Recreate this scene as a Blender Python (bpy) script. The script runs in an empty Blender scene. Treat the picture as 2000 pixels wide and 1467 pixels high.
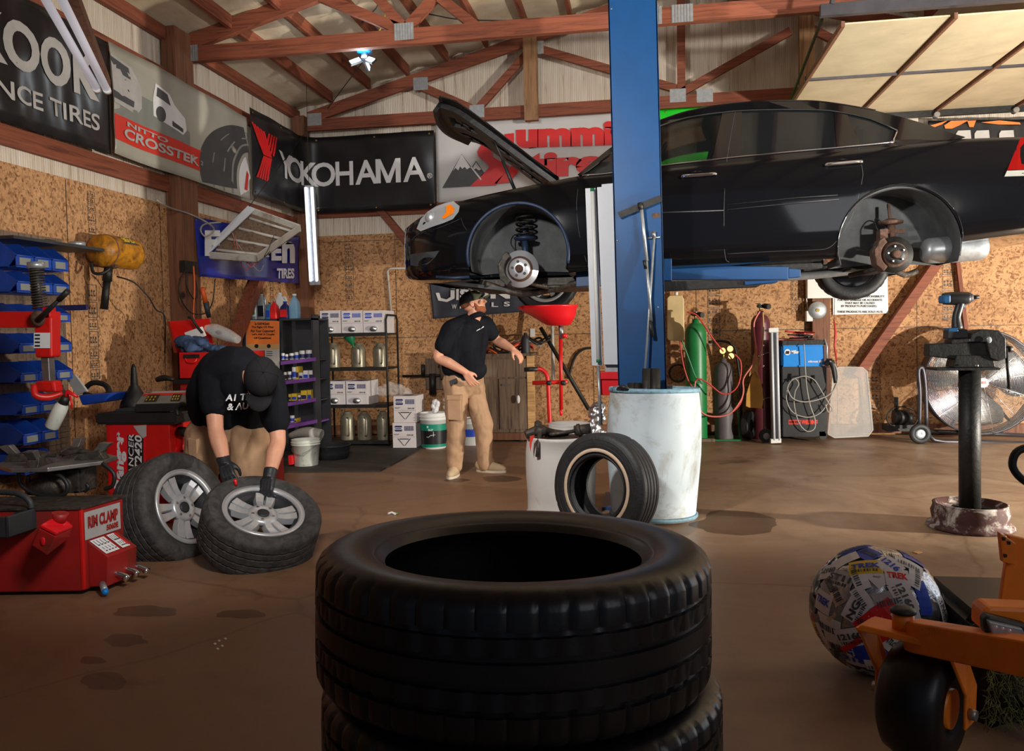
import bpy, bmesh, math, random
from mathutils import Vector, Matrix, noise
random.seed(7)
C = bpy.context.scene.collection
SC = bpy.context.scene
R = math.radians
# ------------------------------------------------------------------ camera
FPX, PPX, YAW, PITCH, ROLL, HC = 1600., 1000., R(9.2), R(-2.0), R(1.2), 1.25
PPY = 650 + 1600*math.tan(R(2.0))
cy_, sy_, cp_, sp_ = math.cos(YAW), math.sin(YAW), math.cos(PITCH), math.sin(PITCH)
F_ = Vector((-sy_*cp_, cy_*cp_, sp_)); r0 = Vector((cy_, sy_, 0)); u0 = Vector((sy_*sp_, -cy_*sp_, cp_))
R_ = r0*math.cos(ROLL) - u0*math.sin(ROLL); U_ = r0*math.sin(ROLL) + u0*math.cos(ROLL)
cam = bpy.data.cameras.new('camera'); camo = bpy.data.objects.new('camera', cam); C.objects.link(camo)
m3 = Matrix((R_, U_, -F_)).transposed()
camo.matrix_world = Matrix.Translation((0, 0, HC)) @ m3.to_4x4()
cam.sensor_width = 36; cam.lens = 36*FPX/2000; cam.shift_y = -(733.5-PPY)/2000; cam.clip_start = .05
SC.camera = camo
# measuring aid: a pixel of the photo -> a point of the room on a plane Y=, Z= or X=
def ray(px, py): return F_ + R_*((px-PPX)/FPX) - U_*((py-PPY)/FPX)
def PY(px, py, Y): d = ray(px, py); t = Y/d.y; return Vector((d.x*t, Y, HC+d.z*t))
def PZ(px, py, Z=0.): d = ray(px, py); t = (Z-HC)/d.z; return Vector((d.x*t, d.y*t, Z))
def PX(px, py, X): d = ray(px, py); t = X/d.x; return Vector((X, d.y*t, HC+d.z*t))
# ------------------------------------------------------------------ world, lights, exposure
w = bpy.data.worlds.new('world'); SC.world = w; w.use_nodes = True
w.node_tree.nodes['Background'].inputs[0].default_value = (.62, .72, 1, 1)
w.node_tree.nodes['Background'].inputs[1].default_value = .11
def spot(name, loc, tgt, power, size, angle, color=(1, 1, 1), blend=.4):
    l = bpy.data.lights.new(name, 'SPOT'); l.energy = power; l.shadow_soft_size = size; l.spot_size = R(angle); l.spot_blend = blend; l.color = color
    o = bpy.data.objects.new(name, l); C.objects.link(o); o.location = loc
    o.rotation_euler = (Vector(tgt)-Vector(loc)).to_track_quat('-Z', 'Y').to_euler(); return o
spot('strobe_front', (-1.3, 2.6, 2.75), (.1, 9, 1.9), 450, .10, 104, (1, .96, .9), .6)
spot('strobe_door', (5.6, 4.6, .9), (1.8, 9.9, 2.0), 2100, .06, 120, (1, .93, .8), .3)
spot('strobe_ceiling', (3.4, 2.4, 2.3), (-.4, 8.8, 5.1), 1150, .08, 66, (1, .95, .86), .5)
spot('strobe_left', (-.9, 2.2, 2.0), (-3.6, 5.6, .9), 240, .25, 80, (1, .95, .88), .8)
al = bpy.data.lights.new('door_daylight', 'AREA'); al.energy = 60; al.size = 3; al.size_y = 2.4; al.shape = 'RECTANGLE'; al.color = (.9, .95, 1)
ao = bpy.data.objects.new('door_daylight', al); C.objects.link(ao); ao.location = (6.2, 6.5, 1.6); ao.rotation_euler = (0, R(90), 0)
al = bpy.data.lights.new('front_fill', 'AREA'); al.energy = 26; al.size = 2.2; al.color = (.95, .97, 1)
ao = bpy.data.objects.new('front_fill', al); C.objects.link(ao); ao.location = (3.4, -.8, 2.6); ao.rotation_euler = (Vector((1.3, 3.2, .1))-ao.location).to_track_quat('-Z', 'Y').to_euler()  # unseen soft fill lamp, added to brighten the ball and mower
SC.view_settings.view_transform = 'Standard'; SC.view_settings.look = 'None'; SC.view_settings.exposure = -.12; SC.view_settings.gamma = 1
# ------------------------------------------------------------------ materials
def newmat(name):
    m = bpy.data.materials.new(name); m.use_nodes = True; nt = m.node_tree
    return m, nt, nt.nodes['Principled BSDF']
def c4(c): return (c[0], c[1], c[2], 1)
def hexc(r, g, b):   # sRGB 0-255 -> linear
    f = lambda v: (v/255/12.92 if v/255 <= .04045 else ((v/255+.055)/1.055)**2.4)
    return (f(r), f(g), f(b))
def nd(nt, t, **kw):
    n = nt.nodes.new(t)
    for k, v in kw.items():
        if k.startswith('i_'): n.inputs[k[2:].replace('_', ' ')].default_value = v
        else: setattr(n, k, v)
    return n
def mixc(nt, fac, a, b, mode='MIX'):
    n = nt.nodes.new('ShaderNodeMix'); n.data_type = 'RGBA'; n.blend_type = mode
    for s, v in ((0, fac), (6, a), (7, b)):
        if hasattr(v, 'is_output') or isinstance(v, bpy.types.NodeSocket): nt.links.new(v, n.inputs[s])
        else: n.inputs[s].default_value = v
    return n.outputs[2]
def ramp(nt, src, stops):
    n = nt.nodes.new('ShaderNodeValToRGB'); nt.links.new(src, n.inputs[0]); e = n.color_ramp.elements
    while len(e) < len(stops): e.new(.5)
    for q, (p, c) in zip(e, stops): q.position = p; q.color = c if len(c) == 4 else c4(c)
    return n.outputs[0]
def coords(nt, scale=(1, 1, 1), rot=(0, 0, 0)):
    tc = nt.nodes.new('ShaderNodeTexCoord'); mp = nt.nodes.new('ShaderNodeMapping'); mp.inputs['Scale'].default_value = scale; mp.inputs['Rotation'].default_value = rot
    nt.links.new(tc.outputs['Object'], mp.inputs[0]); return mp.outputs[0]
def bump(nt, p, h, s=.3, d=.02):
    b = nt.nodes.new('ShaderNodeBump'); b.inputs['Strength'].default_value = s; b.inputs['Distance'].default_value = d
    nt.links.new(h, b.inputs['Height']); nt.links.new(b.outputs[0], p.inputs['Normal'])
def ntex(nt, vec, scale, detail=4, rough=.6, dist=0):
    n = nd(nt, 'ShaderNodeTexNoise'); n.inputs['Scale'].default_value = scale; n.inputs['Detail'].default_value = detail; n.inputs['Roughness'].default_value = rough; n.inputs['Distortion'].default_value = dist
    nt.links.new(vec, n.inputs['Vector']); return n.outputs[0]
def simple(name, col, rough=.5, metal=0, var=.18, vscale=6, bmp=0, bscale=40, dirt=None, dirtamt=.5, coat=0, spec=.5, alpha=1, trans=0, stretch=(1, 1, 1)):
    m, nt, p = newmat(name); v = coords(nt, stretch)
    n = ntex(nt, v, vscale)
    a = tuple(min(1, x*(1+var)) for x in col); b = tuple(x*(1-var) for x in col)
    out = ramp(nt, n, [(.3, b), (.7, a)])
    if dirt:
        n2 = ntex(nt, v, vscale*.7, 8, .7, .6)
        f = ramp(nt, n2, [(.66-dirtamt*.3, (0, 0, 0)), (.78-dirtamt*.15, (1, 1, 1))])
        out = mixc(nt, f, out, c4(dirt))
    nt.links.new(out, p.inputs['Base Color'])
    p.inputs['Roughness'].default_value = rough; p.inputs['Metallic'].default_value = metal; p.inputs['Coat Weight'].default_value = coat
    p.inputs['Specular IOR Level'].default_value = spec; p.inputs['Alpha'].default_value = alpha; p.inputs['Transmission Weight'].default_value = trans
    if bmp: bump(nt, p, ntex(nt, v, bscale, 5), bmp, .01)
    return m
M = {}
def emis(name, col, s):
    m, nt, p = newmat(name); p.inputs['Emission Color'].default_value = c4(col); p.inputs['Emission Strength'].default_value = s; p.inputs['Base Color'].default_value = c4(col); M[name] = m
def osb(name, light, dark, vert):
    m, nt, p = newmat(name)
    outs = []
    for k, (sx, sz, rx) in enumerate(((62, 15, .35), (70, 14, -.45), (60, 18, 1.15))):
        v0 = coords(nt, (1, 1, 1), (rx, rx, 0)); mp = nt.nodes.new('ShaderNodeMapping'); mp.inputs['Scale'].default_value = (sx, sx, sz); nt.links.new(v0, mp.inputs[0]); v = mp.outputs[0]
        dn = nd(nt, 'ShaderNodeTexNoise'); dn.inputs['Scale'].default_value = .45; nt.links.new(v, dn.inputs['Vector'])
        mx = nd(nt, 'ShaderNodeVectorMath', operation='ADD'); nt.links.new(v, mx.inputs[0]); nt.links.new(dn.outputs['Color'], mx.inputs[1])
        vo = nd(nt, 'ShaderNodeTexVoronoi'); vo.inputs['Scale'].default_value = 1.0; nt.links.new(mx.outputs[0], vo.inputs['Vector'])
        sp = nd(nt, 'ShaderNodeSeparateColor'); nt.links.new(vo.outputs['Color'], sp.inputs[0]); outs.append(sp.outputs)
    base = ramp(nt, outs[0][0], [(0, dark), (.25, tuple((a+b)/2 for a, b in zip(light, dark))), (.7, light), (1, tuple(min(1, a*1.25) for a in light))])
    l2 = ramp(nt, outs[1][1], [(0, tuple(a*.9 for a in dark)), (.4, light), (1, tuple(min(1, a*1.15) for a in light))])
    l3 = ramp(nt, outs[2][2], [(0, dark), (.5, light), (1, tuple(min(1, a*1.2) for a in light))])
    f = ramp(nt, outs[1][0], [(.45, (0, 0, 0)), (.5, (1, 1, 1))]); f3 = ramp(nt, outs[2][0], [(.66, (0, 0, 0)), (.7, (1, 1, 1))])
    o = mixc(nt, f, base, l2); o = mixc(nt, f3, o, l3)
    big = ntex(nt, coords(nt), 1.1, 5, .6, .3)
    st = ramp(nt, big, [(.35, (.72, .66, .6)), (.6, (1, 1, 1))]); o = mixc(nt, 1., o, st, 'MULTIPLY')
    nt.links.new(o, p.inputs['Base Color']); p.inputs['Roughness'].default_value = .75
    bump(nt, p, outs[0][1], .25, .004); M[name] = m
osb('osb', hexc(192, 146, 102), hexc(124, 80, 46), True)
def wood(name, light, dark, axis, rough=.7):
    m, nt, p = newmat(name); s = [22, 22, 22]; s[axis] = 1.2
    v = coords(nt, tuple(s)); n = ntex(nt, v, 1.6, 6, .65, .8)
    o = ramp(nt, n, [(.3, dark), (.52, light), (.75, tuple(min(1, a*1.25) for a in light))])
    k = nd(nt, 'ShaderNodeTexVoronoi'); k.inputs['Scale'].default_value = 1.6; nt.links.new(coords(nt), k.inputs['Vector'])
    kf = ramp(nt, k.outputs['Distance'], [(.03, (1, 1, 1)), (.07, (0, 0, 0))]); o = mixc(nt, kf, o, c4(tuple(a*.3 for a in dark)))
    nt.links.new(o, p.inputs['Base Color']); p.inputs['Roughness'].default_value = rough; bump(nt, p, n, .2, .004); M[name] = m
for ax, s in enumerate('xyz'):
    wood('redwood_'+s, hexc(134, 72, 48), hexc(80, 38, 25), ax)
wood('post_wood', hexc(150, 112, 78), hexc(98, 66, 42), 2); wood('brown_post', hexc(122, 80, 56), hexc(80, 48, 32), 2)
wood('bench_wood', hexc(120, 98, 80), hexc(58, 44, 36), 2); wood('light_lumber', hexc(205, 160, 105), hexc(150, 105, 62), 0)
def corr():
    m, nt, p = newmat('corrugated_plastic'); v = coords(nt)
    n = ntex(nt, coords(nt, (14, 14, .7)), 1.5, 6, .7, .5)
    o = ramp(nt, n, [(.30, hexc(150, 125, 100)), (.42, hexc(205, 190, 172)), (.7, hexc(226, 216, 202))])
    nt.links.new(o, p.inputs['Base Color']); p.inputs['Roughness'].default_value = .5
    wv = nd(nt, 'ShaderNodeTexWave', wave_type='BANDS', bands_direction='X'); wv.inputs['Scale'].default_value = 14; nt.links.new(v, wv.inputs['Vector'])
    wv2 = nd(nt, 'ShaderNodeTexWave', wave_type='BANDS', bands_direction='Y'); wv2.inputs['Scale'].default_value = 14; nt.links.new(v, wv2.inputs['Vector'])
    ad = nd(nt, 'ShaderNodeMath', operation='ADD'); nt.links.new(wv.outputs[0], ad.inputs[0]); nt.links.new(wv2.outputs[0], ad.inputs[1])
    bump(nt, p, ad.outputs[0], .35, .01); M['corr'] = m
corr()
def ceil():
    m, nt, p = newmat('insulation_facing'); n = ntex(nt, coords(nt), 1.3, 6, .6, .4)
    o = ramp(nt, n, [(.35, hexc(196, 178, 150)), (.6, hexc(222, 208, 184)), (.75, hexc(230, 218, 198))]); nt.links.new(o, p.inputs['Base Color']); p.inputs['Roughness'].default_value = .6
    bump(nt, p, ntex(nt, coords(nt, (1, .4, 1)), 5, 3), .35, .03); M['ceil'] = m
ceil()
def concrete():
    m, nt, p = newmat('stained_concrete'); v = coords(nt)
    n1 = ntex(nt, v, .8, 8, .65, .8); n2 = ntex(nt, v, 5, 8, .7, .5)
    base = ramp(nt, n1, [(.3, hexc(112, 86, 66)), (.5, hexc(146, 118, 94)), (.7, hexc(172, 148, 122))])
    # browner zone, broken up by noise, towards the left
    sx = nd(nt, 'ShaderNodeSeparateXYZ'); nt.links.new(v, sx.inputs[0])
    mr = nd(nt, 'ShaderNodeMapRange'); mr.inputs[1].default_value = 1.2; mr.inputs[2].default_value = -2.2; nt.links.new(sx.outputs[0], mr.inputs[0])
    ad = nd(nt, 'ShaderNodeMath', operation='MULTIPLY_ADD'); nt.links.new(n1, ad.inputs[0]); ad.inputs[1].default_value = .8; nt.links.new(mr.outputs[0], ad.inputs[2])
    zf = ramp(nt, ad.outputs[0], [(.45, (0, 0, 0)), (1.0, (1, 1, 1))])
    o = mixc(nt, zf, base, c4(hexc(136, 102, 76)))
    sp = ramp(nt, n2, [(.25, (.62, .58, .54)), (.5, (1, 1, 1))]); o = mixc(nt, .8, o, sp, 'MULTIPLY')
    oil = ramp(nt, ntex(nt, v, 1.9, 5, .55, .7), [(.26, (.3, .26, .23)), (.36, (1, 1, 1))]); o = mixc(nt, 1., o, oil, 'MULTIPLY')
    vo = nd(nt, 'ShaderNodeTexVoronoi', feature='DISTANCE_TO_EDGE'); vo.inputs['Scale'].default_value = .55; nt.links.new(mixc(nt, .25, v, nd_color_noise(nt, v)), vo.inputs['Vector'])
    ck = ramp(nt, vo.outputs['Distance'], [(.0, (.55, .5, .46)), (.006, (1, 1, 1))]); o = mixc(nt, .6, o, ck, 'MULTIPLY')
    nt.links.new(o, p.inputs['Base Color'])
    rr = ramp(nt, n2, [(.3, (.38, .38, .38)), (.7, (.6, .6, .6))]); nt.links.new(rr, p.inputs['Roughness'])
    bump(nt, p, n2, .12, .004); M['concrete'] = m
def nd_color_noise(nt, v):
    n = nd(nt, 'ShaderNodeTexNoise'); n.inputs['Scale'].default_value = 1.5; n.inputs['Detail'].default_value = 6; nt.links.new(v, n.inputs['Vector']); return n.outputs['Color']
concrete()
def S(key, *a, **k): M[key] = simple(key, *a, **k)
S('blue_post', hexc(3, 64, 116), .42, var=.08, dirt=hexc(8, 48, 90), dirtamt=.12)
S('black_paint', (.004, .004, .005), .07, var=.05, coat=.2, spec=.5)
S('hood_under', (.008, .0085, .010), .5, var=.4, vscale=9, bmp=.5, bscale=14)
S('glass_dark', (.004, .005, .006), .05, var=0, spec=.6)
S('black_plastic', (.016, .017, .019), .45, var=.3, bmp=.1)
S('dark_plastic', (.03, .033, .038), .55, var=.3, bmp=.2)
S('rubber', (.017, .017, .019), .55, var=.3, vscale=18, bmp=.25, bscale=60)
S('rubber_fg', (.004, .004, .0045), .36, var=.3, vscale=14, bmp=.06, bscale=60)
S('rubber_dusty', (.05, .048, .048), .75, var=.5, vscale=22, bmp=.35, bscale=50, dirt=(.11, .1, .095), dirtamt=.3)
S('whitewall', hexc(205, 180, 155), .6, var=.15, vscale=10)
S('alloy', hexc(200, 202, 206), .32, metal=.45, var=.06)
S('alloy_dark', hexc(60, 60, 64), .5, metal=.5, var=.3)
S('chrome', (.75, .75, .77), .12, metal=1, var=.05)
S('steel', (.32, .31, .3), .4, metal=.85, var=.25, vscale=12)
S('disc_steel', (.62, .64, .7), .28, metal=.55, var=.06)
S('cast_rust', hexc(92, 66, 54), .8, metal=.2, var=.4, vscale=30, bmp=.4, dirt=hexc(60, 42, 34))
S('iron_dark', (.018, .017, .016), .5, metal=.3, var=.4, vscale=15, bmp=.3)
S('iron_grease', (.05, .042, .036), .5, metal=.3, var=.5, vscale=25, bmp=.5, dirt=hexc(120, 98, 78), dirtamt=.4)
S('galv', hexc(175, 180, 185), .4, metal=.6, var=.15, vscale=25)
S('red_paint', hexc(205, 26, 22), .38, var=.1, dirt=hexc(120, 26, 20), dirtamt=.25)
S('red_dull', hexc(158, 28, 26), .5, var=.2, dirt=hexc(92, 44, 34), dirtamt=.55, vscale=5)
S('red_plastic', hexc(225, 25, 35), .35, var=.05)
S('orange_paint', hexc(240, 128, 24), .4, var=.12, dirt=hexc(160, 72, 20), dirtamt=.25)
S('green_steel', hexc(30, 118, 62), .4, var=.12, dirt=hexc(90, 90, 60), dirtamt=.12)
S('grey_cyl', hexc(92, 86, 90), .5, var=.2, vscale=8)
S('maroon', hexc(88, 34, 44), .35, var=.15)
S('bin_blue', hexc(26, 72, 172), .45, var=.12, dirt=hexc(40, 60, 110), dirtamt=.35, vscale=9)
S('yellow_paint', hexc(200, 134, 26), .45, var=.2, dirt=hexc(84, 48, 22), dirtamt=.85, vscale=12)
S('drum_white', hexc(188, 200, 208), .55, var=.1, dirt=hexc(138, 128, 110), dirtamt=.55, vscale=3.5)
S('drum_rim', hexc(120, 160, 180), .6, var=.2, dirt=hexc(70, 70, 70), vscale=20)
S('drum_white2', hexc(205, 202, 198), .55, var=.08, dirt=hexc(165, 150, 128), dirtamt=.4, vscale=4)
S('white_plastic', hexc(225, 225, 222), .4, var=.04)
S('bucket_white', hexc(215, 218, 208), .45, var=.06, dirt=hexc(140, 120, 80), dirtamt=.35, vscale=10)
S('white_metal', hexc(202, 205, 212), .4, var=.04)
S('old_white_metal', hexc(190, 186, 178), .5, var=.12, dirt=hexc(130, 110, 90))
S('carton', hexc(212, 204, 204), .75, var=.06, vscale=8)
S('paper_white', hexc(225, 222, 220), .7, var=.04)
S('kraft', hexc(190, 150, 95), .8, var=.1)
S('khaki', hexc(176, 140, 108), .85, var=.1, vscale=9, bmp=.3, bscale=14)
S('black_shirt', (.008, .009, .013), .85, spec=.15, var=.3, bmp=.35, bscale=9)
S('cap_black', (.014, .014, .016), .8, spec=.2, var=.25, bmp=.3, bscale=120)
S('cap_olive', hexc(86, 88, 66), .8, var=.15, bmp=.3, bscale=120)
S('skin', hexc(222, 160, 130), .5, var=.08, vscale=14)
S('hair', hexc(128, 78, 48), .65, var=.3, vscale=60, bmp=.6, bscale=90)
S('beard', hexc(150, 84, 50), .8, var=.3, vscale=80, bmp=.6, bscale=120)
S('glove', (.02, .022, .026), .45, var=.2, bmp=.3, bscale=40)
S('shoe', hexc(190, 165, 130), .8, var=.1); S('shoe_sole', hexc(205, 195, 175), .7, var=.05)
S('denim_rag', hexc(52, 72, 105), .9, var=.35, vscale=14, bmp=.4)
S('purple', hexc(120, 70, 150), .5, var=.1); S('shelf_black', (.02, .02, .024), .55, var=.25)
S('jug_metal', hexc(150, 142, 122), .35, metal=.45, var=.2, vscale=9, dirt=hexc(95, 80, 55), dirtamt=.35)
S('green_plastic', hexc(20, 110, 70), .35, var=.15); S('teal', hexc(0, 135, 110), .5, var=.05)
S('print_black', (.012, .012, .014), .4, var=.1); S('banner_black', (.012, .012, .014), .28, var=.4, vscale=5)
S('banner_grey', hexc(62, 66, 78), .45, var=.25, vscale=6); S('print_white', hexc(226, 226, 228), .45, var=.06, vscale=5)
S('print_grey', hexc(175, 172, 170), .5, var=.12); S('print_red', hexc(222, 34, 36), .4, var=.05); S('print_rose', hexc(205, 50, 35), .5, var=.05)
S('banner_blue', hexc(26, 42, 140), .28, var=.2, vscale=5); S('banner_green', hexc(20, 225, 30), .4, var=.06); S('banner_white', hexc(215, 213, 212), .4, var=.05, vscale=3)
S('print_dkgrey', hexc(70, 70, 72), .5, var=.15); S('print_mid', hexc(128, 130, 124), .5, var=.1); S('banner_photo', hexc(165, 162, 150), .35, var=.12, vscale=2.5)
S('print_blue', hexc(35, 70, 185), .5, var=.1); S('print_navy', hexc(40, 40, 95), .5, var=.1); S('print_orange', hexc(232, 120, 50), .5, var=.15); S('print_yellow', hexc(225, 190, 60), .5, var=.1); S('print_green', hexc(90, 165, 60), .5, var=.1)
S('miller_blue', hexc(0, 128, 215), .4, var=.04); S('door_panel', hexc(198, 182, 150), .6, var=.12, vscale=3, dirt=hexc(170, 150, 118), dirtamt=.3); S('track_steel', hexc(78, 76, 82), .4, metal=.6, var=.2)
S('cable_black', (.012, .012, .012), .5, var=.1); S('cable_grey', hexc(150, 145, 138), .5, var=.1); S('cable_orange', hexc(225, 95, 35), .5, var=.1); S('cable_red', hexc(190, 60, 55), .5, var=.1); S('cable_green', hexc(60, 130, 90), .5, var=.1); S('cable_pink', hexc(215, 120, 110), .5, var=.1)
S('amber', hexc(240, 125, 20), .2, var=.1, coat=1); S('tail_red', hexc(112, 6, 6), .15, var=.1, coat=1)
S('brass', hexc(170, 140, 80), .35, metal=.8, var=.15); S('liner_grey', (.07, .075, .08), .75, var=.3, vscale=8, bmp=.2, bscale=12); S('strut_blue', hexc(40, 56, 84), .5, metal=.2, var=.2)
S('gold_leather', hexc(190, 140, 60), .75, var=.15); S('mat_dark', hexc(52, 44, 38), .8, var=.3, vscale=5, bmp=.3); S('tank_cream', hexc(215, 190, 140), .45, var=.15, dirt=hexc(190, 110, 80), dirtamt=.3, vscale=4)
S('foil', (.55, .55, .57), .25, metal=.9, var=.4, vscale=10, bmp=.8, bscale=25); S('tool_blue', hexc(60, 130, 175), .5, var=.1); S('impact_blue', hexc(20, 90, 140), .45, var=.15)
S('grass', hexc(120, 120, 70), .9, var=.4, vscale=30)
m_, nt_, p_ = newmat('clear_plastic'); p_.inputs['Base Color'].default_value = (.9, .88, .85, 1); p_.inputs['Roughness'].default_value = .25; p_.inputs['Alpha'].default_value = .2; M['clear'] = m_
m_, nt_, p_ = newmat('lamp_lens'); p_.inputs['Base Color'].default_value = (.85, .88, .92, 1); p_.inputs['Roughness'].default_value = .08; p_.inputs['Alpha'].default_value = .35; p_.inputs['Coat Weight'].default_value = 1; M['lens'] = m_
m_, nt_, p_ = newmat('tinted_glass'); p_.inputs['Base Color'].default_value = (.01, .012, .014, 1); p_.inputs['Roughness'].default_value = .04; p_.inputs['Alpha'].default_value = .72; M['tint'] = m_
m_, nt_, p_ = newmat('clear_tinted_glass'); p_.inputs['Base Color'].default_value = (.01, .014, .014, 1); p_.inputs['Roughness'].default_value = .04; p_.inputs['Alpha'].default_value = .3; M['tint_light'] = m_
m_, nt_, p_ = newmat('blue_liquid'); p_.inputs['Base Color'].default_value = (.25, .55, .8, 1); p_.inputs['Roughness'].default_value = .15; p_.inputs['Alpha'].default_value = .6; M['bluewater'] = m_
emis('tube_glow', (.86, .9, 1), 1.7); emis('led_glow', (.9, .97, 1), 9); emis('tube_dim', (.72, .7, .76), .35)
# ------------------------------------------------------------------ builders
WM = {}
def I4(): return Matrix.Identity(4)
def thing(name, label, cat, loc=(0, 0, 0), rz=0, group=None, rot=None):
    o = bpy.data.objects.new(name, None); C.objects.link(o); o.empty_display_size = .1
    o.location = loc; o.rotation_euler = rot if rot else (0, 0, rz); o['label'] = label; o['category'] = cat
    if group: o['group'] = group
    WM[o.name] = Matrix.Translation(loc) @ o.rotation_euler.to_matrix().to_4x4()
    return o
def tag(o, label, cat, group=None):
    o['label'] = label; o['category'] = cat
    if group: o['group'] = group
    return o
def kids(o): return [c for c in C.objects if c.parent == o]
def dup(root, loc, rz=0, label=None, group=None, rot=None):
    def cp(o, par):
        c = o.copy(); C.objects.link(c)
        if par: c.parent = par
        for ch in [x for x in SRC.get(o.name, [])]: k = cp(ch, c); SRC.setdefault(c.name, []).append(k)
        return c
    r = cp(root, None); r.location = loc; r.rotation_euler = rot if rot else (0, 0, rz)
    if label: r['label'] = label
    if group: r['group'] = group
    return r
SRC = {}
def frame(z, x=None):
    z = Vector(z).normalized(); t = Vector(x) if x else (Vector((0, 0, 1)) if abs(z.z) < .95 else Vector((1, 0, 0)))
    a = (t - z*t.dot(z)).normalized(); return a, z.cross(a), z
class B:
    def __init__(s): s.b = bmesh.new(); s.T = I4()
    def at(s, loc=(0, 0, 0), rot=(0, 0, 0)):
        from mathutils import Euler
        s.T = Matrix.Translation(loc) @ Euler(rot).to_matrix().to_4x4(); return s
    def v(s, p): return s.b.verts.new(s.T @ Vector(p))
    def f(s, vs):
        try: return s.b.faces.new(vs)
        except ValueError: return None
    def hexa(s, p):  # 8 points: bottom 0-3, top 4-7
        q = [s.v(x) for x in p]
        for i in ((3, 2, 1, 0), (4, 5, 6, 7), (0, 1, 5, 4), (1, 2, 6, 5), (2, 3, 7, 6), (3, 0, 4, 7)): s.f([q[k] for k in i])
        return s
    def box(s, x0, x1, y0, y1, z0, z1, bev=0):
        if bev:
            t = bmesh.new(); bmesh.ops.create_cube(t, size=1)
            for vv in t.verts: vv.co = Vector((x0+(x1-x0)*(vv.co.x+.5), y0+(y1-y0)*(vv.co.y+.5), z0+(z1-z0)*(vv.co.z+.5)))
            bmesh.ops.bevel(t, geom=t.edges[:], offset=bev, segments=2, affect='EDGES', clamp_overlap=True)
            s.merge(t); return s
        return s.hexa([(x0, y0, z0), (x1, y0, z0), (x1, y1, z0), (x0, y1, z0), (x0, y0, z1), (x1, y0, z1), (x1, y1, z1), (x0, y1, z1)])
    def merge(s, t):
        mp = {vv: s.v(vv.co) for vv in t.verts}
        for ff in t.faces:
            g = s.f([mp[x] for x in ff.verts])
            if g: g.smooth = ff.smooth
        t.free()
    def beam(s, a, b, w, h, up=(0, 0, 1)):
        a = Vector(a); b = Vector(b); d = (b-a).normalized(); u = Vector(up); u = (u-d*u.dot(d)).normalized(); r = d.cross(u)
        P = lambda o, i, j: o+r*(w/2*i)+u*(h/2*j)
        return s.hexa([P(a, -1, -1), P(a, 1, -1), P(b, 1, -1), P(b, -1, -1), P(a, -1, 1), P(a, 1, 1), P(b, 1, 1), P(b, -1, 1)])
    def rings(s, rings, cap=True, close=True, smooth=True):
        vs = [[s.v(p) for p in r] for r in rings]; n = len(vs[0])
        for a, b in zip(vs, vs[1:]):
            for i in range(n if close else n-1):
                j = (i+1) % n; ff = s.f([a[i], a[j], b[j], b[i]])
                if ff: ff.smooth = smooth
        if cap:
            s.f(vs[0][::-1]); s.f(vs[-1])
        return s
    def cyl(s, a, b, r0, r1=None, n=20, cap=True):
        r1 = r0 if r1 is None else r1; a = Vector(a); b = Vector(b); x, y, z = frame(b-a)
        ring = lambda c, r: [c+(x*math.cos(2*math.pi*i/n)+y*math.sin(2*math.pi*i/n))*r for i in range(n)]
        return s.rings([ring(a, r0), ring(b, r1)], cap)
    def lathe(s, prof, c=(0, 0, 0), axis=(0, 0, 1), n=32, closed=False, rfn=None, cap=True):
        c = Vector(c); x, y, z = frame(axis); rs = []
        pr = list(prof)+([prof[0]] if closed else [])
        vs = []
        for k, (r, h) in enumerate(pr if not closed else prof):
            vs.append([s.v(c+z*h+(x*math.cos(2*math.pi*i/n)+y*math.sin(2*math.pi*i/n))*(r+(rfn(k, i) if rfn else 0))) for i in range(n)])
        if closed: vs.append(vs[0])
        for a, b in zip(vs, vs[1:]):
            for i in range(n):
                j = (i+1) % n; ff = s.f([a[i], a[j], b[j], b[i]])
                if ff: ff.smooth = True
        if not closed and cap:
            for ring, r in ((vs[0][::-1], prof[0][0]), (vs[-1], prof[-1][0])):
                if r > 1e-4: s.f(ring)
        return s
    def tube(s, pts, r, n=8, smooth=True, sub=0, cap=True):
        pts = [Vector(p) for p in pts]; n0 = len(pts)
        if sub: pts = spline(pts, sub)
        if isinstance(r, (list, tuple)) and len(pts) != n0:
            q = [i*(len(r)-1)/(len(pts)-1) for i in range(len(pts))]; r = [r[int(x)]*(1-x+int(x))+r[min(len(r)-1, int(x)+1)]*(x-int(x)) for x in q]
        rs = []; up = None
        for i, p in enumerate(pts):
            d = (pts[min(i+1, len(pts)-1)]-pts[max(i-1, 0)])
            if d.length < 1e-7: d = Vector((0, 0, 1))
            d.normalize()
            if up is None: up = frame(d)[0]
            up = (up-d*up.dot(d)).normalized() if (up-d*up.dot(d)).length > 1e-5 else frame(d)[0]
            sd = d.cross(up); rr = r[i] if isinstance(r, (list, tuple)) else r
            rs.append([p+(up*math.cos(2*math.pi*k/n)+sd*math.sin(2*math.pi*k/n))*rr for k in range(n)])
        return s.rings(rs, cap)
    def prism(s, pts, d):   # polygon (3d points) extruded by vector d
        a = [s.v(p) for p in pts]; b = [s.v(Vector(p)+Vector(d)) for p in pts]; n = len(a)
        s.f(a[::-1]); s.f(b)
        for i in range(n): j = (i+1) % n; s.f([a[i], a[j], b[j], b[i]])
        return s
    def ell(s, c, r, n=16, m=10, rot=None):
        c = Vector(c); rr = Vector(r) if not isinstance(r, (int, float)) else Vector((r, r, r)); Q = rot or Matrix.Identity(3); rs = []
        for j in range(1, m):
            t = math.pi*j/m; rs.append([c+Q @ Vector((rr.x*math.sin(t)*math.cos(2*math.pi*i/n), rr.y*math.sin(t)*math.sin(2*math.pi*i/n), -rr.z*math.cos(t))) for i in range(n)])
        return s.rings(rs)
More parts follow.
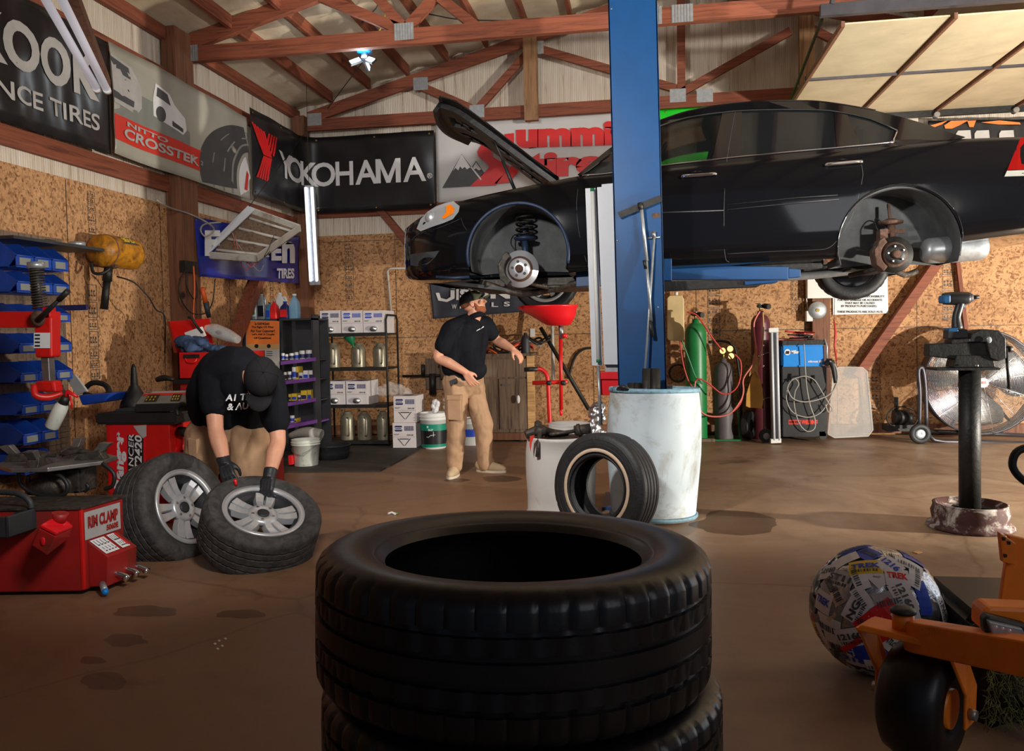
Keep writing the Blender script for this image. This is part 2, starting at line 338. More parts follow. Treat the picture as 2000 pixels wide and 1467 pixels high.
    def build(s, name, mat, parent=None, smooth=None, solid=0, bev=0):
        bmesh.ops.remove_doubles(s.b, verts=s.b.verts, dist=1e-5) if smooth == 'weld' else None
        bmesh.ops.recalc_face_normals(s.b, faces=s.b.faces[:])
        me = bpy.data.meshes.new(name)
        if parent: s.b.transform(WM[parent.name].inverted())
        if smooth:
            for ff in s.b.faces: ff.smooth = True
        s.b.to_mesh(me); s.b.free()
        me.materials.append(M[mat] if isinstance(mat, str) else mat)
        o = bpy.data.objects.new(name, me); C.objects.link(o)
        if parent: o.parent = parent; WM[o.name] = WM[parent.name]; SRC.setdefault(parent.name, []).append(o)
        else: WM[o.name] = I4()
        if solid: md = o.modifiers.new('t', 'SOLIDIFY'); md.thickness = solid; md.offset = 0
        if bev: md = o.modifiers.new('b', 'BEVEL'); md.width = bev; md.segments = 2; md.limit_method = 'ANGLE'
        return o
def spline(pts, sub):
    out = []; n = len(pts)
    for i in range(n-1):
        p0, p1, p2, p3 = pts[max(i-1, 0)], pts[i], pts[i+1], pts[min(i+2, n-1)]
        for k in range(sub):
            t = k/sub; out.append(.5*((2*p1)+(p2-p0)*t+(2*p0-5*p1+4*p2-p3)*t*t+(3*p1-p0-3*p2+p3)*t**3))
    out.append(pts[-1]); return out
def struct(name, b, mat, **k):
    o = b.build(name, mat, **k); o['kind'] = 'structure'; return o
NT = [0]
def trim(b, mat, **k): NT[0] += 1; return struct('trim_%d' % NT[0], b, mat, **k)
def sharpen(me, ang=38):
    b = bmesh.new(); b.from_mesh(me)
    for f_ in b.faces: f_.smooth = True
    bmesh.ops.split_edges(b, edges=[e for e in b.edges if len(e.link_faces) == 2 and e.calc_face_angle(0) > R(ang)]); b.to_mesh(me); b.free()
def limb(b, pts, rad, n=14, sub=4):
    b.tube(pts, rad, n, sub=sub)
    for p, r in ((pts[0], rad[0]), (pts[-1], rad[-1])): b.ell(p, r*.98, 14, 8)
    return b
def skin(b, name, mat, parent, vox=.008, it=4, fold=0, fs=9, fdir=(1, 1, 1)):
    """merge overlapping volumes into one continuous surface"""
    me = bpy.data.meshes.new('t'); b.b.to_mesh(me); b.b.free(); o = bpy.data.objects.new('t', me); C.objects.link(o)
    r = o.modifiers.new('r', 'REMESH'); r.mode = 'VOXEL'; r.voxel_size = vox; s = o.modifiers.new('s', 'SMOOTH'); s.iterations = it; s.factor = .5
    bpy.context.view_layer.update(); dg = bpy.context.evaluated_depsgraph_get(); m2 = bpy.data.meshes.new_from_object(o.evaluated_get(dg)); bpy.data.objects.remove(o)
    q = B(); q.b.from_mesh(m2)
    if fold:
        q.b.normal_update()
        for v in q.b.verts:
            p = Vector((v.co.x*fs*fdir[0], v.co.y*fs*fdir[1], v.co.z*fs*fdir[2])); h = noise.noise(p)+.5*noise.noise(p*2.3); v.co += v.normal*fold*(abs(h)*1.6-.4)
    return q.build(name, mat, parent, smooth=True)
def hand(b, w, d, nrm, side, sc=1., curl=.5, spread=1., fist=0):
    """palm, four unequal bent fingers and a thumb leaving the side of the palm; d fingers direction, nrm back of hand, side thumb side"""
    w = Vector(w); d = Vector(d).normalized(); nrm = (Vector(nrm)-d*Vector(nrm).dot(d)).normalized(); s = d.cross(nrm)*side
    P = lambda a, c, n_: w+(d*a+s*c+nrm*n_)*sc
    for c0 in (-.026, -.009, .009, .026): limb(b, [P(0, c0*.55, 0), P(.045, c0*.9, .003), P(.088, c0, 0)], [.017*sc, .015*sc, .0125*sc], 10, 2)
    for k, (c0, L) in enumerate(((-.029, .060), (-.010, .074), (.010, .078), (.029, .070))):
        cu = curl*(1+.12*(1-k)); a = 0; p = Vector((.088, c0, 0)); pts = [P(*p)]
        for f_ in (.45, .32, .23):
            a += cu*.75; p = p+Vector((math.cos(a)*L*f_, c0*.10*spread, -math.sin(a)*L*f_)); pts.append(P(*p))
        limb(b, pts, [.0098*sc, .0090*sc, .0082*sc, .0070*sc], 9, 2)
    limb(b, [P(.018, .022, -.004), P(.045, .045, -.012), P(.068, .052, -.022-.01*curl), P(.085, .046, -.030-.02*curl)], [.015*sc, .0125*sc, .0105*sc, .008*sc], 9, 2)
    return b
# lettering: outlines of the built-in font as flat printed shapes, mapped with fn(u, v)
def textbm(s, bold=.0, shear=0, space=1):
    cu = bpy.data.curves.new('t', 'FONT'); cu.body = s; cu.size = 1; cu.offset = bold; cu.resolution_u = 4; cu.space_character = space; cu.shear = shear
    o = bpy.data.objects.new('t', cu); C.objects.link(o); dg = bpy.context.evaluated_depsgraph_get()
    me = bpy.data.meshes.new_from_object(o.evaluated_get(dg)); b = bmesh.new(); b.from_mesh(me); bmesh.ops.triangulate(b, faces=b.faces[:])
    bpy.data.objects.remove(o); bpy.data.curves.remove(cu); bpy.data.meshes.remove(me); return b
def text(B_, s, u0, v0, u1, v1, fn, bold=.02, shear=0, space=1, cut=0):
    b = textbm(s, bold, shear, space)
    if not b.verts: b.free(); return B_
    xs = [v.co.x for v in b.verts]; ys = [v.co.y for v in b.verts]; x0, x1, y0, y1 = min(xs), max(xs), min(ys), max(ys)
    for v in b.verts: v.co = Vector((u0+(v.co.x-x0)/(x1-x0)*(u1-u0), v0+(v.co.y-y0)/max(1e-6, y1-y0)*(v1-v0), 0))
    if cut: slicebm(b, cut)
    for v in b.verts: v.co = fn(v.co.x, v.co.y)
    B_.merge(b); return B_
def slicebm(b, step):
    xs = [v.co.x for v in b.verts]; k = math.floor(min(xs)/step)+1
    while k*step < max(xs):
        bmesh.ops.bisect_plane(b, geom=b.verts[:]+b.edges[:]+b.faces[:], plane_co=(k*step, 0, 0), plane_no=(1, 0, 0)); k += 1
def poly(B_, pts, fn, cut=0):
    b = bmesh.new(); b.faces.new([b.verts.new((p[0], p[1], 0)) for p in pts]); bmesh.ops.triangulate(b, faces=b.faces[:])
    if cut: slicebm(b, cut)
    for v in b.verts: v.co = fn(v.co.x, v.co.y)
    B_.merge(b); return B_
def rectp(B_, u0, v0, u1, v1, fn, cut=0): return poly(B_, [(u0, v0), (u1, v0), (u1, v1), (u0, v1)], fn, cut)
def quadfn(bl, br, tr, tl, off=.004, wr=0, freq=9, seed=0, sag=0):
    """surface of a sheet through four corners; u, v in 0..1 ; returns fn(u, v, o)"""
    bl, br, tr, tl = map(Vector, (bl, br, tr, tl)); n = (br-bl).cross(tl-bl).normalized()
    if n.y > 0 or (abs(n.y) < .1 and n.x < 0): n = -n
    def fn(u, v, o=0):
        p = bl*(1-u)*(1-v)+br*u*(1-v)+tr*u*v+tl*(1-u)*v
        h = wr*(math.sin(u*freq*6.28+seed+v*2.1)*.5+math.sin(u*freq*2.7+seed*2-v*4)*.5+.6*noise.noise(Vector((u*7+seed, v*5, seed))))
        p = p + n*(h+o); p.z -= sag*math.sin(math.pi*u)*v; return p
    return fn
def sheet(fn, nu=40, nv=10, th=.003):
    b = B()
    for o in (0, -th):
        g = [[b.v(fn(i/nu, j/nv, o)) for i in range(nu+1)] for j in range(nv+1)]
        for j in range(nv):
            for i in range(nu):
                ff = b.f([g[j][i], g[j][i+1], g[j+1][i+1], g[j+1][i]]); ff.smooth = True
        if o == 0: g0 = g
    edge = lambda q: [q[0][i] for i in range(nu+1)]+[q[j][nu] for j in range(1, nv+1)]+[q[nv][i] for i in range(nu-1, -1, -1)]+[q[j][0] for j in range(nv-1, 0, -1)]
    a, c = edge(g0), edge(g)
    for i in range(len(a)): j = (i+1) % len(a); b.f([a[i], a[j], c[j], c[i]])
    return b
def lf(fn, o=.004): return lambda u, v: fn(u, v, o)
def plane_fn(o, u, v, n=None, off=.002):
    o, u, v = Vector(o), Vector(u), Vector(v); nn = u.cross(v).normalized()*off
    return lambda a, b: o+u*a+v*b+nn
def bolts(B_, pts, r=.006, d=(0, -1, 0), L=.004):
    for p in pts: B_.cyl(p, Vector(p)+Vector(d)*L, r, n=8)
    return B_
# ================================================================== the room
XL, YB = -4.3, 9.9
struct('floor', B().box(XL-.2, 7, -2, YB+.2, -.1, 0), 'concrete')
struct('wall_back', B().box(XL-.1, 7, YB, YB+.1, 0, 2.52), 'osb')
b = B().prism([(XL-.1, YB+.02, 2.52), (7, YB+.02, 2.52), (7, YB+.02, 3.95), (.5, YB+.02, 5.45), (XL-.1, YB+.02, 4.2)], (0, .08, 0)); struct('wall_gable', b, 'corr')
struct('wall_left', B().box(XL-.1, XL, -2, YB, 0, 2.49), 'osb')
struct('wall_left_upper', B().box(XL-.12, XL-.02, -2, YB, 2.49, 4.12), 'corr')
# roof: sagging insulation facing between purlins
def roofz(x): return 4.12+.262*(x-XL) if x < .5 else 4.12+.262*(.5-XL)-.262*(x-.5)
b = B(); nx, ny = 90, 36; xs = [XL-.1+i*(7.4-XL)/nx for i in range(nx+1)]
def bz(x, y):
    sag = .05*abs(math.sin(math.pi*(x-XL-.1)/.5))+.02*noise.noise(Vector((x*1.5, y*1.3, 0)))
    if x > .5: sag = .03*abs(math.sin(math.pi*x/.6))
    return roofz(x)-sag+.02
g = [[b.v((x, -2+(YB+2.1)*j/ny, bz(x, -2+(YB+2.1)*j/ny))) for x in xs] for j in range(ny+1)]
for j in range(ny):
    for i in range(nx): ff = b.f([g[j][i], g[j][i+1], g[j+1][i+1], g[j+1][i]]); ff.smooth = True
struct('ceiling', b, 'ceil', solid=.01)
for x in (-3.76, -3.27, -2.78, -2.29, -1.8, -1.3, -.8, -.3, .2, .7, 1.3, 1.9, 2.5, 3.1): trim(B().box(x-.02, x+.02, -2, 9.72, roofz(x)-.13, roofz(x)-.005), 'redwood_y')
# rails on the walls
trim(B().box(XL, XL+.04, -2, YB, 2.60, 2.74), 'redwood_y'); trim(B().box(XL, XL+.04, -2, YB, 3.60, 3.72), 'redwood_y'); trim(B().box(XL, XL+.05, -2, YB, 3.98, 4.1), 'redwood_y')
trim(B().box(XL, 7, YB-.04, YB, 2.74, 2.88), 'redwood_x'); trim(B().box(XL, 7, YB-.08, YB, .02, .12), 'brown_post')
def truss(Y, w, zb, left, wp, wpr):
    """bottom chord, two top chords, webs, plates (each timber its own trim)"""
    a = Y-w/2
    trim(B().box(left, 5.6, a, a+w, zb, zb+.14), 'redwood_x')
    trim(B().beam((left+.02, Y, zb+.16), (.5, Y, zb+.2+.262*(.5-left)), .14, w, (0, 1, 0)), 'redwood_x')
    trim(B().beam((.5, Y, zb+.2+.262*(.5-left)), (5.6, Y, zb+.0), .14, w, (0, 1, 0)), 'redwood_x')
    for p, q in wp: trim(B().beam((p[0], Y, p[1]), (q[0], Y, q[1]), .09, w*.96, (0, 1, 0)), 'redwood_x')
    b = B()
    for x, z in wpr:
        b.box(x-.09, x+.09, a-.003, a, z-.02, z+.13)
        for k in range(7): b.box(x-.085+k*.025, x-.075+k*.025, a-.006, a-.002, z-.018, z+.128)
    trim(b, 'galv')
truss(9.66, .05, 3.78, XL+.25, [((-2.62, 4.24), (-1.93, 3.9)), ((-1.93, 3.9), (-1.28, 4.55)), ((-1.15, 4.56), (.40, 4.0)), ((.46, 3.95), (.47, 5.1)), ((.46, 3.95), (1.66, 4.55)), ((1.9, 4.55), (2.9, 3.95))], [(-1.92, 3.83), (.42, 3.86), (.72, 3.84), (-1.2, 4.52), (-2.6, 4.2), (XL+.35, 3.86)])
truss(7.25, .07, 3.86, XL+.02, [((-2.88, 4.36), (-2.12, 4.0)), ((-2.6, 4.62), (-2.08, 4.0)), ((-2.08, 4.0), (-1.3, 4.75)), ((-2.5, 4.9), (-1.35, 3.6+.3))], [(-4.18, 3.88), (-2.09, 3.92), (.1, 3.88), (.36, 3.88)])
# posts and braces
trim(B().box(XL, XL+.14, 6.95, 7.25, 0, 4.1), 'brown_post'); trim(B().box(XL, XL+.17, YB-.17, YB, 0, 4.0), 'brown_post')
trim(B().box(-1.34, -1.18, 9.55, 9.63, 3.72, 4.72), 'post_wood'); trim(B().box(1.74, 1.9, 9.55, 9.63, 3.3, 4.9), 'post_wood')
trim(B().beam((-3.3, 9.84, 2.92), (-2.75, 9.84, 2.25), .08, .12, (0, 1, 0)), 'redwood_x')
trim(B().beam(PY(1835, 505, 9.82), PY(1672, 735, 9.82), .1, .15, (0, 1, 0)), 'redwood_x')
trim(B().beam(PY(1868, 495, 9.84), PY(1887, 650, 9.84), .04, .05, (0, 1, 0)), 'redwood_z')
trim(B().box(PY(1585, 600, 9.85).x-.0, PY(1628, 600, 9.85).x-.05, 9.8, 9.88, 0, 3.78), 'brown_post')
trim(B().beam(PX(520, 505, XL+.09), PX(447, 690, XL+.09), .1, .12, (1, 0, 0)), 'redwood_z')
# grade stamps printed down the panels
def stamp(fn, n=7, seed=1):
    rnd = random.Random(seed); b = B(); v = 0
    for k in range(n):
        h = rnd.choice((.5, .8, .35)); 
        for a0, a1, c0, c1 in ((0, 1, v, v+.03), (0, 1, v+h, v+h+.03), (0, .05, v, v+h), (.95, 1, v, v+h)): rectp(b, a0, c0, a1, c1, fn)
        for q in range(3):
            u = .12+.27*q; vv = v+h*.25; rectp(b, u, vv, u+.18, vv+h*.12, fn); rectp(b, u, vv+h*.3, u+.12, vv+h*.42, fn); rectp(b, u, vv, u+.04, vv+h*.45, fn)
        v += h+.12
    return b
def stampX(y, z, w, h, seed): fn = lambda u, v: Vector((XL+.003, y+u*w, z+v*h)); trim(stamp(fn, seed=seed), 'print_dkgrey')
def stampY(x, z, w, h, seed): fn = lambda u, v: Vector((x+u*w, YB-.003, z+v*h)); trim(stamp(fn, seed=seed), 'print_dkgrey')
stampX(5.82, .95, .11, .15, 1); stampX(9.0, 1.55, .1, .12, 2); stampX(5.86, 1.95, .09, .1, 9)
p = PY(683, 580, YB); stampY(p.x-.05, 1.7, .11, .16, 3); p = PY(1395, 680, YB); stampY(p.x-.07, 1.05, .14, .17, 4)
p = PY(1705, 760, YB); stampY(p.x-.07, .3, .15, .15, 5); p = PY(1850, 560, YB); stampY(p.x-.05, 1.3, .13, .17, 6); p = PY(1545, 610, YB); stampY(p.x, 1.4, .12, .09, 7)
b = B()
for z in (1.22, 2.44): b.box(-4.2, 7, YB-.002, YB-.0005, z-.003, z+.003)
for x in (-3.05, -1.83, -.61, .61, 1.83, 3.05, 4.27): b.box(x-.003, x+.003, YB-.002, YB-.0005, .1, 2.5)
trim(b, 'iron_dark')
b = B()
for y in (5.62, 6.84, 8.06, 9.28): b.box(XL+.0005, XL+.002, y-.003, y+.003, .1, 2.48)
trim(b, 'iron_dark')
# overhead door, open, its sections lying under the roof
dz = 3.6
b = thing('overhead_door', 'open sectional garage door with plywood panels stored flat below the roof', 'garage door', (1.55, 6.8, dz))
for i in range(4):
    x0 = 1.56+i*.82
    for k, (y0, y1) in enumerate(((6.82, 8.2), (8.24, 9.72))):
        B().box(x0+.02, x0+.79, y0, y1, dz, dz+.012).build('panel', 'door_panel', b)
    B().box(x0-.008, x0+.018, 6.8, 9.74, dz-.025, dz+.02).build('stile', 'brown_post', b)
B().box(1.54, 4.85, 8.2, 8.24, dz-.02, dz+.02).build('centre_rail', 'track_steel', b)
B().box(2.3, 4.85, 9.72, 9.76, dz-.07, dz+.02).build('bottom_rail', 'iron_dark', b)
q = B()
for x in (2.4, 3.2, 4.0): q.cyl((x, 9.68, dz-.06), (x, 9.76, dz-.06), .03)
q.build('roller', 'steel', b)
t = thing('door_track', 'dark steel door track on a slotted hanger crossing in front of the plywood door panels', 'track', (1.4, 6.72, 3.65))
B().box(1.38, 5, 6.7, 6.76, 3.64, 3.73).box(1.6, 5, 6.68, 6.70, 3.80, 3.92).build('rail', 'track_steel', t)
q = B(); q.beam((1.46, 6.7, 3.72), (1.54, 6.72, 4.1), .03, .03); q.build('hanger', 'track_steel', t)
B().beam(PY(1612, 20, 7.0), PY(1545, 195, 9.2), .04, .01, (0, 1, 0)).build('strut', 'iron_dark', t)
# ================================================================== banners and signs
def eyelets(fn, t, us, vs=(.04, .96)):
    for u in us:
        for v in vs: B().lathe([(.005, 0), (.012, .002), (.012, .004), (.005, .004)], fn(u, v, .001), (fn(u, v, .05)-fn(u, v, 0)), 12, cap=False).build('eyelet', 'brass', t)
def banner(label, corners, mat, wr=.012, seed=0, nu=60, sag=0, freq=5):
    fn = quadfn(*corners, wr=wr, seed=seed, sag=sag, freq=freq); bl = Vector(corners[0])
    t = thing('banner', label, 'banner', tuple(bl)); sheet(fn, nu, 12).build('sheet', mat, t); return t, fn
XW = XL+.17
def wl(px, py): return PX(px, py, XW)
# black banner, far left, cropped by the frame
y0, y1, zb_, zt_ = 3.3, wl(215, 200).y, 2.70, 3.60
fn0 = quadfn((XW, y0, zb_), (XW, y1, zb_+.02), (XW, y1, zt_), (XW, y0, zt_), wr=.012, seed=3)
t = thing('banner', 'black tyre banner with big grey letters at far left, top of left wall', 'banner', (XW, y0, zb_)); sheet(fn0, 70, 12).build('sheet', 'banner_black', t)
uy = lambda px: (wl(px, 190).y-y0)/(y1-y0)
b = B(); u1, u0 = uy(191), uy(-48)
hk = lambda u, v: fn0(u, v, .005)
text(b, 'KOOK', u0, .42, u1, .80, hk, .035, cut=.05); b.build('lettering', 'print_grey', t)
b = B(); text(b, 'HAN', u0-.34, .42, u0-.015, .80, hk, .035, cut=.05); b.build('lettering', 'print_grey', t)
b = B(); text(b, 'PERFORMANCE TIRES', uy(191)-(uy(191)-uy(-30))*1.9, .17, uy(191), .31, hk, .015, cut=.05); b.build('lettering', 'print_grey', t)
# photo-printed banner
y0, y1 = wl(219, 200).y, wl(487, 300).y
fn1 = quadfn((XW, y0, 2.74), (XW, y1, 2.72), (XW, y1, 3.60), (XW, y0, 3.62), wr=.02, seed=8, freq=2.2)
t = thing('banner', 'grey photo banner with a big tyre, vehicles and a red name strip on left wall', 'banner', (XW, y0, 2.74)); sheet(fn1, 70, 14).build('sheet', 'banner_photo', t)
f1 = lambda o: (lambda u, v: fn1(u, v, o))
b = B(); rectp(b, 0, .13, .60, .36, f1(.004), .05); b.build('red_strip', 'print_rose', t)
b = B(); text(b, 'NITTO', .07, .285, .33, .33, f1(.012), .03, cut=.02); b.build('lettering', 'print_grey', t)
b = B(); text(b, 'CROSSTEK', .05, .17, .55, .265, f1(.012), .03, .05, cut=.02); text(b, '2', .565, .20, .585, .245, f1(.012), .01); b.build('lettering', 'print_grey', t)
b = B(); poly(b, [(0, .36), (.50, .36), (.50, .50), (.30, .62), (0, .66)], f1(.003), .05); b.build('printed_road', 'print_mid', t)
b = B(); poly(b, [(.0, .46), (.14, .44), (.17, .52), (.17, .70), (.12, .86), (0, .90)], f1(.004), .05); b.build('printed_truck', 'print_grey', t)
b = B(); poly(b, [(.0, .50), (.12, .49), (.125, .55), (0, .57)], f1(.005), .05)
for v in (.62, .66, .70): rectp(b, .01, v, .10, v+.02, f1(.005), .05)
poly(b, [(.0, .76), (.11, .74), (.10, .84), (0, .87)], f1(.005), .05); b.build('printed_grille', 'print_dkgrey', t)
b = B(); poly(b, [(.24, .50), (.44, .44), (.47, .50), (.46, .62), (.38, .70), (.34, .78), (.25, .82), (.235, .66)], f1(.0045), .05); b.build('printed_car', 'print_white', t)
b = B(); poly(b, [(.255, .70), (.35, .67), (.325, .765), (.26, .79)], f1(.006), .05); poly(b, [(.36, .48), (.44, .46), (.44, .50), (.36, .53)], f1(.006), .05)
for cu_, r_ in ((.285, .035),): poly(b, [(cu_+r_*.9*math.cos(a), .545+r_*2.1*math.sin(a)) for a in [k*math.pi/9 for k in range(18)]], f1(.006))
b.build('printed_windows', 'print_dkgrey', t)
def arc(b, cu, cv, r0u, r0v, r1u, r1v, a0, a1, o, n=24):
    for i in range(n):
        a, c = R(a0+(a1-a0)*i/n), R(a0+(a1-a0)*(i+1)/n); q = [(cu+r0u*math.cos(a), cv+r0v*math.sin(a)), (cu+r1u*math.cos(a), cv+r1v*math.sin(a)), (cu+r1u*math.cos(c), cv+r1v*math.sin(c)), (cu+r0u*math.cos(c), cv+r0v*math.sin(c))]
        if all(0 <= p[0] <= 1 and 0 <= p[1] <= 1 for p in q): poly(b, q, f1(o))
b = B(); arc(b, 1.02, .16, .17, .42, .46, .70, 92, 205, .004, 60); b.build('printed_tyre', 'print_dkgrey', t)
b = B(); arc(b, 1.02, .16, .20, .50, .215, .52, 92, 205, .006, 60); arc(b, 1.02, .16, .27, .57, .28, .585, 92, 205, .006, 60)
arc(b, 1.02, .16, .36, .64, .367, .65, 92, 205, .006, 60); b.build('printed_tread', 'print_mid', t)
b = B(); arc(b, 1.02, .16, .05, .12, .15, .38, 92, 205, .0045, 60); b.build('printed_rim', 'print_white', t)
b = B(); poly(b, [(.92, .10), (.955, .34), (.975, .30), (.955, .10)], f1(.007)); b.build('printed_caliper', 'print_rose', t)
# black banner folded round the corner
ya = wl(488, 320).y; La = YB-.1-ya; xr = PY(849, 320, YB-.2).x; Lb = xr-(XL+.1)
Lt = La+Lb; ka = La/Lt
def fny(u, v, o=0):
    s = u*Lt; h = .006*math.sin(s*11+v*3)+.006*noise.noise(Vector((s*4, v*3, 4)))+.010*math.sin(s*3)
    z = 2.78+v*(.93)+.0*u; r = .22; cy, cx = YB-.06, XL+.06; tot = La
    if s < La-r*.8: return Vector((XL+.19+h+o, ya+s, z))
    if s < La+r*.8:
        a = (s-(La-r*.8))/(1.6*r)*math.pi/2; rr = r-h-o; y_c = YB-.2-r; x_c = XL+.19+r
        return Vector((x_c-rr*math.cos(a), y_c+rr*math.sin(a)+0*tot, z))
    return Vector((XL+.19+r+(s-(La+r*.8))*((xr-(XL+.19+r))/(Lt-La-r*.8)), YB-.2-h-o, z))
ya = ya; La = (YB-.2-.22)-ya+.22*.8; Lb = xr-(XL+.19+.22)+.22*.8; Lt = La+Lb; ka = La/Lt
t = thing('banner', 'black banner with white letters and red chevron mark folded around the back corner', 'banner', (XL+.06, ya, 2.78)); sheet(fny, 180, 12).build('sheet', 'banner_black', t)
def uof(px, py):   # strip coordinate under a pixel
    best = None
    for i in range(600):
        p = fny(i/600, .5)-Vector((0, 0, HC)); zc = p.dot(F_); x = PPX+FPX*p.dot(R_)/zc
        if best is None or abs(x-px) < best[0]: best = (abs(x-px), i/600)
    return best[1]
fy = lambda u, v: fny(u, v, .008)
b = B(); word = 'YOKOHAMA'; edges = [(545, 571), (560, 594), (587, 622), (608, 655), (656, 690), (694, 738), (734, 783), (788, 832)]
for ch, (x0_, x1_) in zip(word, edges):
    if ch == 'M':
        a_, c_ = uof(x0_, 320), uof(x1_, 320); q_ = c_-a_
        for pl in ([(0, 0), (.2, 0), (.2, 1), (0, 1)], [(.8, 0), (1, 0), (1, 1), (.8, 1)], [(.2, 1), (.2, .62), (.42, 0), (.5, .0), (.5, .28)], [(.8, 1), (.5, .28), (.5, 0), (.58, 0), (.8, .62)]): poly(b, [(a_+q_*x, .35+.315*y) for x, y in pl], fy, .006)
        continue
    text(b, ch, uof(x0_, 320), .35, uof(x1_, 320), .665, fy, .018, cut=.006)
b.build('lettering', 'print_white', t)
b = B(); text(b, '®', uof(834, 340), .38, uof(844, 340), .45, fy, .01); b.build('registered_mark', 'print_white', t)
b = B(); a0, a1 = uof(488, 320), uof(543, 320); w_ = a1-a0; N = 5
for k in range(N):
    s0 = a0+w_*(.0+.115*k); t_ = .085*w_
    poly(b, [(s0, .80-.0*k), (s0+t_, .80), (s0+t_+.38*w_*(1-k*.12), .55-.0*k), (s0+t_*1.0+.0*w_, .30), (s0, .30), (s0+.38*w_*(1-k*.12), .55)], fy, .006) if False else None
for k in range(5):
    o_ = k*.105*w_; th = .075*w_
    poly(b, [(a0+o_, .84-.01*k), (a0+o_+th, .84-.01*k), (a0+.46*w_+o_*.55+th*.6, .52), (a0+.46*w_+o_*.55-th*.3, .52)], fy, .006)
    poly(b, [(a0+.46*w_+o_*.55-th*.3, .51), (a0+.46*w_+o_*.55+th*.6, .51), (a0+.10*w_+o_+th, .22), (a0+.10*w_+o_, .22)], fy, .006)
for k in range(4):
    o_ = k*.10*w_; th = .07*w_
    poly(b, [(a0+.62*w_+o_, .80-.03*k*0), (a0+.62*w_+o_+th, .80), (a0+.52*w_+o_*.8+th*.7, .60-.02*k), (a0+.52*w_+o_*.8, .62-.02*k)], fy, .006)
b.build('chevron_mark', 'print_red', t)
eyelets(fny, t, (.02, .25, .5, .75, .98))
# white banner with red letters
c_ = [PY(855, 396, YB-.07), PY(1330, 352, YB-.07), PY(1330, 205, YB-.07), PY(850, 243, YB-.07)]
t, fs = banner('white banner with red lettering and black mountains behind the open hood', c_, 'banner_white', .012, 5, 60, freq=3)
def fpix(fn, X0, X1, Y, o=.005):   # pixel-sized drawing on a back-wall banner
    return lambda px, py: (lambda p: Vector((p.x, Y-o, p.z)))(PY(px, -py, Y))
N_ = lambda pts: [(x, -y) for x, y in pts]
fp = lambda off: (lambda px, py: (lambda p: Vector((p.x, YB-.095-off, p.z)))(PY(px, -py, YB-.095)))
RR = fp(.004); N_ = lambda pts: [(x, -y) for x, y in pts]
b = B(); poly(b, N_([(954, 258), (972, 258), (975, 275), (960, 297), (962, 306), (995, 325), (968, 362), (918, 364), (953, 330), (956, 324), (934, 305), (932, 297)]), RR)
poly(b, N_([(1000, 322), (1025, 310), (1020, 326), (994, 357), (965, 359), (992, 332)]), RR); poly(b, N_([(972, 285), (985, 290), (1020, 312), (996, 318), (966, 300)]), RR); poly(b, N_([(985, 262), (1004, 260), (1004, 300), (990, 290)]), RR)
b.build('s_mark', 'print_red', t)
def word(b, s, x0, yb, x1, yt, slope, fn, bold): 
    g = lambda u, v: fn(x0+(x1-x0)*u, v*(yb-yt)-yb-slope*(-(x1-x0)*u)*1)
    return text(b, s, 0, 0, 1, 1, g, bold)
b = B(); word(b, 'ummit', 1008, 291, 1232, 242, .03, RR, .07); b.build('lettering', 'print_red', t); b = B(); word(b, 'tires', 1022, 349, 1220, 300, .05, RR, .07); b.build('lettering', 'print_red', t)
b = B(); poly(b, N_([(864, 367), (902, 301), (936, 347), (918, 364)]), RR); poly(b, N_([(922, 326), (930, 314), (946, 338), (938, 346)]), RR); b.build('mountain', 'print_dkgrey', t)
b = B(); poly(b, N_([(901, 303), (903, 303), (919, 327), (912, 331), (908, 326), (903, 330), (899, 325), (895, 333), (890, 328), (885, 334)]), fp(.006)); poly(b, N_([(930, 317), (940, 331), (935, 333), (930, 329), (926, 331), (924, 327)]), fp(.006)); poly(b, N_([(919, 327), (921, 326), (941, 350), (939, 352)]), fp(.006)); b.build('snow_cap', 'print_white', t)
# green banner, orange script banner, grey banner, blue banner, notice
c_ = [PY(1285, 330, YB-.1), PY(1590, 310, YB-.1), PY(1590, 180, YB-.1), PY(1285, 211, YB-.1)]
t, fg = banner('bright green banner on the back wall above and behind the sedan roof', c_, 'banner_green', .008, 2); eyelets(fg, t, (.05, .3, .6, .9), (.93,))
c_ = [PY(1812, 340, YB-.1), PY(2060, 340, YB-.1), PY(2060, 232, YB-.1), PY(1812, 236, YB-.1)]
t, fo = banner('black banner with orange script under the overhead door, right of the sedan roof', c_, 'banner_black', .01, 6)
f2 = fp(.02); b = B(); poly(b, N_([(1816, 246), (1850, 236), (1838, 244), (1822, 250)]), f2); poly(b, N_([(1843, 246), (1856, 237), (1890, 236), (1872, 246), (1858, 252), (1845, 252)]), f2); poly(b, N_([(1888, 237), (1905, 236), (1900, 249), (1892, 249)]), f2); poly(b, N_([(1915, 240), (1950, 236), (1990, 240), (1992, 244), (1950, 244)]), f2); b.build('script_lettering', 'print_orange', t)
b = B()
for x in (1866, 1902, 1950): poly(b, N_([(x, 262), (x+4, 256), (x+28, 255), (x+30, 275), (x, 275)]), f2)
b.build('lettering', 'print_grey', t)
c_ = [PY(846, 623, YB-.02), PY(1060, 606, YB-.02), PY(1055, 560, YB-.02), PY(838, 556, YB-.02)]; c_[2] = PY(1055, 545, YB-.02); c_[3] = PY(838, 548, YB-.02)
t, fv = banner('dark grey wheel banner on the back wall behind the standing person', c_, 'banner_grey', .006, 9)
fq = lambda px, py: (lambda p: Vector((p.x, YB-.035, p.z)))(PY(px, -py, YB-.035))
b = B(); poly(b, N_([(851, 572), (858, 572), (861, 582), (872, 585), (880, 580), (880, 567), (888, 567), (888, 583), (873, 590), (856, 587)]), fq)
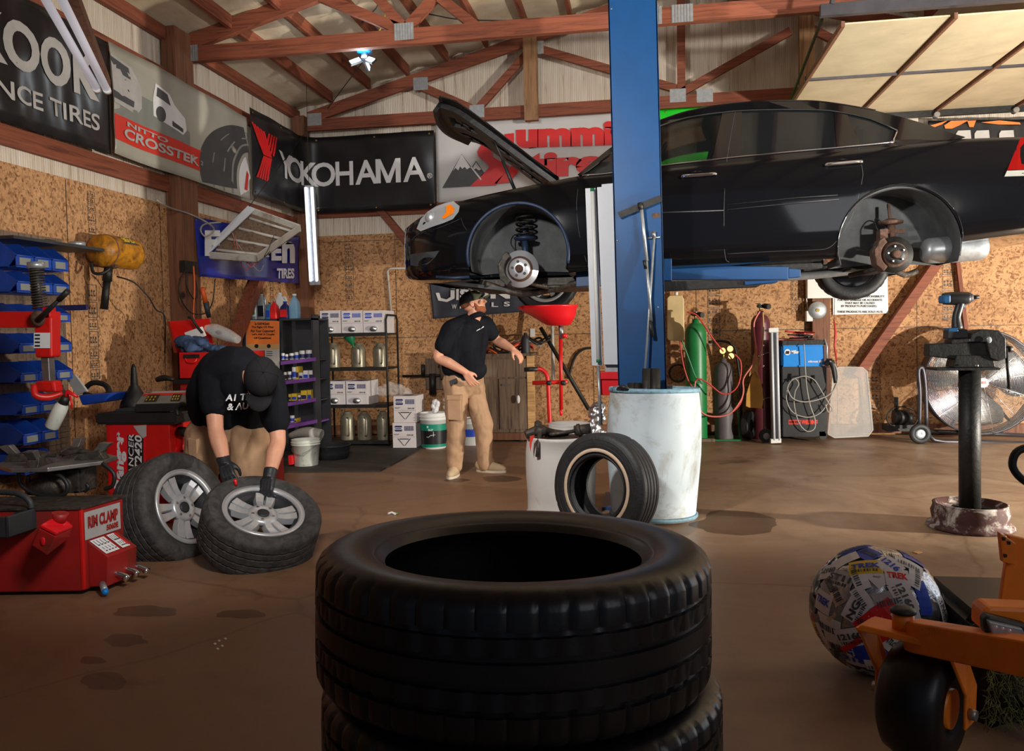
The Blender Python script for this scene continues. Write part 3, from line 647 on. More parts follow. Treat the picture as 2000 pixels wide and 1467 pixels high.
for ch, x0_, x1_ in (('I', 891, 896), ('S', 898, 916), ('I', 919, 924), ('O', 926, 954), ('N', 958, 996)): text(b, ch, x0_, -586+(x0_-890)*.04, x1_, -565+(x0_-890)*.04, fq, .05)
b.build('lettering', 'print_white', t)
b = B()
for ch, x0_, x1_ in (('W', 882, 892), ('H', 898, 908), ('E', 915, 927), ('E', 937, 948), ('L', 960, 973), ('S', 984, 996)): text(b, ch, x0_, -603+(x0_-890)*.05, x1_, -594+(x0_-890)*.05, fq, .02)
b.build('lettering', 'print_white', t)
c_ = [PX(390, 540, XW), PX(586, 554, XW), PX(585, 462, XW), PX(383, 424, XW)]
t, fk = banner('blue tyre banner with white letters behind the hanging light fixture, left wall', c_, 'banner_blue', .015, 4, freq=4)
kf = lambda px, py: (lambda p: Vector((XW+.03, p.y, p.z)))(PX(px, -py, XW+.03)); sl = lambda x: -(x-500)*.10
b = B(); text(b, 'F', 400, -500, 430, -450, kf, .05); text(b, 'A', 432, -505, 462, -455, kf, .05); text(b, 'L', 466, -508, 494, -458, kf, .05)
for ch, x0_, x1_, yb, yt in (('K', 500, 527, 502, 462), ('E', 530, 550, 509, 472), ('n', 551, 576, 514, 472)): text(b, ch, x0_, -yb, x1_, -yt, kf, .05)
b.build('lettering', 'print_white', t)
b = B(); text(b, 'TIRES', 541, -544, 575, -524, kf, .04); b.build('lettering', 'print_white', t)
t = thing('notice', 'white notice in black capitals on the back wall below the rear wheel', 'sign', tuple(PY(1682, 612, YB-.02)))
B().prism([PY(x, y, YB-.02) for x, y in [(1627, 615), (1735, 612), (1733, 512), (1626, 515)]], (0, .01, 0)).build('board', 'print_white', t)
fn_ = lambda px, py: (lambda p: Vector((p.x, YB-.024, p.z)))(PY(px, -py, YB-.024))
b = B()
for s, x0_, x1_, yb in (('PURCHASE', 1700, 1725, 555), ('RESPONSIBILITY', 1686, 1728, 581), ('FOR ANY DAMAGE OR ACCIDENTS', 1636, 1723, 588), ('THAT MAY BE CAUSED', 1650, 1709, 594), ('BY PRODUCTS PURCHASED.', 1643, 1713, 600), ('THESE PRODUCTS ARE SOLD AS IS.', 1635, 1725, 611)):
    text(b, s, x0_, -yb, x1_, -(yb-4.2), fn_, .03)
b.build('lettering', 'print_black', t)
# ================================================================== tyres and rims
def tyre(B_, R0, r_in, W, c, axis, n=120, tread='rib', sip=4, gd=.009):
    """carcass of revolution with grooves round it and sipes across the shoulders"""
    h = W/2; s = R0-r_in
    out = [(r_in, -h*.78), (r_in+.012, -h*.86), (r_in+s*.25, -h*.97), (r_in+s*.5, -h*1.04), (r_in+s*.75, -h*1.03), (R0-.020, -h*.975), (R0-.008, -h*.90), (R0-.002, -h*.80)]
    tr = []; cuts = [-.5, -.18, .18, .5]
    for cgr in cuts:
        tr += [(R0, h*(cgr-.048)), (R0-gd, h*(cgr-.036)), (R0-gd, h*(cgr+.036)), (R0, h*(cgr+.048))]
    tr += [(R0-.001, h*.77)]
    tail = [(a, -b) for a, b in out[::-1]]
    inner = [(r_in+.006, h*.66), (r_in+s*.45, h*.86), (R0-.03, h*.70), (R0-.022, 0), (R0-.03, -h*.70), (r_in+s*.45, -h*.86), (r_in+.006, -h*.66)]
    prof = out+tr+tail+inner; lo, hi = len(out)-3, len(out)+len(tr)+2
    def rf(k, i):
        if lo <= k < hi:
            ax = prof[k][1]/h; ph = i+int(ax*7)
            if abs(ax) > .53: return -gd*.6 if i % sip == 0 else 0
            if prof[k][0] > R0-.001 and (tread == 'dir' or abs(ax) > .2): return -gd*.55 if (ph+2) % sip == 0 else 0
        return 0
    B_.lathe(prof, c, axis, n, closed=True, rfn=rf)
    bmesh.ops.recalc_face_normals(B_.b, faces=B_.b.faces[:]); bmesh.ops.split_edges(B_.b, edges=[e for e in B_.b.edges if len(e.link_faces) == 2 and e.calc_face_angle(0) > R(32)]); return B_
def rim_alloy(root, c, axis, r, W, mats='alloy', n_sp=5, up=None, rot=0):
    x, y, z = frame(axis, up); c = Vector(c)
    b = B(); prof = [(r+.008, .5*W), (r-.004, .5*W+.004), (r-.014, .46*W), (r-.03, .40*W), (r-.05, 0), (r-.055, -.35*W), (r-.02, -.44*W), (r+.006, -.5*W), (r-.012, -.47*W), (r-.045, -.38*W), (r-.065, -.3*W), (r-.062, 0), (r-.045, .36*W)]
    b.lathe(prof, c, z, 64, closed=True); b.build('rim_barrel', 'alloy_dark' if mats == 'alloy' else mats, root)
    P = lambda a, rr, h: c+(x*math.cos(a)+y*math.sin(a))*rr+z*h
    b = B(); b.lathe([(r+.009, .5*W-.006), (r+.006, .5*W+.006), (r-.02, .5*W), (r-.026, .44*W), (r-.01, .42*W)], c, z, 64, closed=True); b.build('rim_lip', mats, root)
    for k in range(n_sp):
        for sgn in (-1, 1):
            b = B(); a = rot+2*math.pi*k/n_sp; rs = []
            for t in (0, .25, .5, .75, 1):
                rr = .055+(r-.03-.055)*t; aa = a+sgn*(.30-.08*t) * (1-.25*t); w_ = .020+.014*t; hz = W*(.40-.05*math.sin(math.pi*t)) + .0
                da = w_/rr
                rs.append([P(aa-da, rr, hz-.035), P(aa+da, rr, hz-.035), P(aa+da*.75, rr, hz+.004), P(aa-da*.75, rr, hz+.004)])
            b.rings(rs, smooth=False); b.build('spoke', mats, root, bev=.002)
    b = B(); b.lathe([(.001, .26*W), (.082, .26*W), (.085, .38*W), (.07, .42*W), (.04, .425*W), (.036, .40*W), (.001, .40*W)], c, z, 32); b.build('hub', mats, root)
    b = B(); b.lathe([(.001, .40*W), (.033, .40*W), (.033, .43*W), (.025, .44*W), (.001, .44*W)], c, z, 24); b.build('centre_cap', 'alloy_dark' if mats == 'alloy' else 'steel', root)
    for k in range(5): q = P(rot+.63+2*math.pi*k/5, .058, .43*W); B().cyl(q-z*.02, q, .009, n=8).build('lug_nut', 'steel', root)
# ================================================================== black sedan on the lift
YC = 7.25
car = thing('sedan', 'black four-door sedan raised on the blue lift, hood open and both near wheels off', 'car', (0.4, YC, 1.66))
ST = [(-2.05, .10, 1.86, 2.06, 2.08), (-2.02, .42, 1.78, 2.09, 2.12), (-1.95, .66, 1.72, 2.13, 2.17), (-1.86, .79, 1.69, 2.16, 2.22), (-1.73, .87, 1.68, 2.215, 2.28), (-1.54, .91, 1.68, 2.275, 2.34), (-1.2, .925, 1.68, 2.34, 2.40), (-.85, .93, 1.68, 2.395, 2.45), (-.48, .93, 1.70, 2.45, 2.49), (.14, .93, 1.72, 2.475, 2.48), (.9, .93, 1.73, 2.51, 2.51), (1.76, .93, 1.74, 2.555, 2.56), (2.2, .925, 1.82, 2.575, 2.60), (2.66, .91, 1.87, 2.57, 2.61), (3.0, .85, 1.89, 2.54, 2.58), (3.18, .70, 1.92, 2.46, 2.50), (3.24, .45, 1.92, 2.36, 2.40)]
def sti(x):
    x = max(ST[0][0], min(ST[-1][0], x))
    for a, b in zip(ST, ST[1:]):
        if a[0] <= x <= b[0]:
            t = (x-a[0])/(b[0]-a[0]); return [a[k]+(b[k]-a[k])*t for k in range(5)]
def cw(x, z):
    _, w_, zb, zs, zc = sti(x); h = (z-zb)/(zs-zb)
    if h <= 1:
        pr = [(0, .93), (.08, .975), (.3, 1), (.62, 1), (.8, .985), (.93, .965), (1, .945)]
        h = max(0, h)
        for (a, p), (b, q) in zip(pr, pr[1:]):
            if a <= h <= b: return w_*(p+(q-p)*(h-a)/(b-a))
    return w_*(.945 - .205*min(1, (z-zs)/.42))
def CS(px, py, off=0, far=False):
    Y = 6.35
    for _ in range(8): p = PY(px, py, Y); Y = YC-cw(p.x, p.z)
    p = PY(px, py, Y); p.y -= off
    if far: p.y = 2*YC-p.y
    return p
b = B(); rs = []
xs = []
for a, c in zip(ST, ST[1:]): k = max(1, int((c[0]-a[0])/.035)); xs += [a[0]+(c[0]-a[0])*i/k for i in range(k)]
xs.append(ST[-1][0])
# smooth the station table
def sm(x): q = [sti(x+d) for d in (-.07, -.035, 0, .035, .07)]; return [sum(s[i] for s in q)/5 for i in range(5)]
for x in xs:
    s_ = sm(x) if -1.9 < x < 3.1 else sti(x); _, w_, zb, zs, zc = s_
    side = [(w_*.80, zb)]+[(w_*p, zb+(zs-zb)*h) for h, p in ((0.015, .93), (.08, .975), (.2, .992), (.3, 1), (.45, 1), (.62, 1), (.72, .993), (.8, .985), (.88, .975), (.93, .965), (.975, .955), (1, .94))]
    top = [(w_*.86, zs+(zc-zs)*.3), (w_*.6, zs+(zc-zs)*.75), (w_*.3, zc)]
    half = side+top
    ring = [(x, YC-y, z) for y, z in half]+[(x, YC, zc)]+[(x, YC+y, z) for y, z in half[::-1]]+[(x, YC, zb)]
    rs.append(ring)
b.rings(rs); body = b.build('body', 'black_paint', car)
FH, RH = PY(1015, 525, 6.45), PY(1748, 497, 6.45)
FA, RA = PY(1011, 497, 6.34), PY(1757, 478, 6.34)
cu = B(); cu.cyl((FA.x, 6.0, FA.z), (FA.x, 6.80, FA.z), .392, n=64).cyl((FA.x, 7.70, FA.z), (FA.x, 8.5, FA.z), .392, n=64)
cu.cyl((RA.x, 6.0, RA.z), (RA.x, 6.78, RA.z), .425, n=64).cyl((RA.x, 7.72, RA.z), (RA.x, 8.5, RA.z), .425, n=64)
cu.box(-1.9, -.5, 6.8, 7.7, 1.5, 1.72).box(FA.x-.39, FA.x+.39, 6.0, 6.8, 1.4, FA.z-.05).box(FA.x-.39, FA.x+.39, 7.7, 8.5, 1.4, FA.z-.05).box(RA.x-.42, RA.x+.42, 6.0, 6.8, 1.4, RA.z-.05)
cuto = cu.build('cut', 'liner_grey', car)
md = body.modifiers.new('b', 'BOOLEAN'); md.object = cuto; md.operation = 'DIFFERENCE'; md.solver = 'EXACT'; md.use_self = True
bpy.context.view_layer.update(); dg = bpy.context.evaluated_depsgraph_get(); me = bpy.data.meshes.new_from_object(body.evaluated_get(dg)); body.modifiers.clear(); body.data = me; sharpen(me)
bpy.data.objects.remove(cuto); SRC[car.name] = [o for o in SRC[car.name] if o is body or True][:1]
# arches, liners
for c, r, nm in ((FA, .392, 0), (RA, .425, 1)):
    for sg in (1, -1):
        yy = lambda y: y if sg == 1 else 2*YC-y
        b = B(); a0, a1 = R(-18), R(198); n = 40
        for rr0, rr1, y0, y1 in ((r-.004, r-.004, 6.36, 6.78),):
            g = [[b.v((c.x+rr0*math.cos(a0+(a1-a0)*i/n), yy(y), c.z+rr0*math.sin(a0+(a1-a0)*i/n))) for y in (y0, y0+.1, y0+.25, y1)] for i in range(n+1)]
            for i in range(n):
                for j in range(3): ff = b.f([g[i][j], g[i+1][j], g[i+1][j+1], g[i][j+1]]); ff.smooth = True
            cc = b.v((c.x, yy(y1), c.z-.1))
            for i in range(n): b.f([g[i][3], g[i+1][3], cc])
        b.build('wheel_liner', 'liner_grey', car, solid=.004)
    b = B(); pts = [(c.x+(r+.006)*math.cos(R(-12)+R(204)*i/44), 0, c.z+(r+.006)*math.sin(R(-12)+R(204)*i/44)) for i in range(45)]
    pts = [Vector((x, YC-cw(x, z)-.002, z)) for x, _, z in pts]
    b.tube(pts, .007 if nm else .013, 8); b.build('arch_lip', 'black_paint' if nm else 'strut_blue', car)
# greenhouse
rail = [(1128, 341), (1160, 314), (1190, 290), (1238, 260), (1285, 238), (1344, 218), (1430, 203), (1500, 198.5), (1560, 198), (1600, 199.5), (1650, 206), (1710, 216.5), (1761, 229), (1815, 245), (1866, 263), (1885, 268)]
railp = [CS(*p) for p in rail]
def mir(p): return Vector((p.x, 2*YC-p.y, p.z))
def cross(b, pts, crown=.05, m=10):
    g = [[b.v(Vector((p.x, p.y+(2*YC-2*p.y)*j/m, p.z+crown*math.sin(math.pi*j/m)))) for j in range(m+1)] for p in pts]
    for u in range(len(pts)-1):
        for j in range(m): ff = b.f([g[u][j], g[u+1][j], g[u+1][j+1], g[u][j+1]]); ff.smooth = True
b = B(); cross(b, spline(railp[4:12], 3)); b.build('roof', 'black_paint', car, solid=.02)
b = B(); cross(b, [p+Vector((.03, 0, -.01)) for p in railp[0:5]], .05); b.build('windshield', 'tint', car, solid=.005)
b = B(); cross(b, railp[11:16], .05); b.build('rear_window', 'tint', car, solid=.005)
wt = [(1137, 342), (1165, 321), (1193, 300), (1240, 270), (1289, 246), (1344, 229), (1430, 217.5), (1500, 214.5), (1550, 214), (1600, 215), (1640, 219), (1700, 232.5), (1752, 255), (1770, 262), (1800, 273), (1850, 275)]
belt = [(1137, 343), (1193, 338.5), (1290, 324), (1350, 317), (1415, 309.5), (1500, 301), (1625, 289.5), (1734, 279)]
for far in (False, True):
    cs = lambda px, py, o=0: CS(px, py, o, far)
    b = B(); n = len(wt)
    A = [cs(*p) for p in rail]; D = [cs(*p) for p in wt]; off = Vector((0, .03 if not far else -.03, 0))
    for i in range(n-1):
        for o in (Vector(), off):
            b.f([b.v(A[i]+o), b.v(A[i+1]+o), b.v(D[i+1]+o), b.v(D[i]+o)])
        b.f([b.v(D[i]), b.v(D[i+1]), b.v(D[i+1]+off), b.v(D[i]+off)]); b.f([b.v(A[i]), b.v(A[i+1]), b.v(A[i+1]+off), b.v(A[i]+off)])
    b.build('roof_rail', 'black_paint', car)
    for nm, pts in (('pillar', [(1411, 219), (1449, 216), (1446, 307), (1391, 313)]), ('pillar', [(1629, 216), (1654, 221), (1681, 286), (1635, 290)]), ('rear_quarter', [(1748, 253), (1800, 272), (1870, 272), (1890, 275), (1800, 290), (1730, 284), (1746, 272)])):
        B().prism([cs(*p) for p in pts], off).build(nm, 'black_paint', car)
    for nm, pts in (('front_side_window', [(1137, 343), (1165, 321), (1193, 300), (1240, 270), (1289, 246), (1344, 229), (1415, 219), (1394, 312), (1290, 325), (1193, 339)]), ('rear_side_window', [(1447, 217), (1500, 214.5), (1550, 214), (1600, 215), (1630, 219), (1637, 291), (1540, 299), (1444, 307)]), ('quarter_window', [(1652, 221), (1700, 232.5), (1752, 255), (1745, 272), (1734, 280), (1680, 286)])):
        B().prism([cs(*p)+off*.3 for p in pts], off*.15).build(nm, 'tint_light' if nm == 'front_side_window' else 'tint', car)
    b = B(); b.tube([cs(*p, .004) for p in belt]+[cs(1745, 273, .004), cs(1752, 256, .004)], .006, 6, sub=3); b.build('window_trim', 'chrome', car)
    b = B(); b.tube([cs(*p, .004) for p in wt[:13]], .005, 6, sub=2); b.build('window_seal', 'black_plastic', car)
    b = B(); bl_ = [(1131, 343)]+belt+[(1748, 279), (1800, 277), (1860, 274)]; U_0 = [cs(x, y-1.5, 0) for x, y in bl_]; L_0 = [cs(x, y+11, .0) for x, y in bl_]
    for i in range(len(bl_)-1): b.hexa([L_0[i], L_0[i+1], L_0[i+1]+off, L_0[i]+off, U_0[i], U_0[i+1], U_0[i+1]+off, U_0[i]+off])
    b.build('belt_panel', 'black_paint', car)
    # shut lines and mouldings
    for k, pts in enumerate(([(1131, 345), (1128, 375), (1126, 400), (1130, 450), (1142, 500), (1148, 520)], [(1436, 216), (1420, 310), (1415, 380), (1414, 430), (1416, 500), (1424, 512)], [(1677, 288), (1684, 330), (1684, 350), (1672, 400), (1655, 440), (1640, 462), (1622, 482), (1595, 488), (1510, 491), (1420, 496)])):
        B().tube([cs(*p, .0005) for p in pts], .0022, 6, sub=5).build('door_gap', 'dark_plastic', car)
    B().tube([cs(1180, 424, .004), cs(1300, 415, .004), cs(1414, 411, .004)], .006, 6).build('side_moulding', 'black_plastic', car)
    B().tube([cs(1420, 410, .004), cs(1560, 396, .004), cs(1638, 389, .004)], .006, 6).tube([cs(1420, 400, .004), cs(1560, 386, .004), cs(1636, 381, .004)], .003, 6).build('side_moulding', 'black_plastic', car)
    for (x0, y0), (x1, y1) in (((1334, 346), (1396, 341)), ((1614, 323), (1680, 317))):
        a, c_ = cs(x0, y0, .03), cs(x1, y1, .03); mid = (a+c_)/2; q = B(); q.tube([cs(x0, y0+2, .0), a, mid, c_, cs(x1, y1, 0)], [.010, .013, .014, .012, .009], 8, sub=4)
        h = q.build('door_handle', 'chrome', car)
        m_ = (cs(x0, y0)+cs(x1, y1))/2; B().ell(m_+Vector((-.01, 0, 0)), (.055, .004, .04), 20, 8).build('handle_cup', 'black_paint', car)
    # lamps
    hl = [(814, 447), (822, 428), (835, 414), (852, 403), (872, 396), (886, 393), (898, 403), (896, 414), (885, 428), (866, 436), (842, 444), (822, 452)]
    q = B(); fan = [cs(*p, .006) for p in hl]; cen = cs(858, 420, .02); vc = q.v(cen); vs = [q.v(p) for p in fan]
    for i in range(len(vs)): q.f([vs[i], vs[(i+1) % len(vs)], vc]).smooth = True
    hb = q.build('headlight', 'lens', car)
    q = B(); pp = [cs(858+(x-858)*.94, 420+(y-420)*.94, -.0) for x, y in hl]; vc = q.v(cs(858, 420, -.02)); vs = [q.v(p) for p in pp]
    for i in range(len(vs)): q.f([vs[i], vs[(i+1) % len(vs)], vc])
    q.build('reflector', 'chrome', hb)
    q = B(); q.ell(cs(840, 425, -.01), (.045, .03, .05)).build('bulb_bowl', 'galv', hb)
    q = B(); q.prism([cs(x, y, .016) for x, y in [(872, 402), (882, 400), (888, 408), (886, 418), (878, 422), (868, 428), (863, 425), (872, 416)]], (0, .006 if not far else -.006, 0)).build('turn_signal', 'amber', hb)
    tl = [(1992, 270), (2010, 266), (2040, 262), (2040, 330), (1985, 332), (1966, 333)]
    q = B(); q.prism([cs(*p, .008) for p in tl], off*.5).build('tail_light', 'tail_red', car)
    q = B(); q.prism([cs(*p, .008) for p in [(1966, 334), (2040, 331), (2040, 343), (1961, 345)]], off*.5).build('reverse_lamp', 'print_mid', car)
    # bumper seam, fog pocket
    B().tube([cs(900, 425, .001), cs(905, 440, .001), cs(912, 450, .001)], .002, 6).tube([cs(898, 428, .001), cs(860, 444, .001), cs(820, 456, .001), cs(803, 470, .001)], .002, 6, sub=3).build('bumper_seam', 'dark_plastic', car)
    q = B(); q.prism([cs(*p, .004) for p in [(801, 497), (830, 493), (858, 490), (850, 503), (836, 516), (812, 520), (802, 518)]], off*.4).build('fog_pocket', 'dark_plastic', car)
    q = B(); q.box(0, 0.001, 0, .001, 0, .001) if False else None
    q.tube([cs(852, 541, .002), cs(885, 543, .002), cs(917, 541, .002)], .014, 6).build('air_dam', 'strut_blue', car)
# badge glint on fender, underbody
B().box(-1.45, -.45, 6.78, 7.72, 1.62, 1.70, .02).tube([(-1.3, 6.7, 1.66), (-1.0, 6.9, 1.58), (-.6, 6.8, 1.64), (-.4, 6.75, 1.68)], .03, 8, sub=4).build('subframe', 'iron_grease', car)
B().prism([PY(x, y, 6.7) for x, y in [(852, 546), (905, 551), (985, 563), (985, 568), (900, 558), (852, 551)]], (0, .8, 0)).build('splash_shield', 'liner_grey', car)
for y_ in (6.52, 7.86): B().box(-.5, 1.35, y_, y_+.12, 1.69, 1.76, .01).build('floor_rail', 'iron_dark', car)
B().box(1.6, 2.0, 6.8, 7.7, 1.69, 1.78, .02).build('rear_crossmember', 'iron_dark', car)
B().tube([(-.4, 7.2, 1.68), (.6, 7.25, 1.67), (1.4, 7.2, 1.68), (2.0, 7.0, 1.74)], .035, 10, sub=4).build('exhaust_pipe', 'galv', car)
B().tube([PY(1800, 490, 6.62), PY(1812, 490, 6.62), PY(1860, 487, 6.62), PY(1915, 483, 6.62), PY(1928, 482, 6.62)], [.05, .095, .10, .095, .05], 20, sub=4).build('muffler', 'galv', car)
q = B(); q.box(1.98, 2.28, 6.40, 6.44, 1.62, 2.0); q.build('mud_flap', 'dark_plastic', car) if False else q.b.free()
# seats, dash, steering wheel behind the tinted glass
for x in (.55, 1.45):
    for y in (6.85, 7.65):
        q = B(); q.box(x+.12, x+.26, y-.24, y+.24, 2.2, 2.62, .05); q.box(x-.3, x+.2, y-.25, y+.25, 2.42, 2.5, .03); q.box(x+.17, x+.25, y-.11, y+.11, 2.64, 2.80, .03); q.build('seat', 'dark_plastic', car)
q = B(); q.box(-.45, -.02, 6.5, 8.0, 2.42, 2.58, .05).build('dashboard', 'black_plastic', car)
q = B(); q.lathe([(.18+.014*math.cos(a), .014*math.sin(a)) for a in [k*math.pi/4 for k in range(8)]], (.12, 6.85, 2.60), (-.9, 0, .45), 28, closed=True).build('steering_wheel', 'black_plastic', car)
q = B(); q.ell(CS(1240, 318, .1), (.05, .09, .06)).build('wing_mirror', 'black_paint', car)
# open hood + prop
h0, h1 = PY(1088, 347, 6.5), PY(862, 195, 6.62)
hp = [h0, PY(1030, 304, 6.52), PY(975, 262, 6.54), PY(925, 225, 6.56), PY(893, 204, 6.6), h1]
q = B(); g = []; m = 14
for k, p in enumerate(spline(hp, 3)):
    t = k/15; row = []
    for j in range(m+1):
        u = j/m; hw = (YC-6.5)*(1-.05*max(0, t-.6)/.4); bul = math.sin(math.pi*u); row.append(Vector((p.x-.10*bul*t*t, YC-hw+2*hw*u, p.z+.02*bul-.05*bul*t*t)))
    g.append(row)
gv = [[q.v(p) for p in r] for r in g]
for a in range(len(gv)-1):
    for j in range(m): ff = q.f([gv[a][j], gv[a+1][j], gv[a+1][j+1], gv[a][j+1]]); ff.smooth = True
hood = q.build('hood', 'black_paint', car, solid=.025)
q = B(); nn = Vector((-.62, 0, -.78))
for a in range(0, len(g)-1):
    for j in range(1, m-1):
        if a in (0, 1, 7, 8, 13, 14) or j in (1, 2, 6, 7, 11, 12) or (a+j) % 7 == 0:
            P4 = [g[a][j], g[a+1][j], g[a+1][j+1], g[a][j+1]]; q.hexa([p+nn*.055 for p in P4]+[p+nn*.015 for p in P4])
q.build('hood_frame', 'hood_under', hood)
q = B()
e0 = g[-1][1]; 
for j in range(1, m-1): q.hexa([g[-1][j]+nn*.09, g[-2][j]+nn*.10, g[-2][j+1]+nn*.10, g[-1][j+1]+nn*.09, g[-1][j], g[-2][j], g[-2][j+1], g[-1][j+1]])
q.build('hood_lip', 'hood_under', hood)
q = B(); a, c_ = PY(957, 255, 6.62), PY(1006, 372, 6.62); q.cyl(a, a+(c_-a)*.55, .008, n=10).cyl(a+(c_-a)*.5, c_, .014, n=10).build('hood_strut', 'black_plastic', car)
# --- suspension, near side front
def corner(c, rr, disc, mat_strut, rear=False):
    y0 = c.y
    q = B(); q.lathe([(.03, .0), (rr*.62, 0), (rr*.64, .035), (rr, .035), (rr, .012), (rr, .058), (rr*.6, .058), (rr*.6, .045), (.03, .045)] if False else [(.03, -.02), (rr*.56, -.02), (rr*.60, .022), (rr, .022), (rr, .044), (rr*.5, .044), (.03, .044)], c, (0, 1, 0), 56)
    d_ = q.build('brake_disc', disc, car)
    q = B(); q.lathe([(rr*.57, -.015), (rr*.605, .018), (rr*.69, .0195), (rr*.69, .024), (rr*.5, .024), (rr*.5, -.0)], c, (0, 1, 0), 48).build('rust_ring', 'cast_rust', d_)
    q = B(); q.lathe([(.001, -.055), (.026, -.055), (.030, -.05), (.033, -.018), (.001, -.018)], c, (0, 1, 0), 28).build('hub_nut', 'cast_rust', d_)
    for k in range(5):
        a = k*2*math.pi/5+.5; p = c+Vector((math.cos(a)*.057, -.02, math.sin(a)*.057)); (B().cyl(p, p+Vector((0, -.028, 0)), .007, n=8) if rear else B().cyl(p, p+Vector((0, -.003, 0)), .012, n=10)).build('wheel_stud', 'steel' if rear else 'iron_dark', d_)
    q = B(); s = 1; a0, a1 = R(125), R(235); rs = []
    for k in range(9):
        a = a0+(a1-a0)*k/8; w0, w1 = rr*.80, rr*1.14+.006*math.sin(k*2.4)
        P = lambda r_, y: c+Vector((math.cos(a)*r_, y, math.sin(a)*r_)); rs.append([P(w0, -.045), P(w1, -.04), P(w1, .10), P(w0, .10)])
    q.rings(rs, smooth=False); q.build('caliper', 'cast_rust' if rear else 'iron_grease', car, bev=.006)
    q = B(); q.tube([c+Vector((-rr*.85, .0, rr*.62)), c+Vector((-rr*1.12, 0, .02)), c+Vector((-rr*.82, 0, -rr*.62))], .013, 8, sub=4).build('caliper_bracket', 'iron_grease', car)
    zt = c.z+(.42 if not rear else .36)
    q = B(); q.cyl(c+Vector((.03, .14, .06)), c+Vector((.02, .17, .26)), .027, n=16).cyl(c+Vector((.02, .17, .24)), c+Vector((.01, .2, .40)), .012, n=10); st_ = q.build('strut', mat_strut, car)
    q = B(); q.lathe([(.03, 0), (.085, .012), (.09, .03), (.06, .035), (.03, .05)], c+Vector((.02, .17, .235)), (0, 0, 1), 28).build('spring_perch', mat_strut, st_)
    if not rear:
        q = B(); q.tube([c+Vector((.02+.068*math.cos(t*.5), .18+.068*math.sin(t*.5), .26+t*.0036)) for t in range(0, 52)], .0085, 7).build('coil_spring', 'iron_dark', st_)
    q = B(); q.box(c.x-.045, c.x+.05, y0+.05, y0+.16, c.z-.06, c.z+.12, .012); q.tube([c+Vector((.0, .1, -.08)), c+Vector((.18, .4, -.13)), c+Vector((.30, .5, -.10))], .024, 8, sub=3); q.tube([c+Vector((.0, .1, -.08)), c+Vector((-.22, .42, -.12))], .02, 8); q.build('knuckle', 'iron_grease', car)
    q = B(); q.cyl(c+Vector((0, .05, 0)), c+Vector((0, .6, .03)), .017, n=10).cyl(c+Vector((0, .12, 0)), c+Vector((0, .2, 0)), .045, n=14).build('drive_shaft', 'iron_dark', car)
    q = B(); q.tube([c+Vector((-.02, .12, .12)), c+Vector((-.09, .15, .22)), c+Vector((-.06, .25, .30)), c+Vector((.06, .28, .2))], .005, 6, sub=5).build('brake_hose', 'cable_black', car)
    if rear:
        q = B(); q.box(c.x-.07, c.x+.11, y0+.14, y0+.16, c.z+.17, c.z+.20); q.box(c.x-.075, c.x-.02, y0+.10, y0+.2, c.z+.12, c.z+.2); q.build('strut_bracket', 'cast_rust', st_)
corner(FH, .148, 'disc_steel', 'strut_blue'); corner(RH, .135, 'iron_dark', 'cast_rust', True)
# far side wheels hanging
for nm, (px, py), st in (('wheel', (1066, 545), 0), ('wheel', (1661, 517), 1)):
    c = PY(px, py, 8.0); wh = bpy.data.objects.new('wheel', None); C.objects.link(wh); wh.parent = car; wh.location = (0, 0, 0); WM[wh.name] = WM[car.name]; wh['label'] = 'alloy wheel and tyre still mounted at the far front' if not st else 'black steel wheel still mounted at the far rear'
    tyre(B(), .325, .222 if not st else .21, .21, c, (0, -1, 0), 96).build('tyre', 'rubber', wh)
    if st:
        q = B(); q.lathe([(.215, .09), (.205, .095), (.20, .06), (.185, .0), (.18, -.08), (.205, -.09), (.195, -.08), (.17, -.06), (.17, .0), (.14, .03), (.06, .035), (.001, .03)], c, (0, -1, 0), 48).build('steel_rim', 'black_paint', wh)
        for k in range(10):
            a = k*.628; p = c+Vector((math.cos(a)*.155, -.04, math.sin(a)*.155)); B().cyl(p, p+Vector((0, -.008, 0)), .012, n=12).build('vent_hole', 'chrome', wh)
    else: rim_alloy(wh, c, (0, -1, 0), .222, .2, 'alloy')
# ================================================================== two-post lift
lift = thing('car_lift', 'blue steel two-post car lift with its arms under the sedan', 'car lift', (.09, 5.95, 0))
a, c_ = PY(1268, 1040, 5.8), PY(1233.5, -60, 5.8); a.z = 0 if a.z > 0 else 0
bt = PY(1254, 735, 5.8); tp = PY(1235, 0, 5.8); sl = (tp.x-bt.x)/(tp.z-bt.z); x0 = bt.x-sl*bt.z; zt = 4.02; hw = .168
def pc(x, y, z): return (x0+sl*z+x, y, z)
q = B()
for u0_, u1_, v0, v1 in ((-hw, hw, 5.80, 5.815), (-hw, -hw+.014, 5.8, 6.12), (hw-.014, hw, 5.8, 6.12), (-hw, -hw+.07, 6.10, 6.12), (hw-.07, hw, 6.10, 6.12)):
    q.hexa([pc(u0_, v0, 0), pc(u1_, v0, 0), pc(u1_, v1, 0), pc(u0_, v1, 0), pc(u0_, v0, zt), pc(u1_, v0, zt), pc(u1_, v1, zt), pc(u0_, v1, zt)])
q.build('column', 'blue_post', lift, bev=.004)
B().hexa([pc(-.16, 5.786, 3.78), pc(.16, 5.786, 3.78), pc(.16, 5.8, 3.78), pc(-.16, 5.8, 3.78), pc(-.16, 5.786, zt), pc(.16, 5.786, zt), pc(.16, 5.8, zt), pc(-.16, 5.8, zt)]).build('top_plate', 'blue_post', lift)
q = B(); q.box(x0-.3, x0+.3, 5.7, 6.25, 0, .02).build('base_plate', 'blue_post', lift)
def armbox(pts, Y, d, nm, mat): B().prism([PY(x, y, Y) for x, y in pts], (0, d, 0)).build(nm, mat, lift, bev=.004)
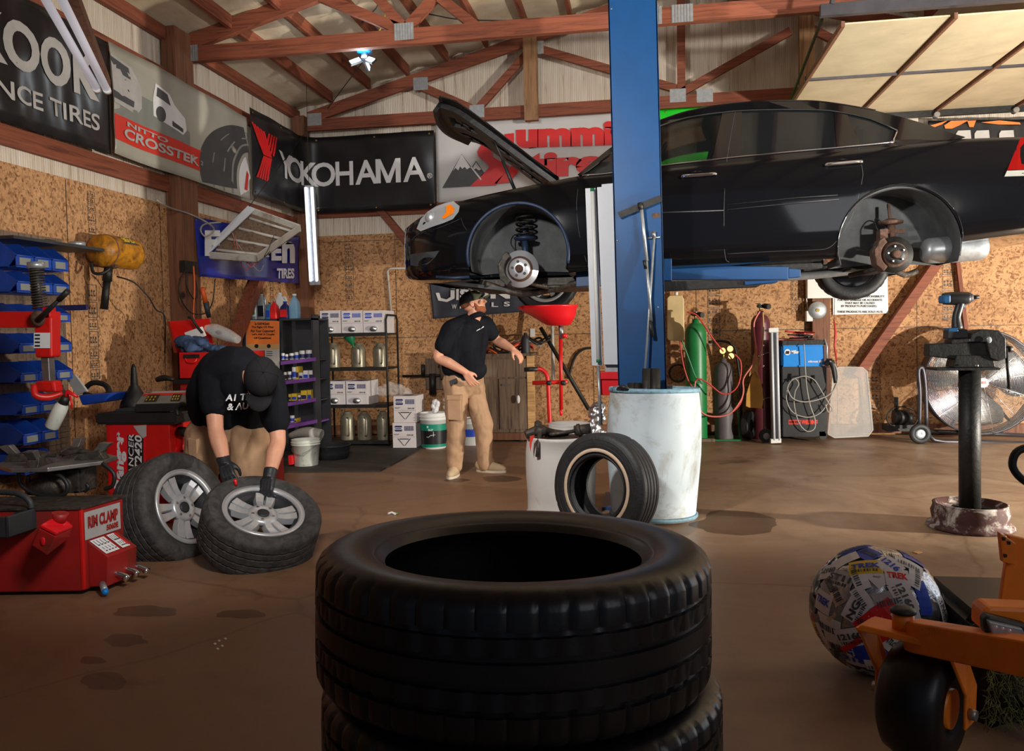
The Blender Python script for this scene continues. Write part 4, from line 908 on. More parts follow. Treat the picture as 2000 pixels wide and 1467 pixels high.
armbox([(1285, 517), (1540, 521), (1540, 546), (1285, 546)], 6.5, .14, 'arm', 'blue_post')
armbox([(1540, 524), (1564, 526), (1564, 541), (1540, 543)], 6.52, .08, 'arm_tip', 'blue_post')
armbox([(1125, 530), (1215, 526), (1215, 556), (1125, 560)], 6.5, .14, 'arm', 'blue_post')
armbox([(1285, 549), (1505, 547), (1480, 560), (1285, 569)], 6.2, .12, 'arm_brace', 'iron_dark')
armbox([(1455, 549), (1520, 547), (1520, 551), (1455, 557)], 6.18, .2, 'arm_pad', 'blue_post')
armbox([(1296, 505), (1312, 505), (1312, 548), (1296, 548)], 6.2, .3, 'carriage', 'blue_post')
B().prism([PY(x, y, 5.798) for x, y in [(1273, 418), (1288, 415), (1290, 424), (1276, 427)]], (0, .001, 0)).build('rust_patch', 'cast_rust', lift)
for x, y in ((1194, 17), (1206, 470), (1285, 600)): B().ell(PY(x, y, 5.798), (.006, .003, .006)).build('bolt', 'steel', lift)
# power unit behind the column: white strip light fixture, red box
t = thing('strip_light_fixture', 'white metal strip light fixture standing upright against the left flank of the blue lift post', 'light fixture', tuple(PY(1180, 714, 6.0)))
fx = [(1143, 366), (1197, 360), (1208, 712), (1156, 714)]
B().prism([PY(x, y, 6.0) for x, y in [(1143, 368), (1163, 367), (1177, 714), (1156, 714)]], (0, .06, 0)).build('housing', 'white_metal', t)
B().prism([PY(x, y, 6.0) for x, y in [(1166, 366), (1175, 365), (1175, 360), (1197, 358), (1209, 712), (1180, 712)]], (0, .05, 0)).build('reflector', 'white_metal', t)
B().cyl(PY(1157, 372, 5.97), PY(1169, 706, 5.97), .014, n=16).build('tube', 'white_plastic', t)
for a_, c_ in (((1156.8, 368), (1157.2, 374)), ((1168.8, 702), (1169, 708))): B().cyl(PY(*a_, 5.97), PY(*c_, 5.97), .016, n=12).build('end_cap', 'green_plastic', t)
t = thing('control_box', 'red metal control box low on the left side of the blue lift post', 'box', tuple(PY(1190, 770, 6.05)))
B().prism([PY(x, y, 6.05) for x, y in [(1172, 739), (1212, 739), (1212, 772), (1172, 772)]], (0, .12, 0)).build('casing', 'red_plastic', t, bev=.004)
B().prism([PY(x, y, 6.03) for x, y in [(1166, 726), (1212, 726), (1212, 741), (1166, 741)]], (0, .14, 0)).build('lid', 'red_plastic', t, bev=.004)
B().prism([PY(x, y, 6.05) for x, y in [(1182, 712), (1207, 712), (1207, 726), (1182, 726)]], (0, .08, 0)).build('motor_mount', 'galv', t)
B().cyl(PY(1168, 715, 6.02), PY(1174, 830, 6.02), .012, n=10).build('conduit', 'galv', t)
t = thing('squeegee', 'aluminium handled floor scraper leaning on the front of the blue post', 'scraper', tuple(PY(1273, 658, 5.75)))
B().prism([PY(x, y, 5.77) for x, y in [(1206, 415), (1290, 381), (1293, 393), (1212, 426)]], (0, .015, 0)).build('blade', 'iron_dark', t)
B().cyl(PY(1252, 402, 5.75), PY(1263, 510, 5.75), .012, n=12).cyl(PY(1262, 505, 5.75), PY(1272, 628, 5.75), .0105, n=12).build('handle', 'galv', t)
q = B(); q.cyl(PY(1249, 396, 5.75), PY(1252, 410, 5.75), .016, n=12).build('socket', 'iron_dark', t)
B().cyl(PY(1258.6, 508, 5.75), PY(1261.8, 525, 5.75), .0135, n=12).build('collar', 'cable_black', t)
B().cyl(PY(1270, 626, 5.75), PY(1274, 658, 5.75), .014, n=12).build('grip', 'cable_black', t)
t = thing('breaker_bar', 'long thin steel bar leaning behind the scraper on the blue post', 'bar', tuple(PY(1257, 760, 5.77)))
B().cyl(PY(1278, 460, 5.78), PY(1257, 765, 5.72), .008, n=12).build('shaft', 'galv', t)
B().cyl(PY(1276.5, 452, 5.78), PY(1277, 464, 5.78), .014, n=12).cyl(PY(1262, 466, 5.785), PY(1289, 463, 5.785), .005, n=8).build('head', 'steel', t)
# ================================================================== the standing mechanic
man = thing('person', 'bearded person under the sedan in black polo and olive cap, looking up', 'person', tuple(PZ(925, 926)))
Q = lambda x, y, Y: PY(x, y, Y)
def head(b, c, up, fw, sc=1.):
    c = Vector(c); up = Vector(up).normalized(); fw = (Vector(fw)-up*Vector(fw).dot(up)).normalized(); s = fw.cross(up)
    Rm = Matrix((s, fw, up)).transposed(); P = lambda a, f_, u_: c+(s*a+fw*f_+up*u_)*sc
    b.ell(P(0, -.008, .022), (.075*sc, .096*sc, .088*sc), 24, 16, Rm); b.ell(P(0, .022, -.035), (.060*sc, .070*sc, .078*sc), 20, 14, Rm)
    b.ell(P(0, .052, -.078), (.034*sc, .036*sc, .028*sc), 16, 10, Rm)         # chin
    b.tube([P(0, .084, .022), P(0, .102, .0), P(0, .113, -.014), P(0, .096, -.024)], [.008*sc, .011*sc, .014*sc, .010*sc], 10, sub=2)
    b.ell(P(0, .083, .030), (.05*sc, .012*sc, .009*sc), 14, 8, Rm)            # brow
    b.ell(P(0, .086, -.043), (.024*sc, .011*sc, .006*sc), 12, 8, Rm); b.ell(P(0, .084, -.053), (.021*sc, .011*sc, .007*sc), 12, 8, Rm)
    for e in (-1, 1):
        b.ell(P(e*.045, .066, -.012), (.020*sc, .020*sc, .018*sc), 12, 8, Rm)
        b.ell(P(e*.078, -.004, -.006), (.008*sc, .019*sc, .031*sc), 14, 10, Rm); b.ell(P(e*.084, -.010, .004), (.006*sc, .015*sc, .018*sc), 12, 8, Rm)
    return P, Rm
def eyes(parent, P, Rm, sc):
    for e in (-1, 1):
        w_ = B().ell(P(e*.031, .079, .010), (.012*sc, .009*sc, .0075*sc), 12, 8, Rm).build('eye', 'paper_white', parent); B().ell(P(e*.031, .087, .010), (.005*sc, .003*sc, .005*sc), 10, 6, Rm).build('iris', 'iron_dark', w_)
hc = Q(924, 594, 7.08); up = Vector((-.30, .05, .95)); fw = Vector((.90, .12, .36))
shN, shF = Q(881, 643, 6.92), Q(946, 634, 7.22); elN, elF = Q(855, 697, 6.90), Q(970, 664, 7.30); wrN, wrF = Q(909, 727, 6.86), Q(1001, 682, 7.20)
hipN, hipF = Q(890, 752, 7.02), Q(921, 748, 7.16); knN, knF = Q(891, 838, 6.98), Q(944, 838, 7.20); anN, anF = Q(888, 908, 7.02), Q(948, 906, 7.22)
b = B(); P_, Rm_ = head(b, hc, up, fw, 1.0)
nk = (shN+shF)/2; limb(b, [nk+Vector((0, 0, .0)), hc-up*.09-fw*.01, hc-up*.03], [.075, .060, .055])
limb(b, [Q(905, 735, 7.08), Q(908, 690, 7.06), Q(914, 650, 7.06)], [.135, .135, .13]); limb(b, [shN, nk+Vector((0, 0, .02)), shF], [.065, .075, .065])
for s_, e_, w_ in ((shN, elN, wrN), (shF, elF, wrF)): limb(b, [s_, (s_*.5+e_*.5)+Vector((0, 0, .0)), e_, (e_*.6+w_*.4), w_], [.06, .052, .043, .046, .029])
hand(b, wrN, Q(926, 752, 6.86)-wrN+Vector((0, .0, 0)), (-.3, -.9, .3), -1, 1.0, .55); hand(b, wrF, Q(1014, 694, 7.18)-wrF, (.3, -.3, .85), 1, 1.0, .6)
for h_, k_, a_ in ((hipN, knN, anN), (hipF, knF, anF)): limb(b, [h_, k_, a_], [.09, .062, .045])
body = skin(b, 'body', 'skin', man, .0055, 3); eyes(body, P_, Rm_, 1.0)
b = B(); b.ell(P_(0, .030, -.062), (.064, .062, .048), 18, 12, Rm_); b.ell(P_(0, .062, -.076), (.040, .035, .030), 14, 10, Rm_)
for e in (-1, 1): limb(b, [P_(e*.064, .012, .0), P_(e*.062, .030, -.045)], [.010, .016])
bd = skin(b, 'beard', 'beard', man, .005, 2, .003, 60)
b = B(); b.ell(P_(0, -.020, .018), (.079, .094, .06), 18, 12, Rm_); skin(b, 'hair', 'hair', man, .006, 2, .002, 60)
def cap(par, P0, Rm, m1, m2, visor_u=.045, sc=1., vl=.075, panel=None):
    P = lambda a, f_, u_: P0(a*sc, f_*sc, u_*sc)
    b = B(); n = 24; rs = []
    for k in range(8):
        t = k/7*math.pi/2; rs.append([P(.086*math.cos(t)*math.cos(a)*(1), -.008+.108*math.cos(t)*math.sin(a), .040+.078*math.sin(t)) for a in [2*math.pi*i/n for i in range(n)]])
    rs.insert(0, [P(.087*math.cos(a), -.008+.109*math.sin(a), .018) for a in [2*math.pi*i/n for i in range(n)]])
    b.rings(rs); c = b.build('cap', m1, par)
    b = B(); top, bot = [], []; k = 14
    for i in range(k+1):
        a = R(25)+R(130)*i/k; x = .078*math.cos(a); f0 = .066+.03*math.sin(a); top.append((x*1.02, f0)); bot.append((x*.98, f0+vl*math.sin(math.pi*i/k)**.6))
    g = []
    for o in (0, -.004):
        g.append([[b.v(P(x0+(x1-x0)*t, f0+(f1-f0)*t, .024+o-.018*(x0/.08)**2+.012*t)) for t in (0, .5, 1)] for (x0, f0), (x1, f1) in zip(top, bot)])
    for q in g:
        for i in range(k):
            for j in range(2): b.f([q[i][j], q[i+1][j], q[i+1][j+1], q[i][j+1]])
    for i in range(k): b.f([g[0][i][2], g[0][i+1][2], g[1][i+1][2], g[1][i][2]]); b.f([g[0][i][0], g[0][i+1][0], g[1][i+1][0], g[1][i][0]])
    b.build('visor', m2, c, smooth=True)
    B().ell(P(0, -.008, .119), (.008, .008, .004), 10, 6).build('button', m2, c)
    b = B()
    for a in (0, 60, 120):
        b.tube([P(.0865*math.cos(R(a))*math.cos(t), -.008+.1085*math.sin(R(a))*math.cos(t), .040+.0785*math.sin(t)) for t in [math.pi*i/16 for i in range(17)]], .0013, 5)
    b.build('seam', m1, c)
    return c
SCAP = 1
cap_ = cap(man, P_, Rm_, 'cap_black', 'cap_olive')
b = B(); n = 12; rs = []
for k in range(6):
    t = k/5*math.pi/2*.9; rs.append([P_(.088*math.cos(t)*math.cos(a), -.008+.1105*math.cos(t)*math.sin(a), .040+.080*math.sin(t)) for a in [R(15)+R(150)*i/n for i in range(n+1)]])
rs.insert(0, [P_(.089*math.cos(a), -.008+.111*math.sin(a), .018) for a in [R(15)+R(150)*i/n for i in range(n+1)]])
b.rings(rs, cap=False, close=False); b.build('front_panel', 'cap_olive', cap_, solid=.003)
# polo
b = B(); limb(b, [Q(903, 728, 7.08), Q(903, 705, 7.06), Q(908, 670, 7.04), Q(914, 646, 7.05)], [.158, .148, .155, .140], 18); limb(b, [Q(884, 718, 7.0), Q(889, 670, 6.98), shN+Vector((.02, .02, 0))], [.10, .10, .08]); limb(b, [Q(924, 716, 7.14), Q(930, 665, 7.16), shF+Vector((-.02, -.02, 0))], [.10, .105, .08])
b.ell(Q(925, 722, 7.0), (.12, .10, .10)); b.ell(Q(915, 700, 6.98), (.12, .09, .14)); limb(b, [shN, nk+Vector((0, 0, .03)), shF], [.085, .088, .082]); limb(b, [shN, shN*.55+elN*.45, shN*.38+elN*.62], [.083, .080, .076]); limb(b, [shF, shF*.6+elF*.4, shF*.42+elF*.58], [.08, .076, .072])
po = skin(b, 'polo_shirt', 'black_shirt', man, .008, 3, .008, 6, (1, 1, .6))
pn = hc-up*.10
b = B(); b.lathe([(.062, -.02), (.078, -.022), (.074, .022), (.066, .026)], pn-up*.012-fw*.008, up+Vector((-.05, 0, 0)), 24); b.build('collar', 'black_shirt', po, smooth=True)
o_ = Q(933, 648, 6.87); lo = plane_fn(o_, Vector((.062, .03, .022)), Vector((-.005, 0, .02)), off=.004)
lg = poly(poly(B(), [(0, .1), (.12, .5), (.5, .75), (.62, .45), (.45, .4), (.15, .25)], lo), [(.62, .45), (.8, .95), (1, 1.2), (1.05, .8), (.8, .6)], lo)
for v in lg.b.verts: v.co.y -= .06
lg.build('chest_logo', 'print_white', po)
# cargo trousers
b = B(); limb(b, [Q(904, 728, 7.08), Q(905, 748, 7.09)], [.142, .150], 18)
limb(b, [hipN+Vector((0, 0, .04)), hipN*.6+knN*.4, knN, knN*.4+anN*.6, anN+Vector((0, 0, -.01))], [.112, .102, .086, .080, .072], 16); limb(b, [hipF+Vector((0, 0, .04)), hipF*.6+knF*.4, knF, knF*.4+anF*.6, anF+Vector((0, 0, -.01))], [.112, .098, .084, .080, .073], 16)
tr = skin(b, 'cargo_trousers', 'khaki', man, .008, 2, .012, 7, (1, 1, .8))
def patch(px, Y, nm, mat, par, d=.02, bev=.005): return B().prism([Q(x, y, Y) for x, y in px], (0, d, 0)).build(nm, mat, par, bev=bev)
patch([(873, 776), (899, 776), (901, 822), (875, 820)], 6.86, 'cargo_pocket', 'khaki', tr, .10); patch([(872, 772), (900, 772), (900, 782), (872, 782)], 6.853, 'pocket_flap', 'khaki', tr, .09)
patch([(877, 744), (890, 739), (892, 746), (879, 753)], 6.872, 'belt_clip', 'dark_plastic', tr, .04, .002)
B().lathe([(.136, -.018), (.146, -.018), (.146, .018), (.136, .018)], Q(904, 731, 7.08), (0, 0, 1), 32, closed=True).build('waistband', 'khaki', tr)
# shoes
def shoe(par, a, toe, L=.27, w=.048):
    a = Vector(a); d = Vector(toe).normalized(); s = Vector((-d.y, d.x, 0)); P = lambda f_, c, u_: Vector((a.x, a.y, 0))+d*f_+s*c+Vector((0, 0, u_))
    b = B(); limb(b, [P(-.055, 0, .065), P(-.04, 0, .05), P(.06, 0, .048), P(.15, 0, .036), P(.175, 0, .032)], [.044, .042, .046, .034, .024], 16); b.ell(P(-.02, 0, .09), (.045, .045, .03))
    for v in b.b.verts: v.co.z = max(v.co.z, .016)
    sh = skin(b, 'shoe', 'shoe', par, .005, 3)
    b = B(); pts = []
    for i in range(28):
        t = 2*math.pi*i/28; f_ = .055+.145*math.cos(t); c = (w+.004*math.cos(t))*math.sin(t); pts.append(P(f_, c, 0))
    b.prism(pts, (0, 0, .02)).build('sole', 'shoe_sole', sh)
shoe(man, (anN.x, anN.y, 0), (-.03, -1, 0)); shoe(man, (anF.x, anF.y, 0), (1, -.18, 0))
# ================================================================== the bending mechanic
mb = thing('person', 'person in black tee, cap and gloves bent over two alloy wheels', 'person', (PY(440, 830, 4.95).x, 4.95, 0))
hc = Q(508, 742, 4.44); up = Vector((.50, -.72, .30)); fw = Vector((.10, -.42, -.90))
shL, shR = Q(417, 732, 4.62), Q(528, 745, 4.66); elL, elR = Q(421, 838, 4.52), Q(543, 858, 4.60); wrL, wrR = Q(438, 903, 4.44), Q(527, 927, 4.46)
b = B(); P_, Rm_ = head(b, hc, up, fw, 1.0)
nk = Q(466, 716, 4.66); limb(b, [nk, hc-up*.10, hc-up*.02], [.062, .055, .052])
limb(b, [Q(440, 820, 4.98), Q(446, 770, 4.86), Q(464, 735, 4.68)], [.14, .14, .13]); limb(b, [shL, nk, shR], [.065, .08, .065])
for s_, e_, w_ in ((shL, elL, wrL), (shR, elR, wrR)): limb(b, [s_, s_*.5+e_*.5, e_, e_*.6+w_*.4, w_], [.062, .056, .046, .050, .033])
hiL, hiR = Q(405, 850, 4.98), Q(488, 850, 4.98); kL, kR = Q(392, 938, 4.85), Q(492, 940, 4.85); aL, aR = Vector((kL.x-.02, 5.0, .12)), Vector((kR.x+.03, 5.0, .12))
for h_, k_, a_ in ((hiL, kL, aL), (hiR, kR, aR)): limb(b, [h_, k_, a_], [.09, .065, .048])
body = skin(b, 'body', 'skin', mb, .0065, 3); eyes(body, P_, Rm_, 1.0)
b = B(); b.ell(P_(0, -.022, .012), (.082, .098, .070), 20, 12, Rm_)
for k in range(12):
    p = P_(-.075+.02*random.random(), -.08+.05*random.random(), -.03+.07*random.random()); b.tube([p, p+Vector((-.02, 0, .015)), p+Vector((-.045-.02*random.random(), 0, .01-.03*random.random()))], [.010, .006, .002], 6, sub=2)
skin(b, 'hair', 'hair', mb, .006, 1, .003, 50)
cap(mb, P_, Rm_, 'cap_black', 'cap_black', vl=.085, sc=1.1)
b = B(); limb(b, [Q(444, 812, 4.98), Q(445, 775, 4.88), Q(452, 735, 4.76), Q(464, 718, 4.66)], [.165, .175, .170, .14], 18)
limb(b, [Q(405, 805, 4.94), Q(405, 765, 4.82), Q(425, 722, 4.70), shL], [.12, .125, .12, .088]); limb(b, [Q(492, 812, 4.96), Q(505, 772, 4.82), Q(515, 745, 4.70), shR], [.12, .125, .115, .09])
limb(b, [shL, Q(464, 716, 4.64), shR], [.09, .125, .09]); b.ell(Q(472, 752, 4.60), (.13, .10, .12)); limb(b, [shL, shL*.55+elL*.45, shL*.42+elL*.58], [.092, .088, .084]); limb(b, [shR, shR*.5+elR*.5, shR*.30+elR*.70], [.092, .086, .080])
ts = skin(b, 'tee_shirt', 'black_shirt', mb, .009, 3, .009, 5, (1, 1, .5))
me = ts.data; 
def front_y(x, z):   # nearest shirt surface toward the room at x, z
    best = None
    for v in me.vertices:
        p = WM[ts.name] @ v.co
        if abs(p.x-x) < .02 and abs(p.z-z) < .02 and (best is None or p.y < best): best = p.y
    return best if best else 4.6
def chest(u, v):
    px = 440+72*u; py = 800-26*v-8*u+(-10*(u-.5)**2); p = Q(px, py, 4.66); y = front_y(p.x, p.z); return Q(px, py, y-.008)
b = B(); text(b, 'A1 TIRE', 0, .55, .92, 1.05, chest, .03, .15); text(b, '& AUTO', .05, -.15, 1.0, .38, chest, .03, .15); b.build('chest_print', 'print_white', ts)
b = B(); limb(b, [Q(444, 830, 4.99), Q(444, 850, 5.0)], [.17, .17], 18)
limb(b, [hiL, hiL*.5+kL*.5, kL, aL], [.145, .128, .108, .095], 16); limb(b, [hiR, hiR*.5+kR*.5, kR, aR], [.145, .128, .108, .095], 16)
tr = skin(b, 'cargo_trousers', 'khaki', mb, .009, 2, .012, 6, (1, 1, .8))
B().prism([Q(x, y, 4.80) for x, y in [(366, 855), (384, 858), (386, 922), (368, 918)]], (0, .12, 0)).build('cargo_pocket', 'khaki', tr, bev=.006)
shoe(mb, (aL.x, 5.0, 0), (-.2, -1, 0)); shoe(mb, (aR.x, 5.0, 0), (.2, -1, 0))
for w_, d_, s_, nm in ((wrL, Q(452, 950, 4.36)-wrL, -1, 0), (wrR, Q(517, 972, 4.38)-wrR, 1, 1)):
    b = B(); hand(b, w_, d_, (0, -.8, .5), s_, 1.12, .8); b.cyl(w_-d_.normalized()*.035, w_+d_.normalized()*.03, .041, .036, 16); skin(b, 'glove', 'glove', mb, .0055, 2)
b = B(); p = Q(461, 948, 4.32); b.cyl(p, p+Vector((.0, -.01, .035)), .009, n=12); tag(b.build('valve_tool', 'red_plastic'), 'small red tool in the left glove of the bending person', 'tool')
# ================================================================== tyres on the floor
def ax_from(c, px0, px1): pass
# stack of dark tyres in the foreground
S0 = PY(1004, 1090, 1.62); sx, sy = S0.x, 1.60
for k in range(4):
    tilt = (R(-2.6), R(.7), 0) if k == 0 else ((R(-2.2), R(.3), 0) if k == 1 else (R(-1), 0, 0))
    z = [.707, .48, .288, .096][k]; dx = [0, .012, .02, .0][k]
    t = thing('stacked_tyre', ['black tyre lying on top of the foreground stack', 'black tyre second from the top of the foreground stack', 'black tyre third from the top of the foreground stack', 'black tyre at the bottom of the foreground stack'][k], 'tyre', (sx+dx, sy, z), rot=tilt, group='tyres stacked in the foreground')
    ax = WM[t.name].to_3x3() @ Vector((0, 0, 1)); c = Vector((sx+dx, sy, z)); Rr, ri = (.386, .254) if k != 1 else (.392, .254)
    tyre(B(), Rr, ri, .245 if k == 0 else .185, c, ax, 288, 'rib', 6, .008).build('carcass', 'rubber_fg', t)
    if k < 2:
        hb = (.245 if k == 0 else .185)*.5; B().lathe([(ri+.014, hb*.86), (ri+.022, hb*.93), (ri+.03, hb*.9)], c, ax, 96, cap=False).build('bead_ring', 'rubber_fg', t)
def wheel_thing(label, c, ax, Rr, ri, W, rot=0, dusty='rubber_dusty', tread='dir'):
    c = Vector(c); ax = Vector(ax).normalized(); t = thing('wheel', label, 'wheel', tuple(c), group='alloy wheels being worked on')
    tyre(B(), Rr, ri, W, c, ax, 200, tread, 5, .006).build('tyre', dusty, t); rim_alloy(t, c, ax, ri-.002, W*.88, 'alloy', rot=rot); return t
# left wheel leans back on the tyre changer, right wheel lies against it under the gloves
cL = PY(338, 1000, 4.45); cR = PY(508, 1028, 4.28)
wheel_thing('alloy wheel with worn tyre standing tilted beside the red tyre changer', cL, (.93, -.20, .36), .34, .222, .265, .3)
wheel_thing('alloy wheel and tyre lying tilted in front, under the gloved hands of the bending person', cR, (.37, -.28, .86), .325, .220, .255, .75)
# whitewall tyre leaning on the drum
cW = PY(1182, 937, 4.88); cW.z = .318
axw = Vector((-.52, -.84, .10)).normalized()
t = thing('whitewall_tyre', 'old whitewall tyre leaning against the two white drums', 'tyre', (cW.x, cW.y, 0))
tyre(B(), .325, .178, .19, cW, axw, 160, 'rib', 50, .007).build('carcass', 'rubber', t)
B().lathe([(.212, .0985), (.213, .1005), (.232, .1005), (.233, .0985)], cW, axw, 96, cap=False).build('whitewall', 'whitewall', t)
for rr in (.196, .25, .285): B().lathe([(rr-.004, .098), (rr, .1005), (rr+.004, .098)], cW, axw, 96, cap=False).build('sidewall_ridge', 'rubber', t)
# drums
def drum(nm, label, c, r0, rm, r1, h, mat, tilt=(0, 0, 0), rimm='drum_rim', n=72):
    t = thing(nm, label, 'drum', tuple(c), rot=tilt); b = B(); W_ = WM[t.name]; ax = W_.to_3x3() @ Vector((0, 0, 1)); c = Vector(c)
    prof = [(.001, .006), (r0-.03, .0), (r0+.006, .012), (r0+.010, .025), (r0, .04), (r0+(rm-r0)*.6, h*.25), (rm, h*.5), (rm-.004, h*.62), (r1+(rm-r1)*.55, h*.8), (r1, h*.95), (r1+.002, h-.02), (r1-.004, h-.004), (r1-.012, h), (r1-.016, h-.03), (r1-.014, h*.8), (rm-.02, h*.5), (r0-.02, .04), (.001, .03)]
    b.lathe(prof, c, ax, n, rfn=lambda k, i: .006*math.sin(i*4*math.pi/n+k)*(1 if 4 < k < 13 else 0)); b.build('shell', mat, t)
    return t, ax
cD = PZ(1275, 1000); cD = Vector((PY(1276, 1000, 5.52).x, 5.52, 0))
t, ax = drum('plastic_drum', 'tall stained white-blue plastic drum in front of the blue post', cD, .278, .312, .292, .86, 'drum_white', (R(-1.5), R(1.2), 0))
B().lathe([(.287, .835), (.300, .84), (.302, .852), (.299, .866), (.288, .868), (.282, .856)], cD, ax, 64, closed=True).build('rim', 'drum_rim', t)
B().lathe([(.281, .012), (.292, .02), (.292, .035), (.279, .04)], cD, ax, 64, closed=True).build('base_ring', 'drum_rim', t)
b = B(); 
for px, py, w_, h_ in ((1207, 842, .055, .06),):
    pts = [(PY(px+w_*160*math.cos(a)*(1+.2*math.sin(3*a)), py+h_*190*math.sin(a), 5.0)) for a in [2*math.pi*i/22 for i in range(22)]]
    rad = lambda p: p
    vs = []
    for p in pts:
        d = p-Vector((0, 0, HC)); lo_, hi_ = .8, 1.3
        for _ in range(40):
            m = (lo_+hi_)/2; q = Vector((0, 0, HC))+d*m; rr = math.hypot(q.x-cD.x, q.y-cD.y); rrD = .312
            if rr > .3085: lo_ = m
            else: hi_ = m
        vs.append(b.v(Vector((0, 0, HC))+d*(lo_-.002)))
    b.f(vs)
b.build('green_stain', simple('green_stain', hexc(170, 182, 140), .6), t)
for k, (x0, y0, x1, y1, r) in enumerate(((1232, 757, 1234, 700, .03), (1244, 757, 1245, 722, .03), (1262, 760, 1264, 720, .034), (1278, 760, 1280, 720, .034))):
    b = B(); p0 = PY(x0, y0+30, 5.58); p1 = PY(x1, y1 if k > 1 else 748, 5.62); b.cyl(p0-Vector((0, 0, .25)), p1, r, n=20)
    tag(b.build('pipe_end', 'iron_dark'), ['short dark pipe poking out of the tall drum, leftmost', 'short dark pipe in the tall drum, second from the left', 'dark wide pipe standing higher in the tall drum, third from the left', 'dark wide pipe standing in the tall drum, rightmost'][k], 'pipe', 'pipes standing in the tall drum')
b = B(); b.tube([PY(1208, 775, 5.42), PY(1207, 762, 5.38), PY(1215, 756, 5.3), PY(1226, 760, 5.3), PY(1228, 770, 5.35)], .014, 10, sub=5); tag(b.build('hook', 'iron_dark'), 'dark bent hook over the rim of the tall drum', 'hook')
cE = Vector((PY(1097, 1000, 5.55).x, 5.55, 0))
t, ax = drum('short_drum', 'short cut-open white drum full of scrap metal', cE, .232, .238, .226, .545, 'drum_white2', (0, 0, 0))
B().prism([PY(x, y, 5.31) for x, y in [(1131, 862), (1156, 858), (1156, 876), (1129, 880)]], (0, .02, 0)).build('cut_opening', 'iron_dark', t)
B().prism([PY(x, y, 5.315) for x, y in [(1035, 852), (1044, 850), (1038, 866), (1036, 882), (1034, 868)]], (0, .01, 0)).build('red_paint_drip', 'print_rose', t)
zs = .53
b = B(); p = lambda dx, dy, z: (cE.x+dx, cE.y+dy, z)
b.cyl(p(-.1, -.05, zs+.02), p(.17, .02, zs+.05), .013, n=12).cyl(p(.10, .0, zs+.045), p(.20, .03, zs+.055), .035, n=16).cyl(p(.12, .0, zs+.045), p(.14, .0, zs+.05), .045, n=16); b.build('x', 'iron_grease'); o = C.objects[-1] if False else bpy.data.objects['x']; o.name = 'axle_shaft'; tag(o, 'rusty axle shaft lying across the short white drum', 'axle')
b = B(); b.tube([p(-.22, -.12, zs+.03), p(-.13, -.08, zs+.06), p(-.06, .0, zs+.03), p(.05, .05, zs+.02)], [.03, .035, .03, .015], 10, sub=4).cyl(p(-.13, -.22, zs-.10), p(-.12, -.15, zs+.05), .015, n=10).ell(p(-.12, -.12, zs+.055), (.045, .03, .035)).cyl(p(-.15, -.05, zs+.05), p(-.14, -.08, zs+.11), .025, n=12)
tag(b.build('suspension_link', 'iron_grease'), 'greasy control arm hooked over the left rim of the short drum', 'car part')
b = B(); b.cyl(p(0, 0, .1), p(0, 0, zs-.0), .20, n=30); tag(b.build('scrap_metal', 'iron_grease'), 'dark scrap filling the short white drum', 'scrap')
# white pail behind the short drum
def bucket(label, c, r0, r1, h, mat, rim=True, name='bucket', cat='bucket', group=None):
    t = thing(name, label, cat, tuple(c), group=group); c = Vector(c)
    B().lathe([(.001, .004), (r0-.004, 0), (r0, .006), (r1, h*.80), (r1+.008, h*.805), (r1+.008, h*.83), (r1, h*.835), (r1+.002, h*.88), (r1+.010, h*.885), (r1+.010, h*.905), (r1+.002, h*.91), (r1+.003, h*.985), (r1+.006, h), (r1-.006, h), (r1-.008, h*.9), (r0-.01, .02), (.001, .02)], c, (0, 0, 1), 48).build('shell', mat, t); return t
bucket('white pail behind the short white drum', (PY(1112, 850, 6.1).x, 6.1, 0), .14, .152, .565, 'drum_white2')
# ================================================================== ceiling-hung lights
t = thing('tube_fixture', 'fluorescent fixture with two unlit tubes hanging diagonally at upper left', 'light fixture', tuple(PX(190, 160, -2.4)))
a0, a1 = PY(100, -40, 3.2), PY(205, 172, 3.9)
B().beam(PY(129, -45, 3.2), PY(207, 164, 3.93), .045, .05).build('housing', 'brown_post', t)
for k, ((x0, y0), (x1, y1)) in enumerate((((78, -20), (187, 170)), ((112, -20), (207, 172)))):
    B().cyl(PY(x0, y0, 3.15), PY(x1, y1, 3.85), .019, n=16).build('tube', 'tube_dim', t)  # unlit tubes, with a faint glow put into their material
for x, y in ((188, 172), (208, 174)): B().cyl(PY(x, y, 3.85), PY(x+2, y+4, 3.88), .02, n=12).build('tube_socket', 'white_plastic', t)
t = thing('troffer_fixture', 'battered open white ceiling light fixture hanging aslant, wires dangling, unlit', 'light fixture', tuple(PX(490, 450, -3.9)))
A_, B_, C_, D_ = PY(394, 492, 7.3), PY(484, 402, 8.0), PY(587, 439, 8.2), PY(500, 500, 7.4)
n_ = (B_-A_).cross(D_-A_).normalized(); n_ = n_ if n_.dot(A_-Vector((0, 0, HC))) > 0 else -n_
B().prism([A_+n_*.07, B_+n_*.07, C_+n_*.07, D_+n_*.07], n_*.01).build('back_pan', 'bench_wood', t)
for p, q, w_ in ((A_, B_, .075), (B_, C_, .03), (C_, D_, .045), (D_, A_, .03)): B().prism([p, q, q+n_*.08, p+n_*.08], ((A_+C_)/2-(p+q)/2).normalized()*.02).build('frame_side', 'old_white_metal', t)
d1 = (B_-A_); B().prism([A_-n_*.002, B_-n_*.002, B_+(C_-B_)*.14, A_+(D_-A_)*.14], n_*.012).build('face_plate', 'white_metal', t)
for f in (.12, .36, .60, .84): p = A_+d1*f; q = D_+(C_-D_)*f; B().cyl(p+(q-p)*.15+n_*.035, q+n_*.035-(q-p)*.03, .014, n=12).build('tube', 'old_white_metal', t)
rnd = random.Random(5)
